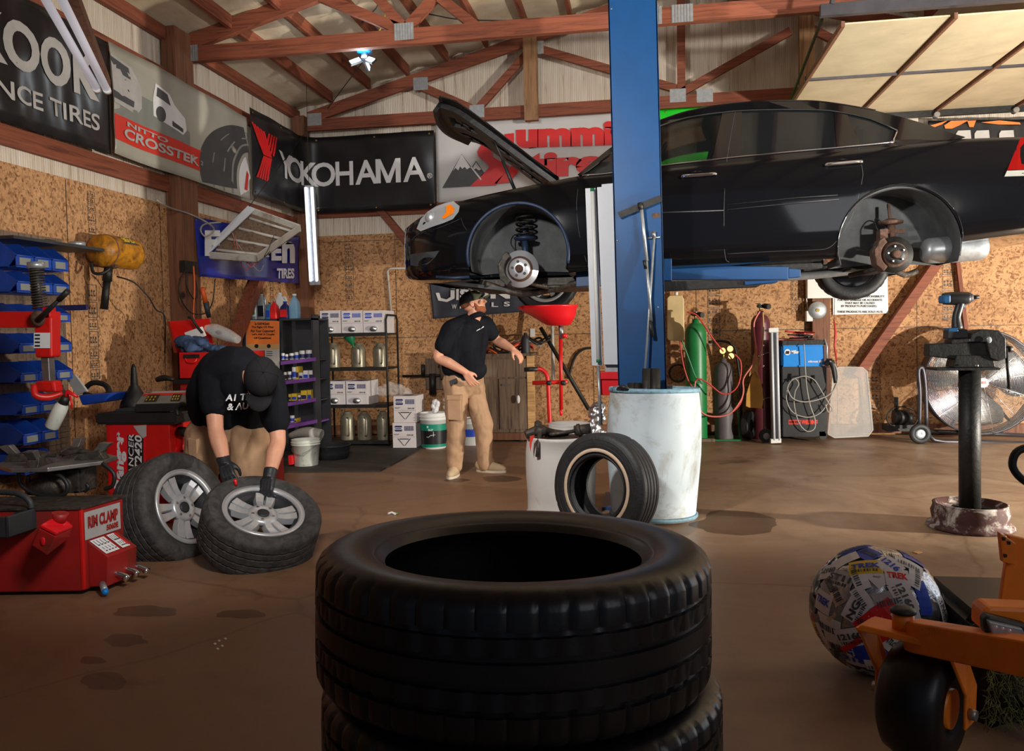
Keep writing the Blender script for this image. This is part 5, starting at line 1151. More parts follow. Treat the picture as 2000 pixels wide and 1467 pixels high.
for k, (m_, x0, y0, x1, y1) in enumerate((('cable_red', 455, 455, 490, 520), ('cable_pink', 460, 460, 500, 515), ('cable_grey', 452, 452, 515, 522), ('cable_black', 535, 460, 528, 495), ('cable_red', 470, 480, 508, 512))):
    B().tube([PY(x0, y0, 7.6), PY((x0*2+x1)/3-8, y0+25, 7.55), PY(x1-12, y1+6, 7.5), PY(x1, y1-4, 7.5)], .0035, 6, sub=6).build('wire', m_, t)
B().cyl(PY(594, 262, 9.3), PY(486, 404, 8.0), .005, n=6).build('suspension_wire', 'cable_black', t)
o = B().tube([PX(305, 390, XL+.16), PX(330, 405, XL+.18), PX(370, 418, XL+.15), PX(400, 432, XL+.3), PX(418, 448, XL+.3), PX(402, 462, XL+.25), PX(392, 450, XL+.2), PX(400, 438, XL+.2), PX(432, 434, XL+.3)], .008, 8, sub=6).build('conduit', 'cable_grey'); tag(o, 'grey flexible conduit looping from the left post to the hanging fixture', 'cable')
o = B().cyl(PY(716, 98, 7.2)+Vector((.12, .05, .12)), PY(640, 212, 9.4), .005, n=6).build('light_cord', 'cable_black'); tag(o, 'thin black cord running down from the near beam beside the blue lamp', 'cord')
for k, (pts, m_) in enumerate((([(800, 20), (850, 30), (900, 38), (1000, 40), (1100, 35)], 'cable_black'), ([(740, -5), (735, 15), (715, 35), (706, 45)], 'cable_black'), ([(755, 20), (748, 45), (740, 62)], 'print_yellow'))):
    o = B().tube([PY(x, y, 7.6) for x, y in pts], .006, 6, sub=6).build('roof_cable', m_); tag(o, ['long black cable strung under the roof to the blue post', 'short black cable end dangling above the blue lamp', 'short yellow cable dangling behind the near beam'][k], 'cable')
# blue folding garage lamp, lit
c = PY(712, 112, 7.6)
t = thing('garage_lamp', 'blue screw-in garage lamp with lit folding panels below the near beam', 'lamp', tuple(c+Vector((0, 0, .1))))
B().lathe([(.001, .10), (.05, .10), (.075, .07), (.07, .045), (.03, .04), (.001, .04)], c, (0, 0, 1), 24).build('housing', 'miller_blue', t)
B().cyl(c+Vector((0, 0, .045)), c+Vector((0, 0, -.01)), .028, .035, 16).build('base', 'galv', t)
for a, dz in ((-40, .0), (215, .0), (90, -.01)):
    d = Vector((math.cos(R(a))*.8, math.sin(R(a))*.5-.1, -.35 if a != 90 else -.2)).normalized(); s_ = d.cross(Vector((0, -1, .5))).normalized()*.034; o_ = c+d*.03
    nn = s_.cross(d).normalized(); nn = nn if nn.y < 0 else -nn
    w_ = B().hexa([o_-s_+nn*0, o_+s_, o_+d*.13+s_, o_+d*.13-s_, o_-s_-nn*.018, o_+s_-nn*.018, o_+d*.13+s_-nn*.018, o_+d*.13-s_-nn*.018]).build('panel', 'black_plastic', t)
    B().prism([o_+d*.02-s_*.7+nn*.002, o_+d*.02+s_*.7+nn*.002, o_+d*.12+s_*.7+nn*.002, o_+d*.12-s_*.7+nn*.002], nn*.003).build('led_face', 'led_glow', w_)
if True: l = bpy.data.lights.new('garage_lamp_light', 'POINT'); l.energy = 10; l.shadow_soft_size = .05; l.color = (.9, .97, 1); lo_ = bpy.data.objects.new('garage_lamp_light', l); C.objects.link(lo_); lo_.location = c+Vector((0, -.1, -.15))
# lit tube standing by the corner
B().b.free()
t = thing('tube_light', 'lit white strip light hanging upright in front of the back-left corner', 'light fixture', tuple(PY(604, 362, 9.0)))
e = [(595, 362), (612, 362), (622, 555), (605, 556)]
B().prism([PY(x, y, 9.0) for x, y in e], (0, .05, 0)).build('housing', 'galv', t); B().cyl(PY(603, 364, 9.02), PY(603, 364, 9.02)+Vector((0, .02, 1.35)), .003, n=6).build('hanger_wire', 'cable_black', t)
for x0, x1 in ((597, 607), (609, 619)): B().cyl(PY(x0, 366, 8.98), PY(x1, 550, 8.98), .017, n=14).build('tube', 'tube_glow', t)
B().prism([PY(x, y, 8.97) for x, y in [(604, 549), (622, 548), (622, 556), (605, 557)]], (0, .06, 0)).build('end_cap', 'galv', t)
# ================================================================== blue bins on the left wall
rows = [(475, 524), (528, 572), (592, 628), (650, 690), (707, 747), (770, 810), (824, 868), (886, 926)]
Xf = XL+.30
def bin_(y0, y1, z0, z1):
    t = thing('parts_bin', 'blue plastic parts bin', 'bin', (XL+.02, y0, z0)); w_ = .004; b = B(); X0, X1, h = XL+.02, Xf, z1-z0
    for y in (y0, y1-w_): b.prism([(X0, y, z0), (X1-.06, y, z0), (X1, y, z0+h*.42), (X1, y, z0+h*.5), (X1-.11, y, z1), (X0, y, z1)], (0, w_, 0))
    b.box(X0, X1-.06, y0, y1, z0, z0+w_).box(X0, X0+w_, y0, y1, z0, z1); b.prism([(X1-.06, y0, z0), (X1-.06, y1, z0), (X1, y1, z0+h*.05), (X1, y0, z0+h*.05)], (0, 0, .003)); b.box(X1-w_, X1, y0, y1, z0, z0+h*.46)
    b.build('tub', 'bin_blue', t)
    B().box(X1, X1+.002, y0+.03, y1-.03, z0+h*.1, z0+h*.38).build('label_card', 'print_mid', t)
    B().tube([(X1, y0+.004, z0+h*.46), (X1, y1-.004, z0+h*.46)], .006, 6).build('rim', 'bin_blue', t)
    B().box(X0, X1-.07, y0-.002, y0, z0+h*.55, z0+h*.6).box(X0, X1-.07, y0-.002, y0, z0+h*.72, z0+h*.76).build('side_rib', 'bin_blue', t)
    return t
nm_row = ['top', 'second', 'third', 'fourth', 'fifth', 'sixth', 'seventh', 'eighth']; nm_col = ['nearest', 'second', 'third', 'last']
ycs = [PX(30, 500, Xf).y-.17]; ycs = [PX(30, 500, Xf).y+.165*k for k in range(-1, 3)]
for r_, (yt, yb) in enumerate(rows):
    z1 = PX(60, yt, Xf).z; z0 = PX(60, yb, Xf).z
    for k, y in enumerate(ycs[1:]):
        if r_ in (5, 6) and k == 2: continue
        if r_ == 7 and k == 2: continue
        o = bin_(y+.003, y+.160, z0, z1); o['label'] = '%s blue plastic parts bin in the %s row of the wall panel' % (['nearest', 'middle', 'farthest'][k], nm_row[r_]); o['group'] = 'blue parts bins on the left wall'
t = thing('louvered_panel', 'grey louvered steel panel holding the blue bins on the left wall', 'panel', (XL, 4.9, .4))
b = B(); b.box(XL+.001, XL+.012, 4.3, 5.55, .3, 2.02)
for k in range(40): b.box(XL+.012, XL+.02, 4.32, 5.53, .33+k*.042, .343+k*.042)
b.build('sheet', 'bench_wood', t)
t = thing('shelf_strip', 'narrow dark shelf with odd discs on top of the blue bin rows', 'shelf', (XL+.1, 5.0, 2.0)); z = PX(60, 474, Xf).z
B().box(XL+.02, Xf+.02, 4.7, 5.6, z+.01, z+.03).build('board', 'dark_plastic', t)
o = B().lathe([(.03, 0), (.06, 0), (.06, .03), (.03, .03)], (Xf-.06, 5.40, z+.031), (0, 0, 1), 24, closed=True).build('tape_roll', 'galv'); tag(o, 'grey tape roll on the strip shelf above the blue bins', 'tape')
o = B().box(XL+.001, Xf-.02, 5.42, 5.44, PX(120, 598, Xf).z-.02, PX(120, 598, Xf).z+.02).build('spirit_level', 'print_navy'); o.location = (0, 0, 0); tag(o, 'dark blue level lying between the second and third bin rows', 'level')
# yellow air tank with black barrel
y0 = 5.72; r_ = .125; cx = PY(195, 488, y0)
t = thing('bead_blaster', 'yellow worn air tank with black barrel hanging on the left wall', 'air tank', (cx.x, y0, cx.z))
ax = (PX(262, 498, cx.x+.02)-cx).normalized(); Lh = .38
B().lathe([(.001, -.05), (.06, -.045), (.10, -.025), (.122, .01), (.125, .04), (.125, Lh-.04), (.122, Lh-.01), (.10, Lh+.02), (.05, Lh+.04), (.001, Lh+.045)], cx, ax, 40).build('tank', 'yellow_paint', t)
B().lathe([(.1255, .045), (.1275, .05), (.1275, .058), (.1255, .062)], cx, ax, 40, cap=False).build('weld_band', 'brown_post', t)
fn_ = lambda u, v: cx+ax*(.12+.20*u)+Vector((.1275*math.cos(R(28+38*v)), 0, .1275*math.sin(R(28+38*v))))
b = B(); rectp(b, 0, 0, 1, 1, fn_, .1); b.build('label_plate', 'print_dkgrey', t)
b = B(); text(b, 'BEAD', .1, .2, .8, .8, lambda u, v: fn_(u, v)+Vector((.002, -.001, .001)), .05); b.build('lettering', 'print_yellow', t)
p0, p1 = PY(212, 520, 5.80), PY(203, 604, 5.80); B().cyl(p0, p0+(p1-p0)*.35, .03, .036, 18).cyl(p0+(p1-p0)*.3, p1, .026, .03, 18).build('barrel', 'iron_dark', t)
B().box(p0.x-.04, p0.x+.06, 5.78, 5.84, p0.z-.02, p0.z+.05, .01).build('valve', 'cast_rust', t)
B().tube([PY(179, 512, 5.7), PY(182, 532, 5.68), PY(200, 534, 5.7), PY(215, 524, 5.74)], .012, 8, sub=5).build('hose', 'cable_black', t)
B().tube([PY(228, 540, 5.85), PY(262, 552, 5.9), PY(290, 580, 6.0), PY(305, 605, 6.1), PY(322, 620, 6.2), PY(322, 690, 6.3)], .006, 6, sub=6).build('air_line', 'cable_black', t)
# ================================================================== tyre changer
Yc = 3.66; Cn = PZ(163, 1163); Rz = Matrix.Rotation(R(3), 4, 'Z')
bk = PZ(246, 1128)-Cn; dp = bk.length; bkn = bk.normalized(); lfv = (PZ(-40, 1166)-Cn).normalized(); H_ = PY(158, 993, Cn.y).z
t = thing('tyre_changer', 'red tyre changer with turntable and red tool arm at the left edge', 'tyre changer', (Cn.x, Cn.y, 0))
K = lambda a, d, z: Cn+lfv*a+bkn*d+Vector((0, 0, z))
def kbox(a0, a1, d0, d1, z0, z1): return B().hexa([K(a0, d0, z0), K(a1, d0, z0), K(a1, d1, z0), K(a0, d1, z0), K(a0, d0, z1), K(a1, d0, z1), K(a1, d1, z1), K(a0, d1, z1)])
kbox(0, .95, 0, dp, .02, H_).build('cabinet', 'red_dull', t, bev=.008); kbox(-.012, .96, -.01, dp+.01, H_-.004, H_+.006).build('top_plate', 'iron_grease', t)
kbox(-.006, .004, -.004, .012, .03, H_).build('corner_trim', 'red_paint', t)
kbox(.1, .9, .05, dp-.05, 0, .02).build('foot', 'iron_dark', t)
sf = lambda u, v: K(-.004, .02+(dp-.05)*u, H_*.62+H_*.32*v)
b = B(); rectp(b, 0, 0, 1, 1, sf); b.build('name_plate', 'print_grey', t)
b = B(); text(b, 'RIM CLAMP', .08, .38, .92, .82, lambda u, v: sf(u, v)+Vector((.003, 0, 0)), .05); b.build('lettering', 'red_dull', t)
b = B(); text(b, '5060E', .58, .10, .92, .32, lambda u, v: sf(u, v)+Vector((.003, 0, 0)), .05); b.build('lettering', 'red_dull', t)
b = B(); b.hexa([K(0, .04, .03), K(0, dp-.05, .03), K(-.09, dp-.05, .03), K(-.09, .04, .03), K(0, .04, .26), K(0, dp-.05, .26), K(-.10, dp-.05, .18), K(-.10, .04, .18)]); pc_ = b.build('pedal_box', 'red_dull', t, bev=.004)
pf = lambda u, v: K(-.10+.10*v, .04+(dp-.12)*u, .183+.08*v)+Vector((0, 0, .003))
for u0_, u1_ in ((.02, .55), (.66, .98)):
    b = B(); rectp(b, u0_, .1, u1_, .92, pf); w_ = b.build('instruction_label', 'print_white', pc_)
    b = B(); g_ = lambda u, v: pf(u, v)+Vector((.001, 0, .002))
    for k in range(4):
        uu = u0_+(u1_-u0_)*(.12+.22*k); rectp(b, uu, .55, uu+.015, .85, g_); rectp(b, uu, .55, uu+.07, .6, g_); rectp(b, uu+.02, .2, uu+.08, .25, g_); rectp(b, uu+.03, .3, uu+.045, .45, g_)
    b.build('lettering', 'print_dkgrey', pc_)
b = B(); rectp(b, .92, .15, .98, .9, lambda u, v: pf(u, v)+Vector((.001, 0, .003))); b.build('red_stripe', 'print_red', pc_)
for k, (d, z) in enumerate(((dp*.35, .10), (dp*.6, .10), (dp*.85, .09))): B().box(0, .001, 0, .001, 0, .001).b.free(); B().tube([K(-.08, d, z-.02), K(-.12, d, z-.03), K(-.15, d, z-.05)], [.016, .014, .022], 10, sub=2).build('pedal', 'chrome', t)
B().cyl(K(-.08, .02, .05), K(-.13, -.03, .03), .016, n=12).build('pedal_bolt', 'galv', t); B().ell(K(-.135, -.035, .026), (.016, .016, .016)).build('blue_tip', 'miller_blue', t)
# turntable: square plate with four jaws on a gearbox
T0 = PY(112, 906, Cn.y+.42); B().lathe([(.001, 0), (.16, 0), (.15, .06), (.11, .10), (.09, T0.z-H_-.02), (.001, T0.z-H_-.02)], (T0.x, T0.y, H_+.006), (0, 0, 1), 28).build('gearbox', 'iron_grease', t)
b = B(); pts = []
for k in range(4):
    for dlt in (-18, 18): a = R(k*90+12+dlt); pts.append(Vector((T0.x+.30*math.cos(a), T0.y+.30*math.sin(a), T0.z)))
b.prism(pts, (0, 0, .022)); tt = b.build('turntable', 'steel', t, bev=.004)
for k in range(4):
    a = R(k*90+12); d = Vector((math.cos(a), math.sin(a), 0)); s_ = Vector((-d.y, d.x, 0)); o_ = T0+Vector((0, 0, .022)); P = lambda f_, c_, z: o_+d*f_+s_*c_+Vector((0, 0, z))
    B().hexa([P(.10, -.03, 0), P(.27, -.035, 0), P(.27, .035, 0), P(.10, .03, 0), P(.13, -.025, .03), P(.24, -.03, .05), P(.24, .03, .05), P(.13, .025, .03)]).build('jaw', 'iron_grease', t, bev=.004)
    B().hexa([P(.20, -.02, .04), P(.25, -.02, .04), P(.25, .02, .04), P(.20, .02, .04), P(.24, -.025, .09), P(.30, -.028, .085), P(.30, .028, .085), P(.24, .025, .09)]).build('jaw_tip', 'steel', t, bev=.003)
    B().tube([P(.03, 0, .03), P(.12, .0, .045), P(.2, 0, .03)], .014, 8, sub=3).build('jaw_slide', 'iron_grease', t)
for k, pts in enumerate(([(36, 920), (40, 945), (70, 965), (120, 968), (132, 950), (118, 930), (90, 922)], [(55, 930), (58, 955), (100, 962)], [(200, 905), (222, 925), (220, 948), (205, 955)], [(148, 925), (160, 940), (172, 950), (165, 960)])):
    B().tube([PY(x, y, Cn.y+.25+.05*k) for x, y in pts], .011, 8, sub=6).build('air_hose', 'cable_black' if k != 1 else 'iron_grease', t)
B().box(PY(140, 930, Cn.y+.4).x, PY(168, 930, Cn.y+.4).x, Cn.y+.35, Cn.y+.5, H_, H_+.14, .012).build('cylinder_block', 'iron_grease', t)
# tool arm
Ya = Cn.y+.42
def yb(pts, d, nm, m_, Y=Ya, bev=.004): return B().prism([PY(x, y, Y) for x, y in pts], (0, d, 0)).build(nm, m_, t, bev=bev)
yb([(-260, 610), (96, 608), (97, 640), (-260, 640)], .09, 'arm', 'red_paint'); yb([(66, 625), (99, 618), (100, 698), (68, 699)], .08, 'arm_head', 'red_paint', Ya-.02, .01)
yb([(79, 698), (94, 698), (97, 748), (83, 748)], .05, 'hex_shaft', 'steel'); yb([(82, 600), (97, 600), (97, 626), (82, 626)], .05, 'shaft_collar', 'red_paint')
yb([(-260, 640), (-200, 640), (-200, 1020), (-260, 1020)], .14, 'column', 'red_paint')
st = B(); rectp(st, 66, -680, 98, -650, lambda px, py: PY(px, -py, Ya-.025)); w_ = st.build('sticker', 'print_white', t)
b = B()
for yy in (653, 660, 667, 674):
    rectp(b, 68, -yy-3, 78, -yy, lambda px, py: PY(px, -py, Ya-.028))
b.build('lettering', 'print_black', t)
p0, p1 = PY(70, 516, Ya+.04), PY(78, 602, Ya+.04); ax_ = (p1-p0).normalized(); x_, y_, z_ = frame(ax_)
B().tube([p0+ax_*((p1-p0).length*i/208)+(x_*math.cos(i*.5)+y_*math.sin(i*.5))*.034 for i in range(12, 209)], .0055, 6).build('coil_spring', 'iron_grease', t)
B().cyl(p0, p1, .016, n=14).build('spring_rod', 'steel', t); B().cyl(p0-ax_*.01, p0+ax_*.025, .044, n=24).build('spring_cap', 'galv', t)
p0, p1 = PY(74, 626, Ya-.06), PY(133, 568, Ya-.10); B().cyl(p0, p0+(p1-p0)*.75, .017, .009, 12).cyl(p0+(p1-p0)*.7, p1, .015, n=12).build('lock_lever', 'iron_dark', t); B().ell(PY(74, 622, Ya-.04), (.04, .03, .045)).build('lever_pivot', 'cast_rust', t)
B().tube([PY(66, 752, Ya-.05), PY(70, 772, Ya-.06), PY(95, 776, Ya-.02), PY(122, 768, Ya+.02)], [.014, .02, .02, .010], 10, sub=4).build('mount_head', 'red_paint', t)
yb([(68, 744), (104, 744), (108, 766), (66, 766)], .07, 'head_block', 'red_paint', Ya-.02, .012)
# odds on the changer
t = thing('bead_lube_box', 'red hinged box with lid hung crooked on the front of the tyre changer', 'box', tuple(PY(100, 1050, Cn.y-.1)))
q0 = [(62, 1066), (76, 1032), (108, 1048), (92, 1085)]; q1 = [(84, 1020), (112, 1012), (140, 1034), (137, 1050)]
f_ = [PY(x, y, Cn.y-.20) for x, y in q0]; g_ = [PY(x, y, Cn.y-.06) for x, y in q1]
B().hexa(f_+g_).build('casing', 'red_dull', t, bev=.004); B().ell((f_[0]+f_[2])/2+Vector((0, -.004, 0)), (.012, .004, .02)).build('knob', 'red_plastic', t)
u_ = (f_[1]-f_[0]).normalized(); B().hexa([f_[1]+u_*.004, f_[2]+u_*.004, g_[2]+u_*.004, g_[1]+u_*.004]+[p+u_*.02 for p in (f_[1], f_[2], g_[2], g_[1])]).build('lid', 'red_plastic', t, bev=.004)
B().cyl(PY(116, 1020, Cn.y-.09), PY(118, 1002, Cn.y-.09), .026, .038, 20).build('cup', 'red_dull', t)
t = thing('tool_tray', 'black plastic tote tray with looped handle on the tyre changer corner', 'tray', tuple(PY(30, 1050, Cn.y-.05)))
tx0, tx1, tz0, tz1 = PY(-60, 1050, Cn.y-.02).x, PY(76, 1050, Cn.y-.02).x, PY(30, 1050, Cn.y-.2).z, PY(30, 1008, Cn.y-.2).z; ty0, ty1 = Cn.y-.22, Cn.y+.14
b = B(); b.box(tx0, tx1, ty0, ty1, tz0, tz0+.012); 
for a_ in ((tx0, tx1, ty0, ty0+.014), (tx0, tx1, ty1-.014, ty1), (tx0, tx0+.014, ty0, ty1), (tx1-.014, tx1, ty0, ty1)): b.box(*a_, tz0, tz1)
b.build('tub', 'dark_plastic', t, bev=.006); 
ym = (ty0+ty1)/2; B().tube([(tx1-.02, ym, tz1), (tx1-.03, ym, tz1+.04), (tx1-.10, ym, tz1+.075), (tx0+.1, ym, tz1+.075), (tx0+.03, ym, tz1+.03)], .014, 10, sub=4).build('handle', 'dark_plastic', t); B().box(tx0+.01, tx1-.01, ym-.006, ym+.006, tz0, tz1).build('divider', 'dark_plastic', t)
o = B().cyl((tx0+.12, ty0+.08, tz0+.012), (tx0+.12, ty0+.08, tz0+.07), .025, n=16).build('socket', 'steel'); tag(o, 'chrome socket standing in the black tote tray', 'socket')
# spray bottle
t = thing('spray_bottle', 'grimy white spray bottle hung tilted in front of the blue bins', 'bottle', tuple(PY(108, 840, Ya+.1))); p0, p1 = PY(100, 836, Ya+.1), PY(126, 782, Ya+.1); ax_ = p1-p0; L_ = ax_.length
B().lathe([(.001, 0), (.030, .0), (.038, .01), (.039, L_*.6), (.036, L_*.8), (.018, L_*.98), (.016, L_*1.05)], p0, ax_, 24).build('bottle', 'bucket_white', t); B().cyl(p0+ax_*.86, p0+ax_*1.15, .028, .022, 18).build('collar', 'cable_black', t)
B().tube([p0+ax_*1.1, p0+ax_*1.25+Vector((.0, 0, .01)), p0+ax_*1.25+Vector((.06, 0, -.02))], [.014, .014, .008], 8).build('nozzle', 'red_plastic', t); B().tube([p0+ax_*1.15+Vector((.02, 0, 0)), p0+ax_*1.0+Vector((.045, 0, -.015)), p0+ax_*.9+Vector((.05, 0, -.03))], .006, 6).build('trigger', 'red_plastic', t)
t = thing('wall_tray', 'blue open tray of cables on the left wall above the red balancer', 'tray', tuple(PY(185, 790, 5.3))); B().prism([PY(x, y, 5.2) for x, y in [(152, 772), (217, 768), (205, 785), (160, 792)]], (0, .28, 0)).build('tub', 'bin_blue', t, bev=.01)
o = B().tube([PY(160, 765, 5.4), PY(180, 748, 5.4), PY(205, 752, 5.4), PY(212, 768, 5.35), PY(190, 775, 5.3), PY(165, 770, 5.3)], .02, 8, sub=5).build('cable_coil', 'cable_black'); tag(o, 'black cable coil lying in the blue wall tray', 'cable')
o = B().prism([PY(x, y, 5.3) for x, y in [(128, 738), (146, 732), (170, 765), (150, 772)]], (0, .02, 0)).build('rag', 'print_grey'); tag(o, 'pale crumpled rag draped between the bins and the blue tray', 'rag')
# ================================================================== wheel balancer
Yw = 5.1; t = thing('wheel_balancer', 'red and black wheel balancer with slanted display behind the left wheel', 'wheel balancer', (PY(290, 900, Yw).x, Yw, 0))
xa, xb, xc = PY(209, 900, Yw).x, PY(333, 900, Yw).x, PY(392, 900, Yw+.3).x; zt = PY(300, 828, Yw).z
B().box(xa, xb, Yw, Yw+.5, .0, zt).build('cabinet', 'red_paint', t, bev=.006); B().box(xb, xc, Yw+.08, Yw+.5, .0, zt).build('motor_housing', 'red_paint', t, bev=.006)
B().box(xa-.06, xc+.02, Yw-.03, Yw+.55, zt, zt+.075, .012).build('tool_deck', 'black_plastic', t)
B().box(xa+.05, xb-.02, Yw+.02, Yw+.4, zt+.075, zt+.10, .01).build('weight_tray', 'dark_plastic', t); B().tube([(xa+.25, Yw+.05, zt+.11), (xb-.02, Yw+.05, zt+.115)], .008, 8).build('rule', 'steel', t)
B().tube([PY(348, 812, Yw), PY(346, 798, Yw), PY(356, 789, Yw), PY(368, 795, Yw)], .016, 8, sub=4).build('hook', 'black_plastic', t)
B().cyl((xb+.04, Yw+.06, zt-.06), (xb+.15, Yw+.0, zt-.06), .035, n=20).build('spindle', 'iron_dark', t)
b = B()
for k in range(5):
    for j in range(2): b.box(xb+.03+j*.03, xb+.05+j*.03, Yw+.075, Yw+.08, zt-.20-k*.02, zt-.19-k*.02)
b.build('vents', 'iron_dark', t)
P4 = [PY(264, 791, Yw), PY(384, 788, Yw), PY(390, 762, Yw+.2), PY(283, 765, Yw+.2)]; B().hexa([p-Vector((0, 0, .05)) for p in P4]+P4).build('console', 'black_plastic', t, bev=.004)
cf = lambda o_: (lambda u, v: P4[0]*(1-u)*(1-v)+P4[1]*u*(1-v)+P4[2]*u*v+P4[3]*(1-u)*v+Vector((0, -.3, 1)).normalized()*o_)
for (u0_, v0_, u1_, v1_, m_) in ((.01, .03, .99, .97, 'print_mid'), (.02, .62, .98, .80, 'print_red'), (.02, .80, .98, .95, 'print_grey')):
    b = B(); rectp(b, u0_, v0_, u1_, v1_, cf(.003 if m_ == 'print_mid' else .005), .2); w_ = b.build('console_face', m_, t)
for u0_, u1_ in ((.12, .33), (.56, .72), (.84, .97)):
    b = B(); rectp(b, u0_, .15, u1_, .68, cf(.007)); b.build('display_window', 'print_black', t)
    b = B()
    for k in range(3):
        for j in range(2): u = u0_+.02+k*(u1_-u0_-.03)/3; rectp(b, u, .22+j*.2, u+.02, .34+j*.2, cf(.009))
    b.build('indicator_marks', 'print_yellow', t)
b = B(); text(b, 'Ranger', .03, .82, .16, .93, cf(.007), .04); b.build('lettering', 'print_black', t)
def vert(s, x0, y0, x1, y1, m_, bold): # lettering turned to read upward
    b = B(); g = lambda u, v: PY(x0+(x1-x0)*v, y0+(y1-y0)*(u), Yw-.004); text(b, s, 0, 0, 1, 1, g, bold, .15); return b.build('lettering', m_, t)
b = B(); rectp(b, 214, -962, 286, -828, lambda px, py: PY(px, -py, Yw-.002)); b.build('side_decal', 'red_plastic', t)
b = B(); rectp(b, 249, -950, 280, -850, lambda px, py: PY(px, -py, Yw-.003)); b.build('black_decal', 'print_black', t)
vert('Ranger', 247, 960, 223, 843, 'print_white', .05); vert('LANCER', 261, 940, 251, 848, 'print_white', .01); vert('LT2420', 277, 932, 263, 850, 'print_white', .03)
b = B(); poly(b, N_([(260, 832), (286, 830), (286, 852), (279, 856), (270, 846)]), lambda px, py: PY(px, -py, Yw-.005)); b.build('torn_sticker', 'print_grey', t)
t = thing('clamp_cone', 'black cone-shaped brush standing left of the balancer console', 'cone', tuple(PY(262, 790, Yw+.3))); B().lathe([(.001, .33), (.012, .3), (.02, .18), (.055, .12), (.09, .05), (.10, 0), (.001, 0)], PY(264, 800, Yw+.3), (0, 0, 1), 18, rfn=lambda k, i: .006 if i % 2 else 0).build('cone', 'iron_dark', t)
# roller cabinet, tool box, rags, head-lamp
Yt = 5.9; x0, x1 = PY(352, 800, Yt).x, PY(505, 800, Yt).x; zt = PY(420, 748, Yt).z
t = thing('tool_cabinet', 'black and red roller cabinet with blue drawers behind the bending person', 'cabinet', ((x0+x1)/2, Yt, 0)); B().box(x0, x1, Yt, Yt+.42, .0, zt, .01).build('body', 'red_dull', t)
for k, m_ in enumerate(('shelf_black', 'tool_blue', 'shelf_black', 'tool_blue', 'shelf_black', 'red_paint')):
    z1 = zt-.05-k*.14; B().box(x0+.03, x1-.03, Yt-.02, Yt, z1-.12, z1, .006).build('drawer', m_, t)
B().box(x0-.02, x1+.02, Yt-.05, Yt+.52, zt, zt+.03, .005).build('top', 'iron_dark', t)
x0, x1 = PY(345, 700, Yt).x, PY(470, 700, Yt).x; z0, z1 = zt+.03, PY(400, 688, Yt).z
t = thing('toolbox', 'open red metal toolbox stuffed with a blue rag, behind the bending person', 'toolbox', ((x0+x1)/2, Yt+.2, z0))
b = B(); b.box(x0, x1, Yt+.02, Yt+.03, z0, z1); b.box(x0, x1, Yt+.40, Yt+.41, z0, z1); b.box(x0, x0+.01, Yt+.02, Yt+.41, z0, z1); b.box(x1-.01, x1, Yt+.02, Yt+.41, z0, z1); b.box(x0, x1, Yt+.02, Yt+.41, z0, z0+.01); b.build('box', 'red_paint', t)
l0 = [PY(326, 628, Yt+.44), PY(408, 622, Yt+.44), PY(418, 690, Yt+.40), PY(343, 690, Yt+.40)]; B().prism(l0, (0, .015, 0)).build('lid', 'red_paint', t); B().prism([PY(326, 628, Yt+.44), PY(331, 628, Yt+.30), PY(345, 688, Yt+.35), PY(340, 689, Yt+.40)], (.008, 0, 0)).build('lid_side', 'red_paint', t)
p = [PY(362, 700, Yt+.005), PY(366, 707, Yt-.01), PY(380, 707, Yt-.01), PY(384, 700, Yt+.005)]; B().tube(p, .006, 8, sub=3).build('handle', 'red_paint', t); B().box(p[0].x-.02, p[3].x+.02, Yt+.008, Yt+.02, p[0].z, p[0].z+.03).build('handle_plate', 'iron_dark', t)
b = B(); rnd = random.Random(4)
for k in range(16): b.ell(PY(352+rnd.random()*72, 664+rnd.random()*20, Yt+.1+rnd.random()*.2), (.05+rnd.random()*.05, .05, .025+rnd.random()*.03))
tag(skin(b, 'rag', 'denim_rag', None, .010, 2, .012, 14) if False else skin(b, 'rag', 'denim_rag', None, .010, 2, .012, 14), 'crumpled blue shop rag heaped in the open red toolbox', 'rag')
o = B().prism([PY(x, y, Yt+.3) for x, y in [(360, 650), (388, 640), (396, 658), (368, 668)]], (0, .06, .01)).build('paper_sheet', 'paper_white'); tag(o, 'white folded paper lying on the blue rag in the toolbox', 'paper')
t = thing('headlamp', 'spare clear car headlamp resting on top of the red toolbox', 'headlamp', tuple(PY(435, 668, Yt+.2)))
b = B(); b.tube([PY(402, 640, Yt+.2), PY(420, 645, Yt+.18), PY(445, 655, Yt+.16), PY(466, 664, Yt+.14)], [.02, .055, .05, .03], 18, sub=4).build('lens', 'clear', t); B().tube([PY(405, 642, Yt+.26), PY(430, 652, Yt+.26), PY(460, 665, Yt+.24)], [.02, .04, .02], 14, sub=4).build('bucket', 'liner_grey', t)
o = B().tube([PY(395, 650, Yt+.3), PY(383, 635, Yt+.3), PY(375, 622, Yt+.3), PY(368, 620, Yt+.3)], .012, 8, sub=4).build('pry_bar', 'iron_dark'); tag(o, 'dark pry bar hooked over the toolbox lid', 'bar')
o = B().tube([PY(306, 742, Yt), PY(320, 738, Yt), PY(340, 742, Yt)], [.02, .025, .012], 8, sub=3).build('pliers', 'iron_dark'); tag(o, 'dark pliers lying left of the toolbox', 'pliers')
t = thing('junction_box', 'black electrical box with cables on the left post under the blue banner', 'electrical box', tuple(PX(372, 525, XL+.2))); B().box(XL+.15, XL+.2, PX(361, 520, XL+.2).y, PX(385, 520, XL+.2).y, PX(372, 532, XL+.2).z, PX(372, 510, XL+.2).z).build('casing', 'iron_dark', t)
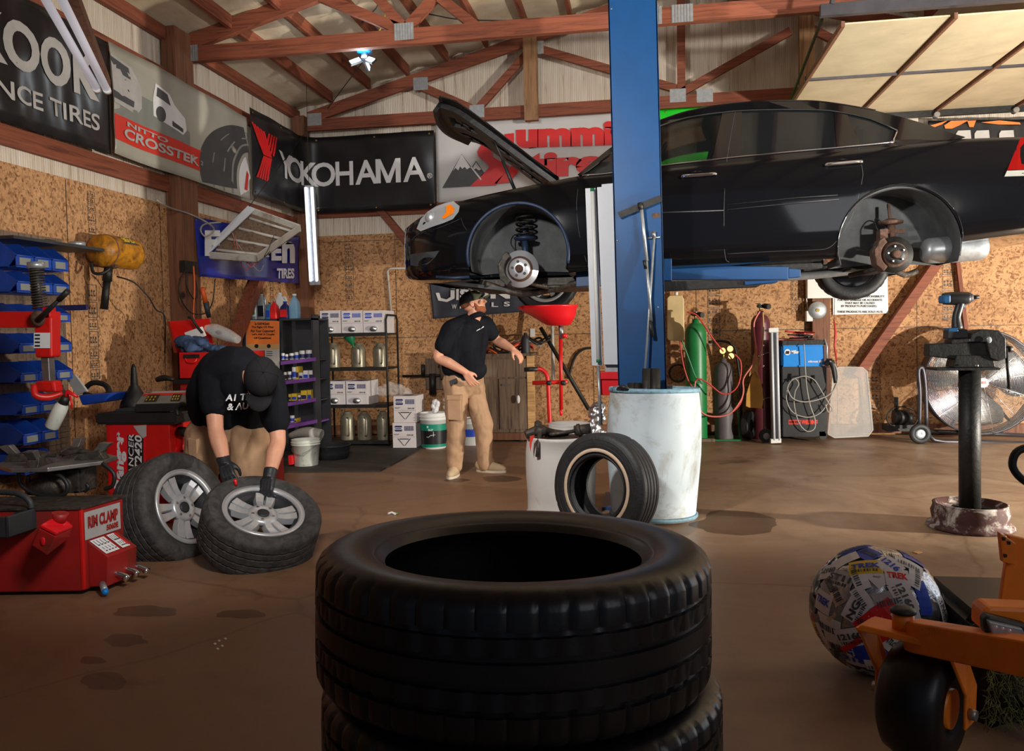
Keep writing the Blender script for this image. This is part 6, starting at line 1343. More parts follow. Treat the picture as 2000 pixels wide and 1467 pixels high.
for k, (m_, pts) in enumerate((('cable_black', [(370, 522), (352, 545), (352, 580), (372, 610), (400, 612), (415, 590), (420, 545)]), ('cable_black', [(366, 524), (365, 560), (380, 585), (386, 570), (380, 540)]), ('cable_orange', [(378, 520), (380, 560), (378, 610), (380, 632)]))): B().tube([PX(x, y, XL+.22) for x, y in pts], .006 if k < 2 else .008, 6, sub=6).build('cable', m_, t)
t = thing('work_light', 'orange and black trouble light hanging on its cord beside the left post', 'lamp', tuple(PX(405, 590, XL+.22))); B().cyl(PX(395, 562, XL+.22), PX(402, 592, XL+.22), .022, n=14).build('handle', 'cable_orange', t); B().cyl(PX(402, 590, XL+.22), PX(408, 620, XL+.22), .028, .02, 14).build('lamp_cage', 'dark_plastic', t)
# ================================================================== dark mat, display stand, oil rack
ps = [PZ(400, 925), PZ(742, 922), PZ(820, 880), PZ(880, 868), PZ(420, 868)]
o = B().prism([p+Vector((0, 0, .001)) for p in ps], (0, 0, .012)).build('floor_mat', 'mat_dark'); tag(o, 'dark rubber floor mat spread before the oil rack and shelves', 'mat')
Yd = 8.3; dx0, dx1 = PY(463, 700, Yd).x, PY(613, 700, Yd).x; dzt = PY(540, 623, Yd).z; xm = PY(547, 700, Yd).x
t = thing('display_stand', 'black display stand with purple shelf strips under the fluid bottles', 'display stand', ((dx0+dx1)/2, Yd+.2, .0))
for nm, bx_ in (('side_panel', (dx0, dx0+.02, Yd, Yd+.42, 0, dzt)), ('side_panel', (dx1-.02, dx1, Yd, Yd+.16, 0, dzt+.04)), ('back_panel', (dx0, dx1, Yd+.42, Yd+.44, 0, dzt)), ('top', (dx0, dx1, Yd, Yd+.44, dzt-.02, dzt)), ('divider', (xm-.02, xm, Yd, Yd+.42, 0, dzt)), ('front_panel', (dx0, xm, Yd, Yd+.02, 0, dzt-.02))): B().box(*bx_).build(nm, 'shelf_black', t)
sh = [(548, 617, 709, 701), (556, 617, 747, 740), (560, 617, 790, 780), (560, 620, 834, 822)]; shz = []
for x0_, x1_, y0_, y1_ in sh:
    z = PY((x0_+x1_)/2, (y0_+y1_)/2-2, Yd).z; shz.append(z)
    B().box(xm, dx1-.02, Yd-.0, Yd+.42, z-.015, z).build('shelf', 'purple' if len(shz) == 4 else 'shelf_black', t); B().hexa([PY(x0_, y0_+4, Yd-.03), PY(x1_, y1_+4, Yd-.03), PY(x1_, y1_+4, Yd), PY(x0_, y0_+4, Yd), PY(x0_, y0_-3, Yd-.03), PY(x1_, y1_-3, Yd-.03), PY(x1_, y1_-3, Yd), PY(x0_, y0_-3, Yd)]).build('shelf_edge', 'purple', t)
t = thing('poster', 'orange and white oil filter poster on the display stand front', 'poster', tuple(PY(512, 700, Yd-.02)))
P_c = [(481, 760), (546, 762), (545, 627), (480, 625)]; B().prism([PY(x, y, Yd-.015) for x, y in P_c], (0, .01, 0)).build('board', 'print_grey', t)
g2 = lambda o_: (lambda px, py: PY(px, -py, Yd-.016-o_)); b = B(); rectp(b, 481, -672, 545, -627, g2(.002)); b.build('orange_field', 'print_orange', t); b = B(); rectp(b, 481, -682, 545, -672, g2(.002)); b.build('fade_strip', 'kraft', t)
b = B()
for s, x0_, x1_, y in (('Is NAPAGold', 498, 526, 635), ('The Right Oil Filter', 491, 535, 642), ('For Your Customer?', 490, 537, 649), ("Let's Ask A Couple", 492, 536, 656), ('Of Questions:', 496, 530, 663)): text(b, s, x0_, -y, x1_, -(y-5.2), g2(.004), .04)
for x in (501, 525): poly(b, [(x+4*math.cos(a), -676+4*math.sin(a)) for a in [k*math.pi/6 for k in range(12)]], g2(.005))
for y in (686, 690, 694): rectp(b, 520, -y-1, 532, -y, g2(.004)); rectp(b, 495, -y-1, 508, -y, g2(.004))
b.build('lettering', 'print_black', t)
t0s = (dx0, 0)
# fluids on top
def jug(label, x0_, x1_, y0_, m_, lab, Y=Yd+.2, handle=True, cap='black_plastic', cat='bottle', grp=None, labc=None):
    a, c = PY(x0_, 700, Y).x, PY(x1_, 700, Y).x; h = PY(x0_, y0_, Y).z-dzt; t = thing('oil_jug' if handle else 'fluid_bottle', label, cat, ((a+c)/2, Y, dzt), group=grp)
    w_, d_ = (c-a)/2, .05; cx_ = (a+c)/2; rs = []
    for z, s in ((0, .96), (.01, 1), (h*.55, 1), (h*.72, .82), (h*.86, .42), (h*.92, .30), (h, .30)):
        rs.append([(cx_+(-w_*.3*(1-s) if handle else 0)+w_*s*sgx*k1, Y+d_*s*sgy*k2, dzt+z) for sgx, sgy, k1, k2 in ((-1, -1, 1, .8), (-.8, -1, 1, 1), (.8, -1, 1, 1), (1, -1, 1, .8), (1, 1, 1, .8), (.8, 1, 1, 1), (-.8, 1, 1, 1), (-1, 1, 1, .8))])
    B().rings(rs, smooth=True).build('bottle', m_, t, bev=.004)
    B().cyl((cx_-(w_*.2 if handle else 0), Y, dzt+h*.95), (cx_-(w_*.2 if handle else 0), Y, dzt+h*1.04), w_*.28 if handle else w_*.45, n=16).build('cap', cap, t)
    if handle: B().tube([(cx_+w_*.2, Y, dzt+h*.84), (cx_+w_*.75, Y, dzt+h*.84), (cx_+w_*.95, Y, dzt+h*.5)], .012, 8, sub=3).build('handle', m_, t)
    if labc: b = B(); f_ = lambda u, v: Vector((cx_-w_*.8+w_*1.6*u, Y-d_-.002, dzt+h*.12+h*.42*v)); rectp(b, 0, 0, 1, 1, f_); l_ = b.build('label', labc, t)
    if lab: 
        b = B(); text(b, lab, .1, .55, .9, .9, lambda u, v: f_(u, v)+Vector((0, -.002, 0)), .04); b.build('lettering', 'print_black' if labc == 'print_white' else 'print_white', t)
        b = B(); rectp(b, .05, .15, .95, .4, lambda u, v: f_(u, v)+Vector((0, -.002, 0))); b.build('label_band', 'print_green' if lab == 'Mobil 1' else 'print_blue', t)
    return t
jug('grey oil jug with a white and green label, leftmost on the display stand', 487, 508, 571, 'galv', 'Mobil 1', labc='print_white', handle=True); jug('second grey oil jug with a black label beside the leftmost one', 509, 523, 574, 'galv', None, labc='print_black', handle=True)
jug('blue fluid bottle on the display stand', 525, 534, 592, 'tool_blue', None, handle=False, labc='print_blue', Y=Yd+.12); jug('red-labelled silver bottle on the display stand', 533, 546, 588, 'print_red', None, handle=False, labc='print_red', cap='galv', Y=Yd+.08)
jug('white gallon jug standing behind the small bottles on the stand', 541, 564, 574, 'white_plastic', None, Y=Yd+.3, cap='white_plastic'); jug('blue box-shaped bottle with a yellow and red label on the stand', 552, 568, 590, 'print_navy', None, handle=False, labc='print_red', Y=Yd+.1, cap='print_blue')
jug('clear jug of pale blue washer fluid, rightmost on the stand', 570, 587, 576, 'bluewater', None, handle=False, cap='white_plastic', Y=Yd+.14)
# filters on the purple shelves
rnd = random.Random(11); Yf = Yd+.03
def filt(x0_, x1_, ytop, row, m_, box=False, band='print_navy', lbl=''):
    a, c = PY(x0_, 700, Yf).x, PY(x1_, 700, Yf).x; h = PY(x0_, ytop, Yf).z-shz[row]; r_ = (c-a)/2*.94; cx_ = (a+c)/2
    t = thing('oil_filter' if not box else 'filter_box', lbl, 'filter' if not box else 'box', (cx_, Yf+r_, shz[row]), group='filters and boxes on the purple shelves')
    if box: B().box(cx_-r_, cx_+r_, Yf, Yf+.12, shz[row], shz[row]+h, .002).build('carton', m_, t); B().box(cx_-r_*.9, cx_+r_*.9, Yf-.002, Yf, shz[row]+h*.15, shz[row]+h*.55).build('label', band, t)
    else:
        B().lathe([(.001, 0), (r_, 0), (r_, h*.92), (r_*.93, h), (.001, h)], (cx_, Yf+r_, shz[row]), (0, 0, 1), 24).build('canister', m_, t); B().lathe([(r_+.001, h*.2), (r_+.001, h*.62)], (cx_, Yf+r_, shz[row]), (0, 0, 1), 24, cap=False).build('label', band, t)
ordn = ['first', 'second', 'third', 'fourth', 'fifth', 'sixth', 'seventh']; rown = ['top', 'second', 'third', 'bottom']
for row, items in enumerate(([(548, 555, 690, 'white_plastic', 0), (555, 562, 692, 'white_plastic', 0), (563, 573, 690, 'white_plastic', 0), (574, 582, 688, 'white_plastic', 0), (583, 594, 685, 'paper_white', 0), (595, 608, 684, 'white_plastic', 0)], [(552, 558, 727, 'white_plastic', 0), (559, 567, 726, 'white_plastic', 0), (567, 579, 717, 'paper_white', 0), (577, 582, 716, 'print_yellow', 1), (583, 590, 728, 'paper_white', 1), (591, 601, 724, 'paper_white', 1), (602, 611, 724, 'paper_white', 1)], [(561, 566, 770, 'print_yellow', 1), (567, 577, 769, 'print_yellow', 1), (578, 584, 772, 'paper_white', 0), (585, 597, 763, 'print_yellow', 1), (598, 606, 762, 'print_yellow', 1)], [(561, 570, 812, 'white_plastic', 0), (571, 575, 818, 'print_yellow', 1)])):
    for k, (x0_, x1_, yt_, m_, bx_) in enumerate(items): filt(x0_, x1_, yt_, row, m_, bx_, 'print_navy' if (k+row) % 3 else 'print_blue', '%s %s, %s from the left on the %s purple shelf' % ('yellow' if m_ == 'print_yellow' else 'white', 'filter box' if bx_ else 'round oil filter', ordn[k], rown[row]))
# rack
Yk = 8.8; rx0, rx1 = PY(624, 760, Yk).x, PY(757, 760, Yk).x; dpt = .42
t = thing('oil_rack', 'black steel tube rack holding oil cartons and metal jugs', 'rack', ((rx0+rx1)/2, Yk+.2, 0)); zt_ = PY(640, 618, Yk).z
for x, nm in ((rx0, 0), (rx1, 1)):
    b = B(); b.tube([(x, Yk, 0), (x, Yk, zt_-.05), (x, Yk+.05, zt_), (x, Yk+dpt-.05, zt_), (x, Yk+dpt, zt_-.05), (x, Yk+dpt, 0)], .012, 8); b.build('end_frame', 'iron_dark', t)
rz_ = [PY(640, y, Yk).z for y in (653, 720, 792, 862)]
for z in rz_:
    B().box(rx0, rx1, Yk, Yk+dpt, z-.02, z).build('shelf', 'iron_dark', t); B().box(rx0, rx1, Yk-.01, Yk, z-.03, z+.01).build('shelf_lip', 'iron_dark', t)
def carton(label, x0_, x1_, ytop, Y, z0, d=.38, txt='10W-30', grp='oil cartons', spout=True, m2='print_navy'):
    a, c = PY(x0_, 700, Y).x, PY(x1_, 700, Y).x; z1 = PY(x0_, ytop, Y).z; t = thing('oil_carton', label, 'box', ((a+c)/2, Y+d/2, z0), group=grp)
    B().box(a, c, Y, Y+d, z0, z1, .003).build('carton', 'carton', t); w_ = c-a; h = z1-z0; F = lambda o_: (lambda u, v: Vector((a+w_*u, Y-o_, z0+h*v)))
    b = B(); cx_, cy = .26, .78; poly(b, [(cx_+.20*x, cy+.13*y) for x, y in ((-1, 0), (-.7, .85), (.7, .85), (1, 0), (.7, -.85), (-.7, -.85))], F(.002)); b.build('emblem', m2, t)
    b = B(); rectp(b, cx_-.2, cy-.045, cx_+.2, cy+.045, F(.003)); b.build('emblem_band', 'print_white', t); b = B(); text(b, 'NAPA', cx_-.15, cy-.03, cx_+.15, cy+.03, F(.004), .06); b.build('lettering', m2, t)
    b = B()
    for i in range(6):
        for j in range(4): rectp(b, .52+.068*i, .70+.045*j, .575+.068*i, .735+.045*j, F(.002))
    b.build('grid_print', m2, t); b = B(); text(b, txt, .62, .50, .9, .56, F(.002), .04); rectp(b, .06, .56, .3, .575, F(.002)); rectp(b, .06, .53, .25, .545, F(.002)); rectp(b, .02, .455, .98, .462, F(.002)); b.build('print', 'print_dkgrey', t)
    if spout == True: B().ell((a+w_*.5, Y-.01, z0+h*.2), (w_*.2, .035, h*.13), 10, 6).build('crumpled_spout', 'foil', t)
    elif spout == 2:
        b = B(); poly(b, [(.2, .4), (.25, .4), (.5, .12), (.47, .12)], F(.002)); poly(b, [(.8, .4), (.75, .4), (.5, .12), (.53, .12)], F(.002)); rectp(b, .3, .36, .7, .4, F(.002)); b.build('flap_outline', 'print_dkgrey', t)
    b = B(); poly(b, [(0, 0), (1, 0), (1, .5), (0, .5)], lambda u, v: Vector((a+w_*(.3+.4*u), Y+.08+v*.3, z1+.001))); b.build('top_print', m2, t)
    return t
for k, (x0_, x1_) in enumerate(((627, 667), (669, 710), (711, 752))): carton('white oil carton on the top rack shelf, %s' % ('leftmost', 'middle one', 'rightmost')[k], x0_, x1_, 607, Yk+.0, rz_[0], txt='10W-30', m2='print_navy' if k == 0 else 'print_blue')
for k, (x0_, x1_) in enumerate(((632, 672), (674, 716))): carton('white oil carton on the third rack shelf, %s one' % ('left', 'right')[k], x0_, x1_, 745, Yk+.0, rz_[2], txt='15W-40')
zc = PY(785, 825, Yk-.05).z; carton('white oil carton on the floor right of the rack, lower of two', 763, 808, 826, Yk-.15, .0, d=.3, txt='15W-30', spout=2); carton('white oil carton right of the rack, upper of two', 766, 811, 774, Yk-.13, PY(785, 826, Yk-.15).z+.002, d=.3, spout=2)
def mjug(label, x0_, x1_, ytop, z0, grp='metal oil jugs on the rack'):
    Y = Yk+.06; a, c = PY(x0_, 700, Y).x, PY(x1_, 700, Y).x; r_ = (c-a)/2*.88; h = PY(x0_, ytop, Y).z-z0; cx_ = (a+c)/2; t = thing('oil_can', label, 'can', (cx_, Y+r_, z0), group=grp)
    B().lathe([(.001, 0), (r_*.98, 0), (r_, .01), (r_, h*.68), (r_*.9, h*.78), (r_*.62, h*.86), (r_*.5, h*.88), (r_*.5, h*.94), (r_*.42, h*.95), (.001, h*.9)], (cx_, Y+r_, z0), (0, 0, 1), 32).build('can', 'jug_metal', t)
    B().tube([(cx_+r_*.35, Y+.0, z0+h*.76), (cx_+r_*.75, Y-.03, z0+h*.70), (cx_+r_*.75, Y-.035, z0+h*.25), (cx_+r_*.45, Y+.0, z0+h*.16)], .010, 8, sub=4).build('handle', 'jug_metal', t); B().tube([(cx_-r_*.3, Y+r_, z0+h*.86), (cx_-r_*.8, Y+r_, z0+h*1.0)], [.016, .01], 8).build('spout', 'jug_metal', t)
for k, (a, c) in enumerate(((632, 661), (680, 711), (723, 753))): mjug('dull metal oil can on the second rack shelf, %s' % ('leftmost', 'under the green funnel', 'rightmost')[k], a, c, 668, rz_[1])
for k, (a, c) in enumerate(((655, 685), (688, 719), (727, 755))): mjug('dull metal oil can on the lowest rack shelf, %s' % ('leftmost', 'middle one', 'rightmost')[k], a, c, 802, rz_[3])
p = PY(690, 675, Yk+.08); t = thing('funnel', 'green plastic funnel stuck in the middle oil can', 'funnel', tuple(p)); B().lathe([(.006, -.03), (.01, 0), (.02, .02), (.065, .10), (.068, .125), (.06, .12), (.01, .02)], p, (-.35, -.1, 1), 28, cap=False).build('cone', 'green_plastic', t)
# plastic bags behind the cartons
b = B(); rnd = random.Random(2)
for k in range(14): b.ell(PY(745+rnd.random()*50, 750+rnd.random()*22, Yk+.25), (.05+rnd.random()*.05, .05, .04), 10, 8)
tag(skin(b, 'plastic_bag', 'clear', None, .012, 1, .015, 15), 'clear plastic bag crumpled on top of the right-hand oil cartons', 'bag')
# buckets
t = bucket('dirty white bucket standing on the mat left of the drain pan', (PY(587, 900, 7.35).x, 7.35+.13, 0), .115, .132, PY(587, 861, 7.35).z, 'bucket_white', group=None)
c = Vector((PY(587, 900, 7.35).x, 7.48, 0)); hz = PY(587, 870, 7.35).z
B().tube([c+Vector((-.13, 0, hz)), c+Vector((-.08, -.13, hz-.06)), c+Vector((.03, -.15, hz-.09)), c+Vector((.12, -.07, hz-.02)), c+Vector((.13, 0, hz))], .003, 6, sub=5).build('bail', 'steel', t); B().prism([PY(x, y, 7.33) for x, y in [(563, 890), (569, 890), (570, 908), (564, 908)]], (0, .06, 0)).build('sticker', 'print_red', t)
t = bucket('white bucket with a teal and black label between cartons and the standing person', (PY(841, 850, 8.6).x, 8.74, 0), .13, .148, PY(841, 808, 8.6).z, 'white_plastic')
c = Vector((PY(841, 850, 8.6).x, 8.74, 0)); h = PY(841, 808, 8.6).z
B().lathe([(.139, h*.12), (.146, h*.66)], c, (0, 0, 1), 40, cap=False).build('label', 'print_black', t); B().lathe([(.1475, h*.52), (.1490, h*.70)], c, (0, 0, 1), 40, cap=False).build('label_band', 'teal', t); B().lathe([(.141, h*.06), (.142, h*.14)], c, (0, 0, 1), 40, cap=False).build('label_band', 'teal', t)
cf2 = lambda u, v: c+Vector((.150*math.sin(R(-45+u*60)), -.150*math.cos(R(-45+u*60)), h*v)); b = B(); rectp(b, .5, .60, .62, .66, cf2); rectp(b, .6, .555, .95, .575, cf2); rectp(b, .6, .52, .9, .535, cf2); rectp(b, .95, .36, .98, .5, cf2); poly(b, [(.45, .36), (.6, .35), (.75, .40), (1.1, .42), (1.1, .41), (.75, .385), (.6, .335), (.45, .35)], cf2); b.build('label_marks', 'print_white', t)
t = bucket('blue and white bucket behind the legs of the standing person', (PY(917, 850, 8.9).x, 9.0, 0), .11, .125, PY(917, 818, 8.9).z, 'white_plastic'); B().lathe([(.119, .10), (.124, .26)], (PY(917, 850, 8.9).x, 9.0, 0), (0, 0, 1), 32, cap=False).build('label', 'print_blue', t)
b = B(); 
for k in range(8): b.ell(PY(845+rnd.random()*10, 785+k*3, 8.85), (.03, .04, .03), 10, 6)
for k in range(7): b.ell(PY(868+rnd.random()*6, 780+k*4, 8.85), (.025, .03, .03), 10, 6)
tag(skin(b, 'shopping_bag', 'print_white', None, .010, 1, .012, 20), 'white plastic bag standing behind the teal-label bucket', 'bag')
Yp = 7.9; t = thing('drain_pan', 'round black oil drain pan right of the dirty white bucket', 'pan', tuple(PZ(648, 900))); c = Vector((PY(648, 890, Yp).x, Yp, 0)); h = PY(648, 868, Yp).z
B().lathe([(.001, .004), (.16, 0), (.18, h*.5), (.19, h-.01), (.20, h), (.185, h), (.165, .02), (.001, .02)], c, (0, 0, 1), 40).build('pan', 'black_plastic', t)
t = thing('hose_reel', 'coil of grey ribbed hose lying between display stand and drain pan', 'hose', tuple(PY(600, 850, 7.95)));
B().tube([PY(566, 852, 7.95), PY(585, 846, 7.95), PY(605, 845, 7.95), PY(628, 850, 7.95)], [.03, .045, .06, .06], 14, sub=3).build('hose', 'cable_grey', t); B().cyl(PY(608, 850, 7.93), PY(616, 848, 7.93), .066, n=20).build('cuff', 'paper_white', t)
# air filter regulator on the wall
t = thing('air_regulator', 'black air line filter and regulator on the back wall left of the standing person', 'regulator', tuple(PY(845, 735, YB-.1)))
B().cyl(PY(787, 735, YB-.06), PY(872, 733, YB-.1), .016, n=12).build('pipe', 'iron_dark', t)
for x, y0_, y1_, r_, m_ in ((826, 712, 734, .025, 'black_plastic'), (845, 730, 770, .042, 'cable_black'), (866, 705, 740, .04, 'bench_wood')): B().cyl(PY(x, y0_, YB-.1), PY(x, y1_, YB-.1), r_, n=18).build('bowl' if x == 845 else 'valve', m_, t)
B().box(PY(833, 730, YB).x, PY(868, 730, YB).x, YB-.05, YB-.001, PY(833, 760, YB).z, PY(833, 700, YB).z).build('backplate', 'bench_wood', t)
B().tube([PY(866, 740, YB-.12), PY(876, 770, YB-.15), PY(872, 790, YB-.15), PY(885, 800, YB-.2)], .009, 8, sub=5).tube([PY(856, 718, YB-.12), PY(860, 700, YB-.12), PY(872, 690, YB-.15)], .007, 8, sub=4).build('hose', 'cable_black', t)
t = thing('conduit_elbow', 'white pipe running down the wall behind the oil rack with an elbow', 'pipe', tuple(PY(755, 545, YB-.03))); B().tube([PY(797, 524, YB-.03), PY(762, 524, YB-.03), PY(757, 530, YB-.03), PY(764, 610, YB-.03)], .014, 8).build('pipe', 'old_white_metal', t)
# workbench
Yb_ = 9.3; x0, x1 = PY(930, 760, Yb_).x, PY(1032, 760, Yb_).x; z0, z1 = PY(980, 850, Yb_).z, PY(980, 696, Yb_).z
t = thing('workbench', 'weathered wooden workbench cabinet with doors behind the standing person', 'workbench', ((x0+x1)/2, Yb_+.2, 0)); b = B(); b.box(x0, x1, Yb_, Yb_+.5, .06, z1).build('cabinet', 'bench_wood', t)
B().box(x0-.02, x1+.06, Yb_-.03, Yb_+.52, z1, z1+.03).build('top', 'bench_wood', t); B().box(x0+.01, x1-.02, Yb_-.02, Yb_, z1-.24, z1-.03, .003).build('drawer', 'bench_wood', t)
xm2 = PY(975, 800, Yb_).x; B().box(x0+.01, xm2-.005, Yb_-.02, Yb_, .14, z1-.26, .003).build('door', 'bench_wood', t); d_ = B().box(xm2+.005, x1-.02, Yb_-.02, Yb_, .14, z1-.26, .003).build('door', 'bench_wood', t)
B().box(xm2+.04, xm2+.14, Yb_-.03, Yb_-.02, z1-.34, z1-.32).build('hinge', 'steel', d_); B().box(x1-.01, x1+.07, Yb_-.02, Yb_+.05, .0, z1).build('leg', 'light_lumber', t); B().box(x0, x1+.05, Yb_-.06, Yb_+.5, .02, .10).build('plinth', 'brown_post', t)
for x in (x0+.1, x1-.08): B().cyl((x, Yb_-.04, .04), (x, Yb_+.0, .04), .04, n=18).build('castor', 'iron_dark', t)
rnd = random.Random(9)
for k, m_ in enumerate(('cable_orange', 'cable_black', 'iron_dark', 'cable_orange', 'cable_red', 'cable_grey', 'cable_black', 'iron_dark')):
    cx_, r_ = x0+.22+.07*k, .12+.03*(k % 3); pts = [(cx_+r_*math.cos(a), Yb_+.2+.12*math.sin(a), z1+.04+.03*k*.7+.04*math.sin(a*2+k)) for a in [i*.5 for i in range(26)]]
    o = B().tube(pts, .011, 7).build('coiled_hose', m_); tag(o, '%s hose or cord coil piled on the workbench, number %s up' % (('orange', 'black', 'dark', 'bright orange', 'red', 'grey', 'thin black', 'dark topmost')[k], ('one', 'two', 'three', 'four', 'five', 'six', 'seven', 'eight')[k]), 'hose', 'hoses coiled on the workbench')
t = thing('gas_torch', 'small dark green cylinder standing on the right end of the workbench', 'cylinder', tuple(PY(1027, 690, Yb_+.1))); c = PY(1027, 697, Yb_+.1); B().lathe([(.001, 0), (.05, 0), (.053, .02), (.053, .2), (.04, .24), (.02, .25), (.018, .28), (.001, .28)], c, (0, 0, 1), 24).build('tank', 'dark_plastic', t)
o = B().tube([PY(1014, 690, Yb_-.05), PY(1014, 730, Yb_-.05), PY(1013, 772, Yb_-.05)], .002, 5).build('string', 'cable_black'); tag(o, 'thin string hanging down the workbench door', 'string')
o = B().ell(PY(1012, 780, Yb_-.06), (.022, .015, .05), 10, 8).build('white_rag', 'paper_white'); tag(o, 'small white rag hanging on the string at the workbench', 'rag')
o = B().box(PY(1040, 650, YB).x-.03, PY(1040, 650, YB).x+.03, YB-.012, YB, PY(1040, 650, YB).z-.05, PY(1040, 650, YB).z+.05, .003).build('wall_outlet', 'white_plastic'); tag(o, 'white wall outlet above the right end of the workbench', 'outlet')
t = thing('wall_outlet', 'second pale outlet beside the grey disc on the back wall', 'outlet', tuple(PY(1578, 618, YB))); B().box(PY(1571, 620, YB).x, PY(1583, 620, YB).x, YB-.13, YB-.02, PY(1571, 628, YB).z, PY(1571, 608, YB).z, .003).build('plate', 'white_plastic', t)
# oil drain
Yo = 7.15; t = thing('oil_drain', 'red rolling oil drain with wide funnel pan under the front wheel', 'oil drain', (PY(1093, 800, Yo).x, Yo, 0)); c = PY(1070, 600, Yo); rr_ = (PY(1128, 600, Yo).x-PY(1010, 600, Yo).x)/2
rs = []; 
for z, s, ox in ((0, 1.02, 0), (.02, 1.0, 0), (-.0, .97, 0)): pass
def ring_(z, rx, ry, ox, n=36): return [(c.x+ox+rx*math.cos(2*math.pi*i/n)*(1), Yo+ry*math.sin(2*math.pi*i/n), c.z+z) for i in range(n)]
B().rings([ring_(-.165, .07, .06, .10), ring_(-.155, .11, .10, .09), ring_(-.07, .20, .18, .045), ring_(-.02, rr_*.94, .22, .0), ring_(.0, rr_, .24, 0), ring_(.012, rr_*1.01, .245, 0), ring_(.01, rr_*.97, .23, 0), ring_(-.06, .18, .15, .045), ring_(-.14, .05, .045, .08)], cap=True).build('funnel_pan', 'red_plastic', t)
B().cyl(PY(1095, 632, Yo), PY(1097, 662, Yo), .022, n=14).build('neck', 'steel', t); B().cyl(PY(1095, 655, Yo), PY(1096, 800, Yo), .016, n=14).build('stem', 'red_paint', t); B().cyl(PY(1095, 800, Yo), PY(1096, 812, Yo), .012, n=12).build('stem_tip', 'red_plastic', t)
B().tube([PY(1046, 722, Yo), PY(1056, 721, Yo), PY(1066, 729, Yo), PY(1070, 745, Yo), PY(1072, 790, Yo), PY(1075, 850, Yo)], .018, 12, sub=3).build('handle_tube', 'red_paint', t); B().cyl(PY(1024, 722, Yo), PY(1050, 721, Yo), .02, n=12).build('grip', 'cable_black', t)
B().cyl(PY(1040, 748, Yo), PY(1108, 746, Yo), .018, n=12).build('cross_bar', 'red_paint', t)
for x, y in ((1072, 748), (1100, 748), (1103, 656)): B().ell(PY(x, y, Yo-.02), (.025, .02, .022)).build('knob', 'cable_black' if y > 700 else 'red_plastic', t)
bx = PY(1085, 850, Yo).x; B().lathe([(.001, .05), (.18, .05), (.2, .1), (.2, .30), (.17, .34), (.001, .34)], (bx, Yo, 0), (0, 0, 1), 32).build('tank', 'red_paint', t)
for a in (30, 150, 270): B().cyl((bx+.16*math.cos(R(a)), Yo+.16*math.sin(R(a))-.01, .03), (bx+.16*math.cos(R(a)), Yo+.16*math.sin(R(a))+.02, .03), .03, n=14).build('castor', 'cable_black', t)
o = B().cyl(PY(1056, 640, 9.5), PY(1150, 800, 9.3), .024, n=10).build('pry_pole', 'iron_dark'); tag(o, 'long dark pole leaning against the back wall behind the red oil drain', 'pole')
o = B().cyl(PY(1078, 610, 9.6), PY(1081, 745, 9.5), .02, n=12).build('white_pole', 'old_white_metal'); tag(o, 'pale upright pipe beside the oil drain stem at the wall', 'pipe')
o = B().tube([PY(1110, 740, 9.87), PY(1122, 700, 9.87), PY(1140, 682, 9.87), PY(1165, 680, 9.87)], .014, 8, sub=5).build('black_hose', 'cable_black'); tag(o, 'black hose arching from the wall to the white strip fixture', 'hose')
b = B(); rnd = random.Random(12)
for k in range(14): b.ell(PY(1158+rnd.random()*22, 795+k*5, 6.6), (.035+rnd.random()*.02, .04, .05), 10, 8)
tag(skin(b, 'plastic_wrap', 'foil', None, .010, 1, .018, 16), 'crumpled silver plastic wrap between the two white drums', 'wrap')
# ================================================================== gas cylinders, welder, fan
def cylr(nm, label, cx, y_top_sh, ybase, px0, px1, mat, Y, rot=None, valve='brass'):
    a, c_ = PY(px0, 740, Y).x, PY(px1, 740, Y).x; r_ = (c_-a)/2; x = (a+c_)/2; h = PY(cx, y_top_sh, Y).z; t = thing(nm, label, 'gas cylinder', (x, Y+r_, 0))
    B().lathe([(.001, 0), (r_*.97, 0), (r_, .02), (r_, h-r_*1.1), (r_*.93, h-r_*.7), (r_*.7, h-r_*.28), (r_*.35, h-.01), (r_*.3, h+.03), (.001, h+.03)], (x, Y+r_, 0), (0, 0, 1), 40).build('tank', mat, t)
    B().cyl((x, Y+r_, h+.02), (x, Y+r_, h+.10), .014, n=12).build('valve_stem', valve, t); B().cyl((x-.03, Y+r_, h+.105), (x+.03, Y+r_, h+.105), .01, n=10).build('valve_handle', 'steel', t); return t, x, h, r_
Yg = 9.35
t1, gx, gh, gr = cylr('gas_cylinder', 'tall green gas cylinder standing right of the blue post', 1361, 628, 855, 1340, 1382, 'green_steel', Yg)
t2, kx, kh, kr = cylr('gas_cylinder', 'short grey gas cylinder between the green and maroon ones', 1415, 706, 855, 1396, 1434, 'grey_cyl', Yg)
t3, mx, mh, mr = cylr('gas_cylinder', 'tall maroon gas cylinder left of the upright white strip light', 1487, 612, 850, 1470, 1508, 'maroon', Yg+.05)
for t_, x_, h_ in ((t1, gx, gh), (t3, mx, mh)): B().box(x_-.05, x_+.05, Yg+.02, Yg+.10, h_+.06, h_+.10, .01).tube([(x_+.03, Yg+.04, h_+.08), (x_+.07, Yg-.02, h_+.07)], .03, 12).build('regulator', 'iron_dark', t_)
for dx, dz in ((-.03, .12), (.06, .06), (.05, .14)): B().cyl((kx+dx, Yg-.01, kh+dz), (kx+dx+.01, Yg-.05, kh+dz), .033, n=18).build('gauge', 'brass', t2)
b = B()
for z in (.45, .95):
    for k in range(22): a = math.pi+math.pi*k/21; b.ell((mx+(mr+.006)*math.cos(a), Yg+.05+mr+(mr+.006)*math.sin(a), z-.02*math.sin(a*2)), (.010, .006, .006), 6, 4)
b.build('chain', 'steel', t3)
t = thing('cylinder_cart', 'dark cylinder cart with a green base and one tyre, carrying grey cylinder', 'cart', (kx, Yg+.1, 0)); B().box(PY(1362, 860, Yg).x, PY(1450, 860, Yg).x, Yg-.02, Yg+.3, .0, .012).build('base', 'green_steel', t)
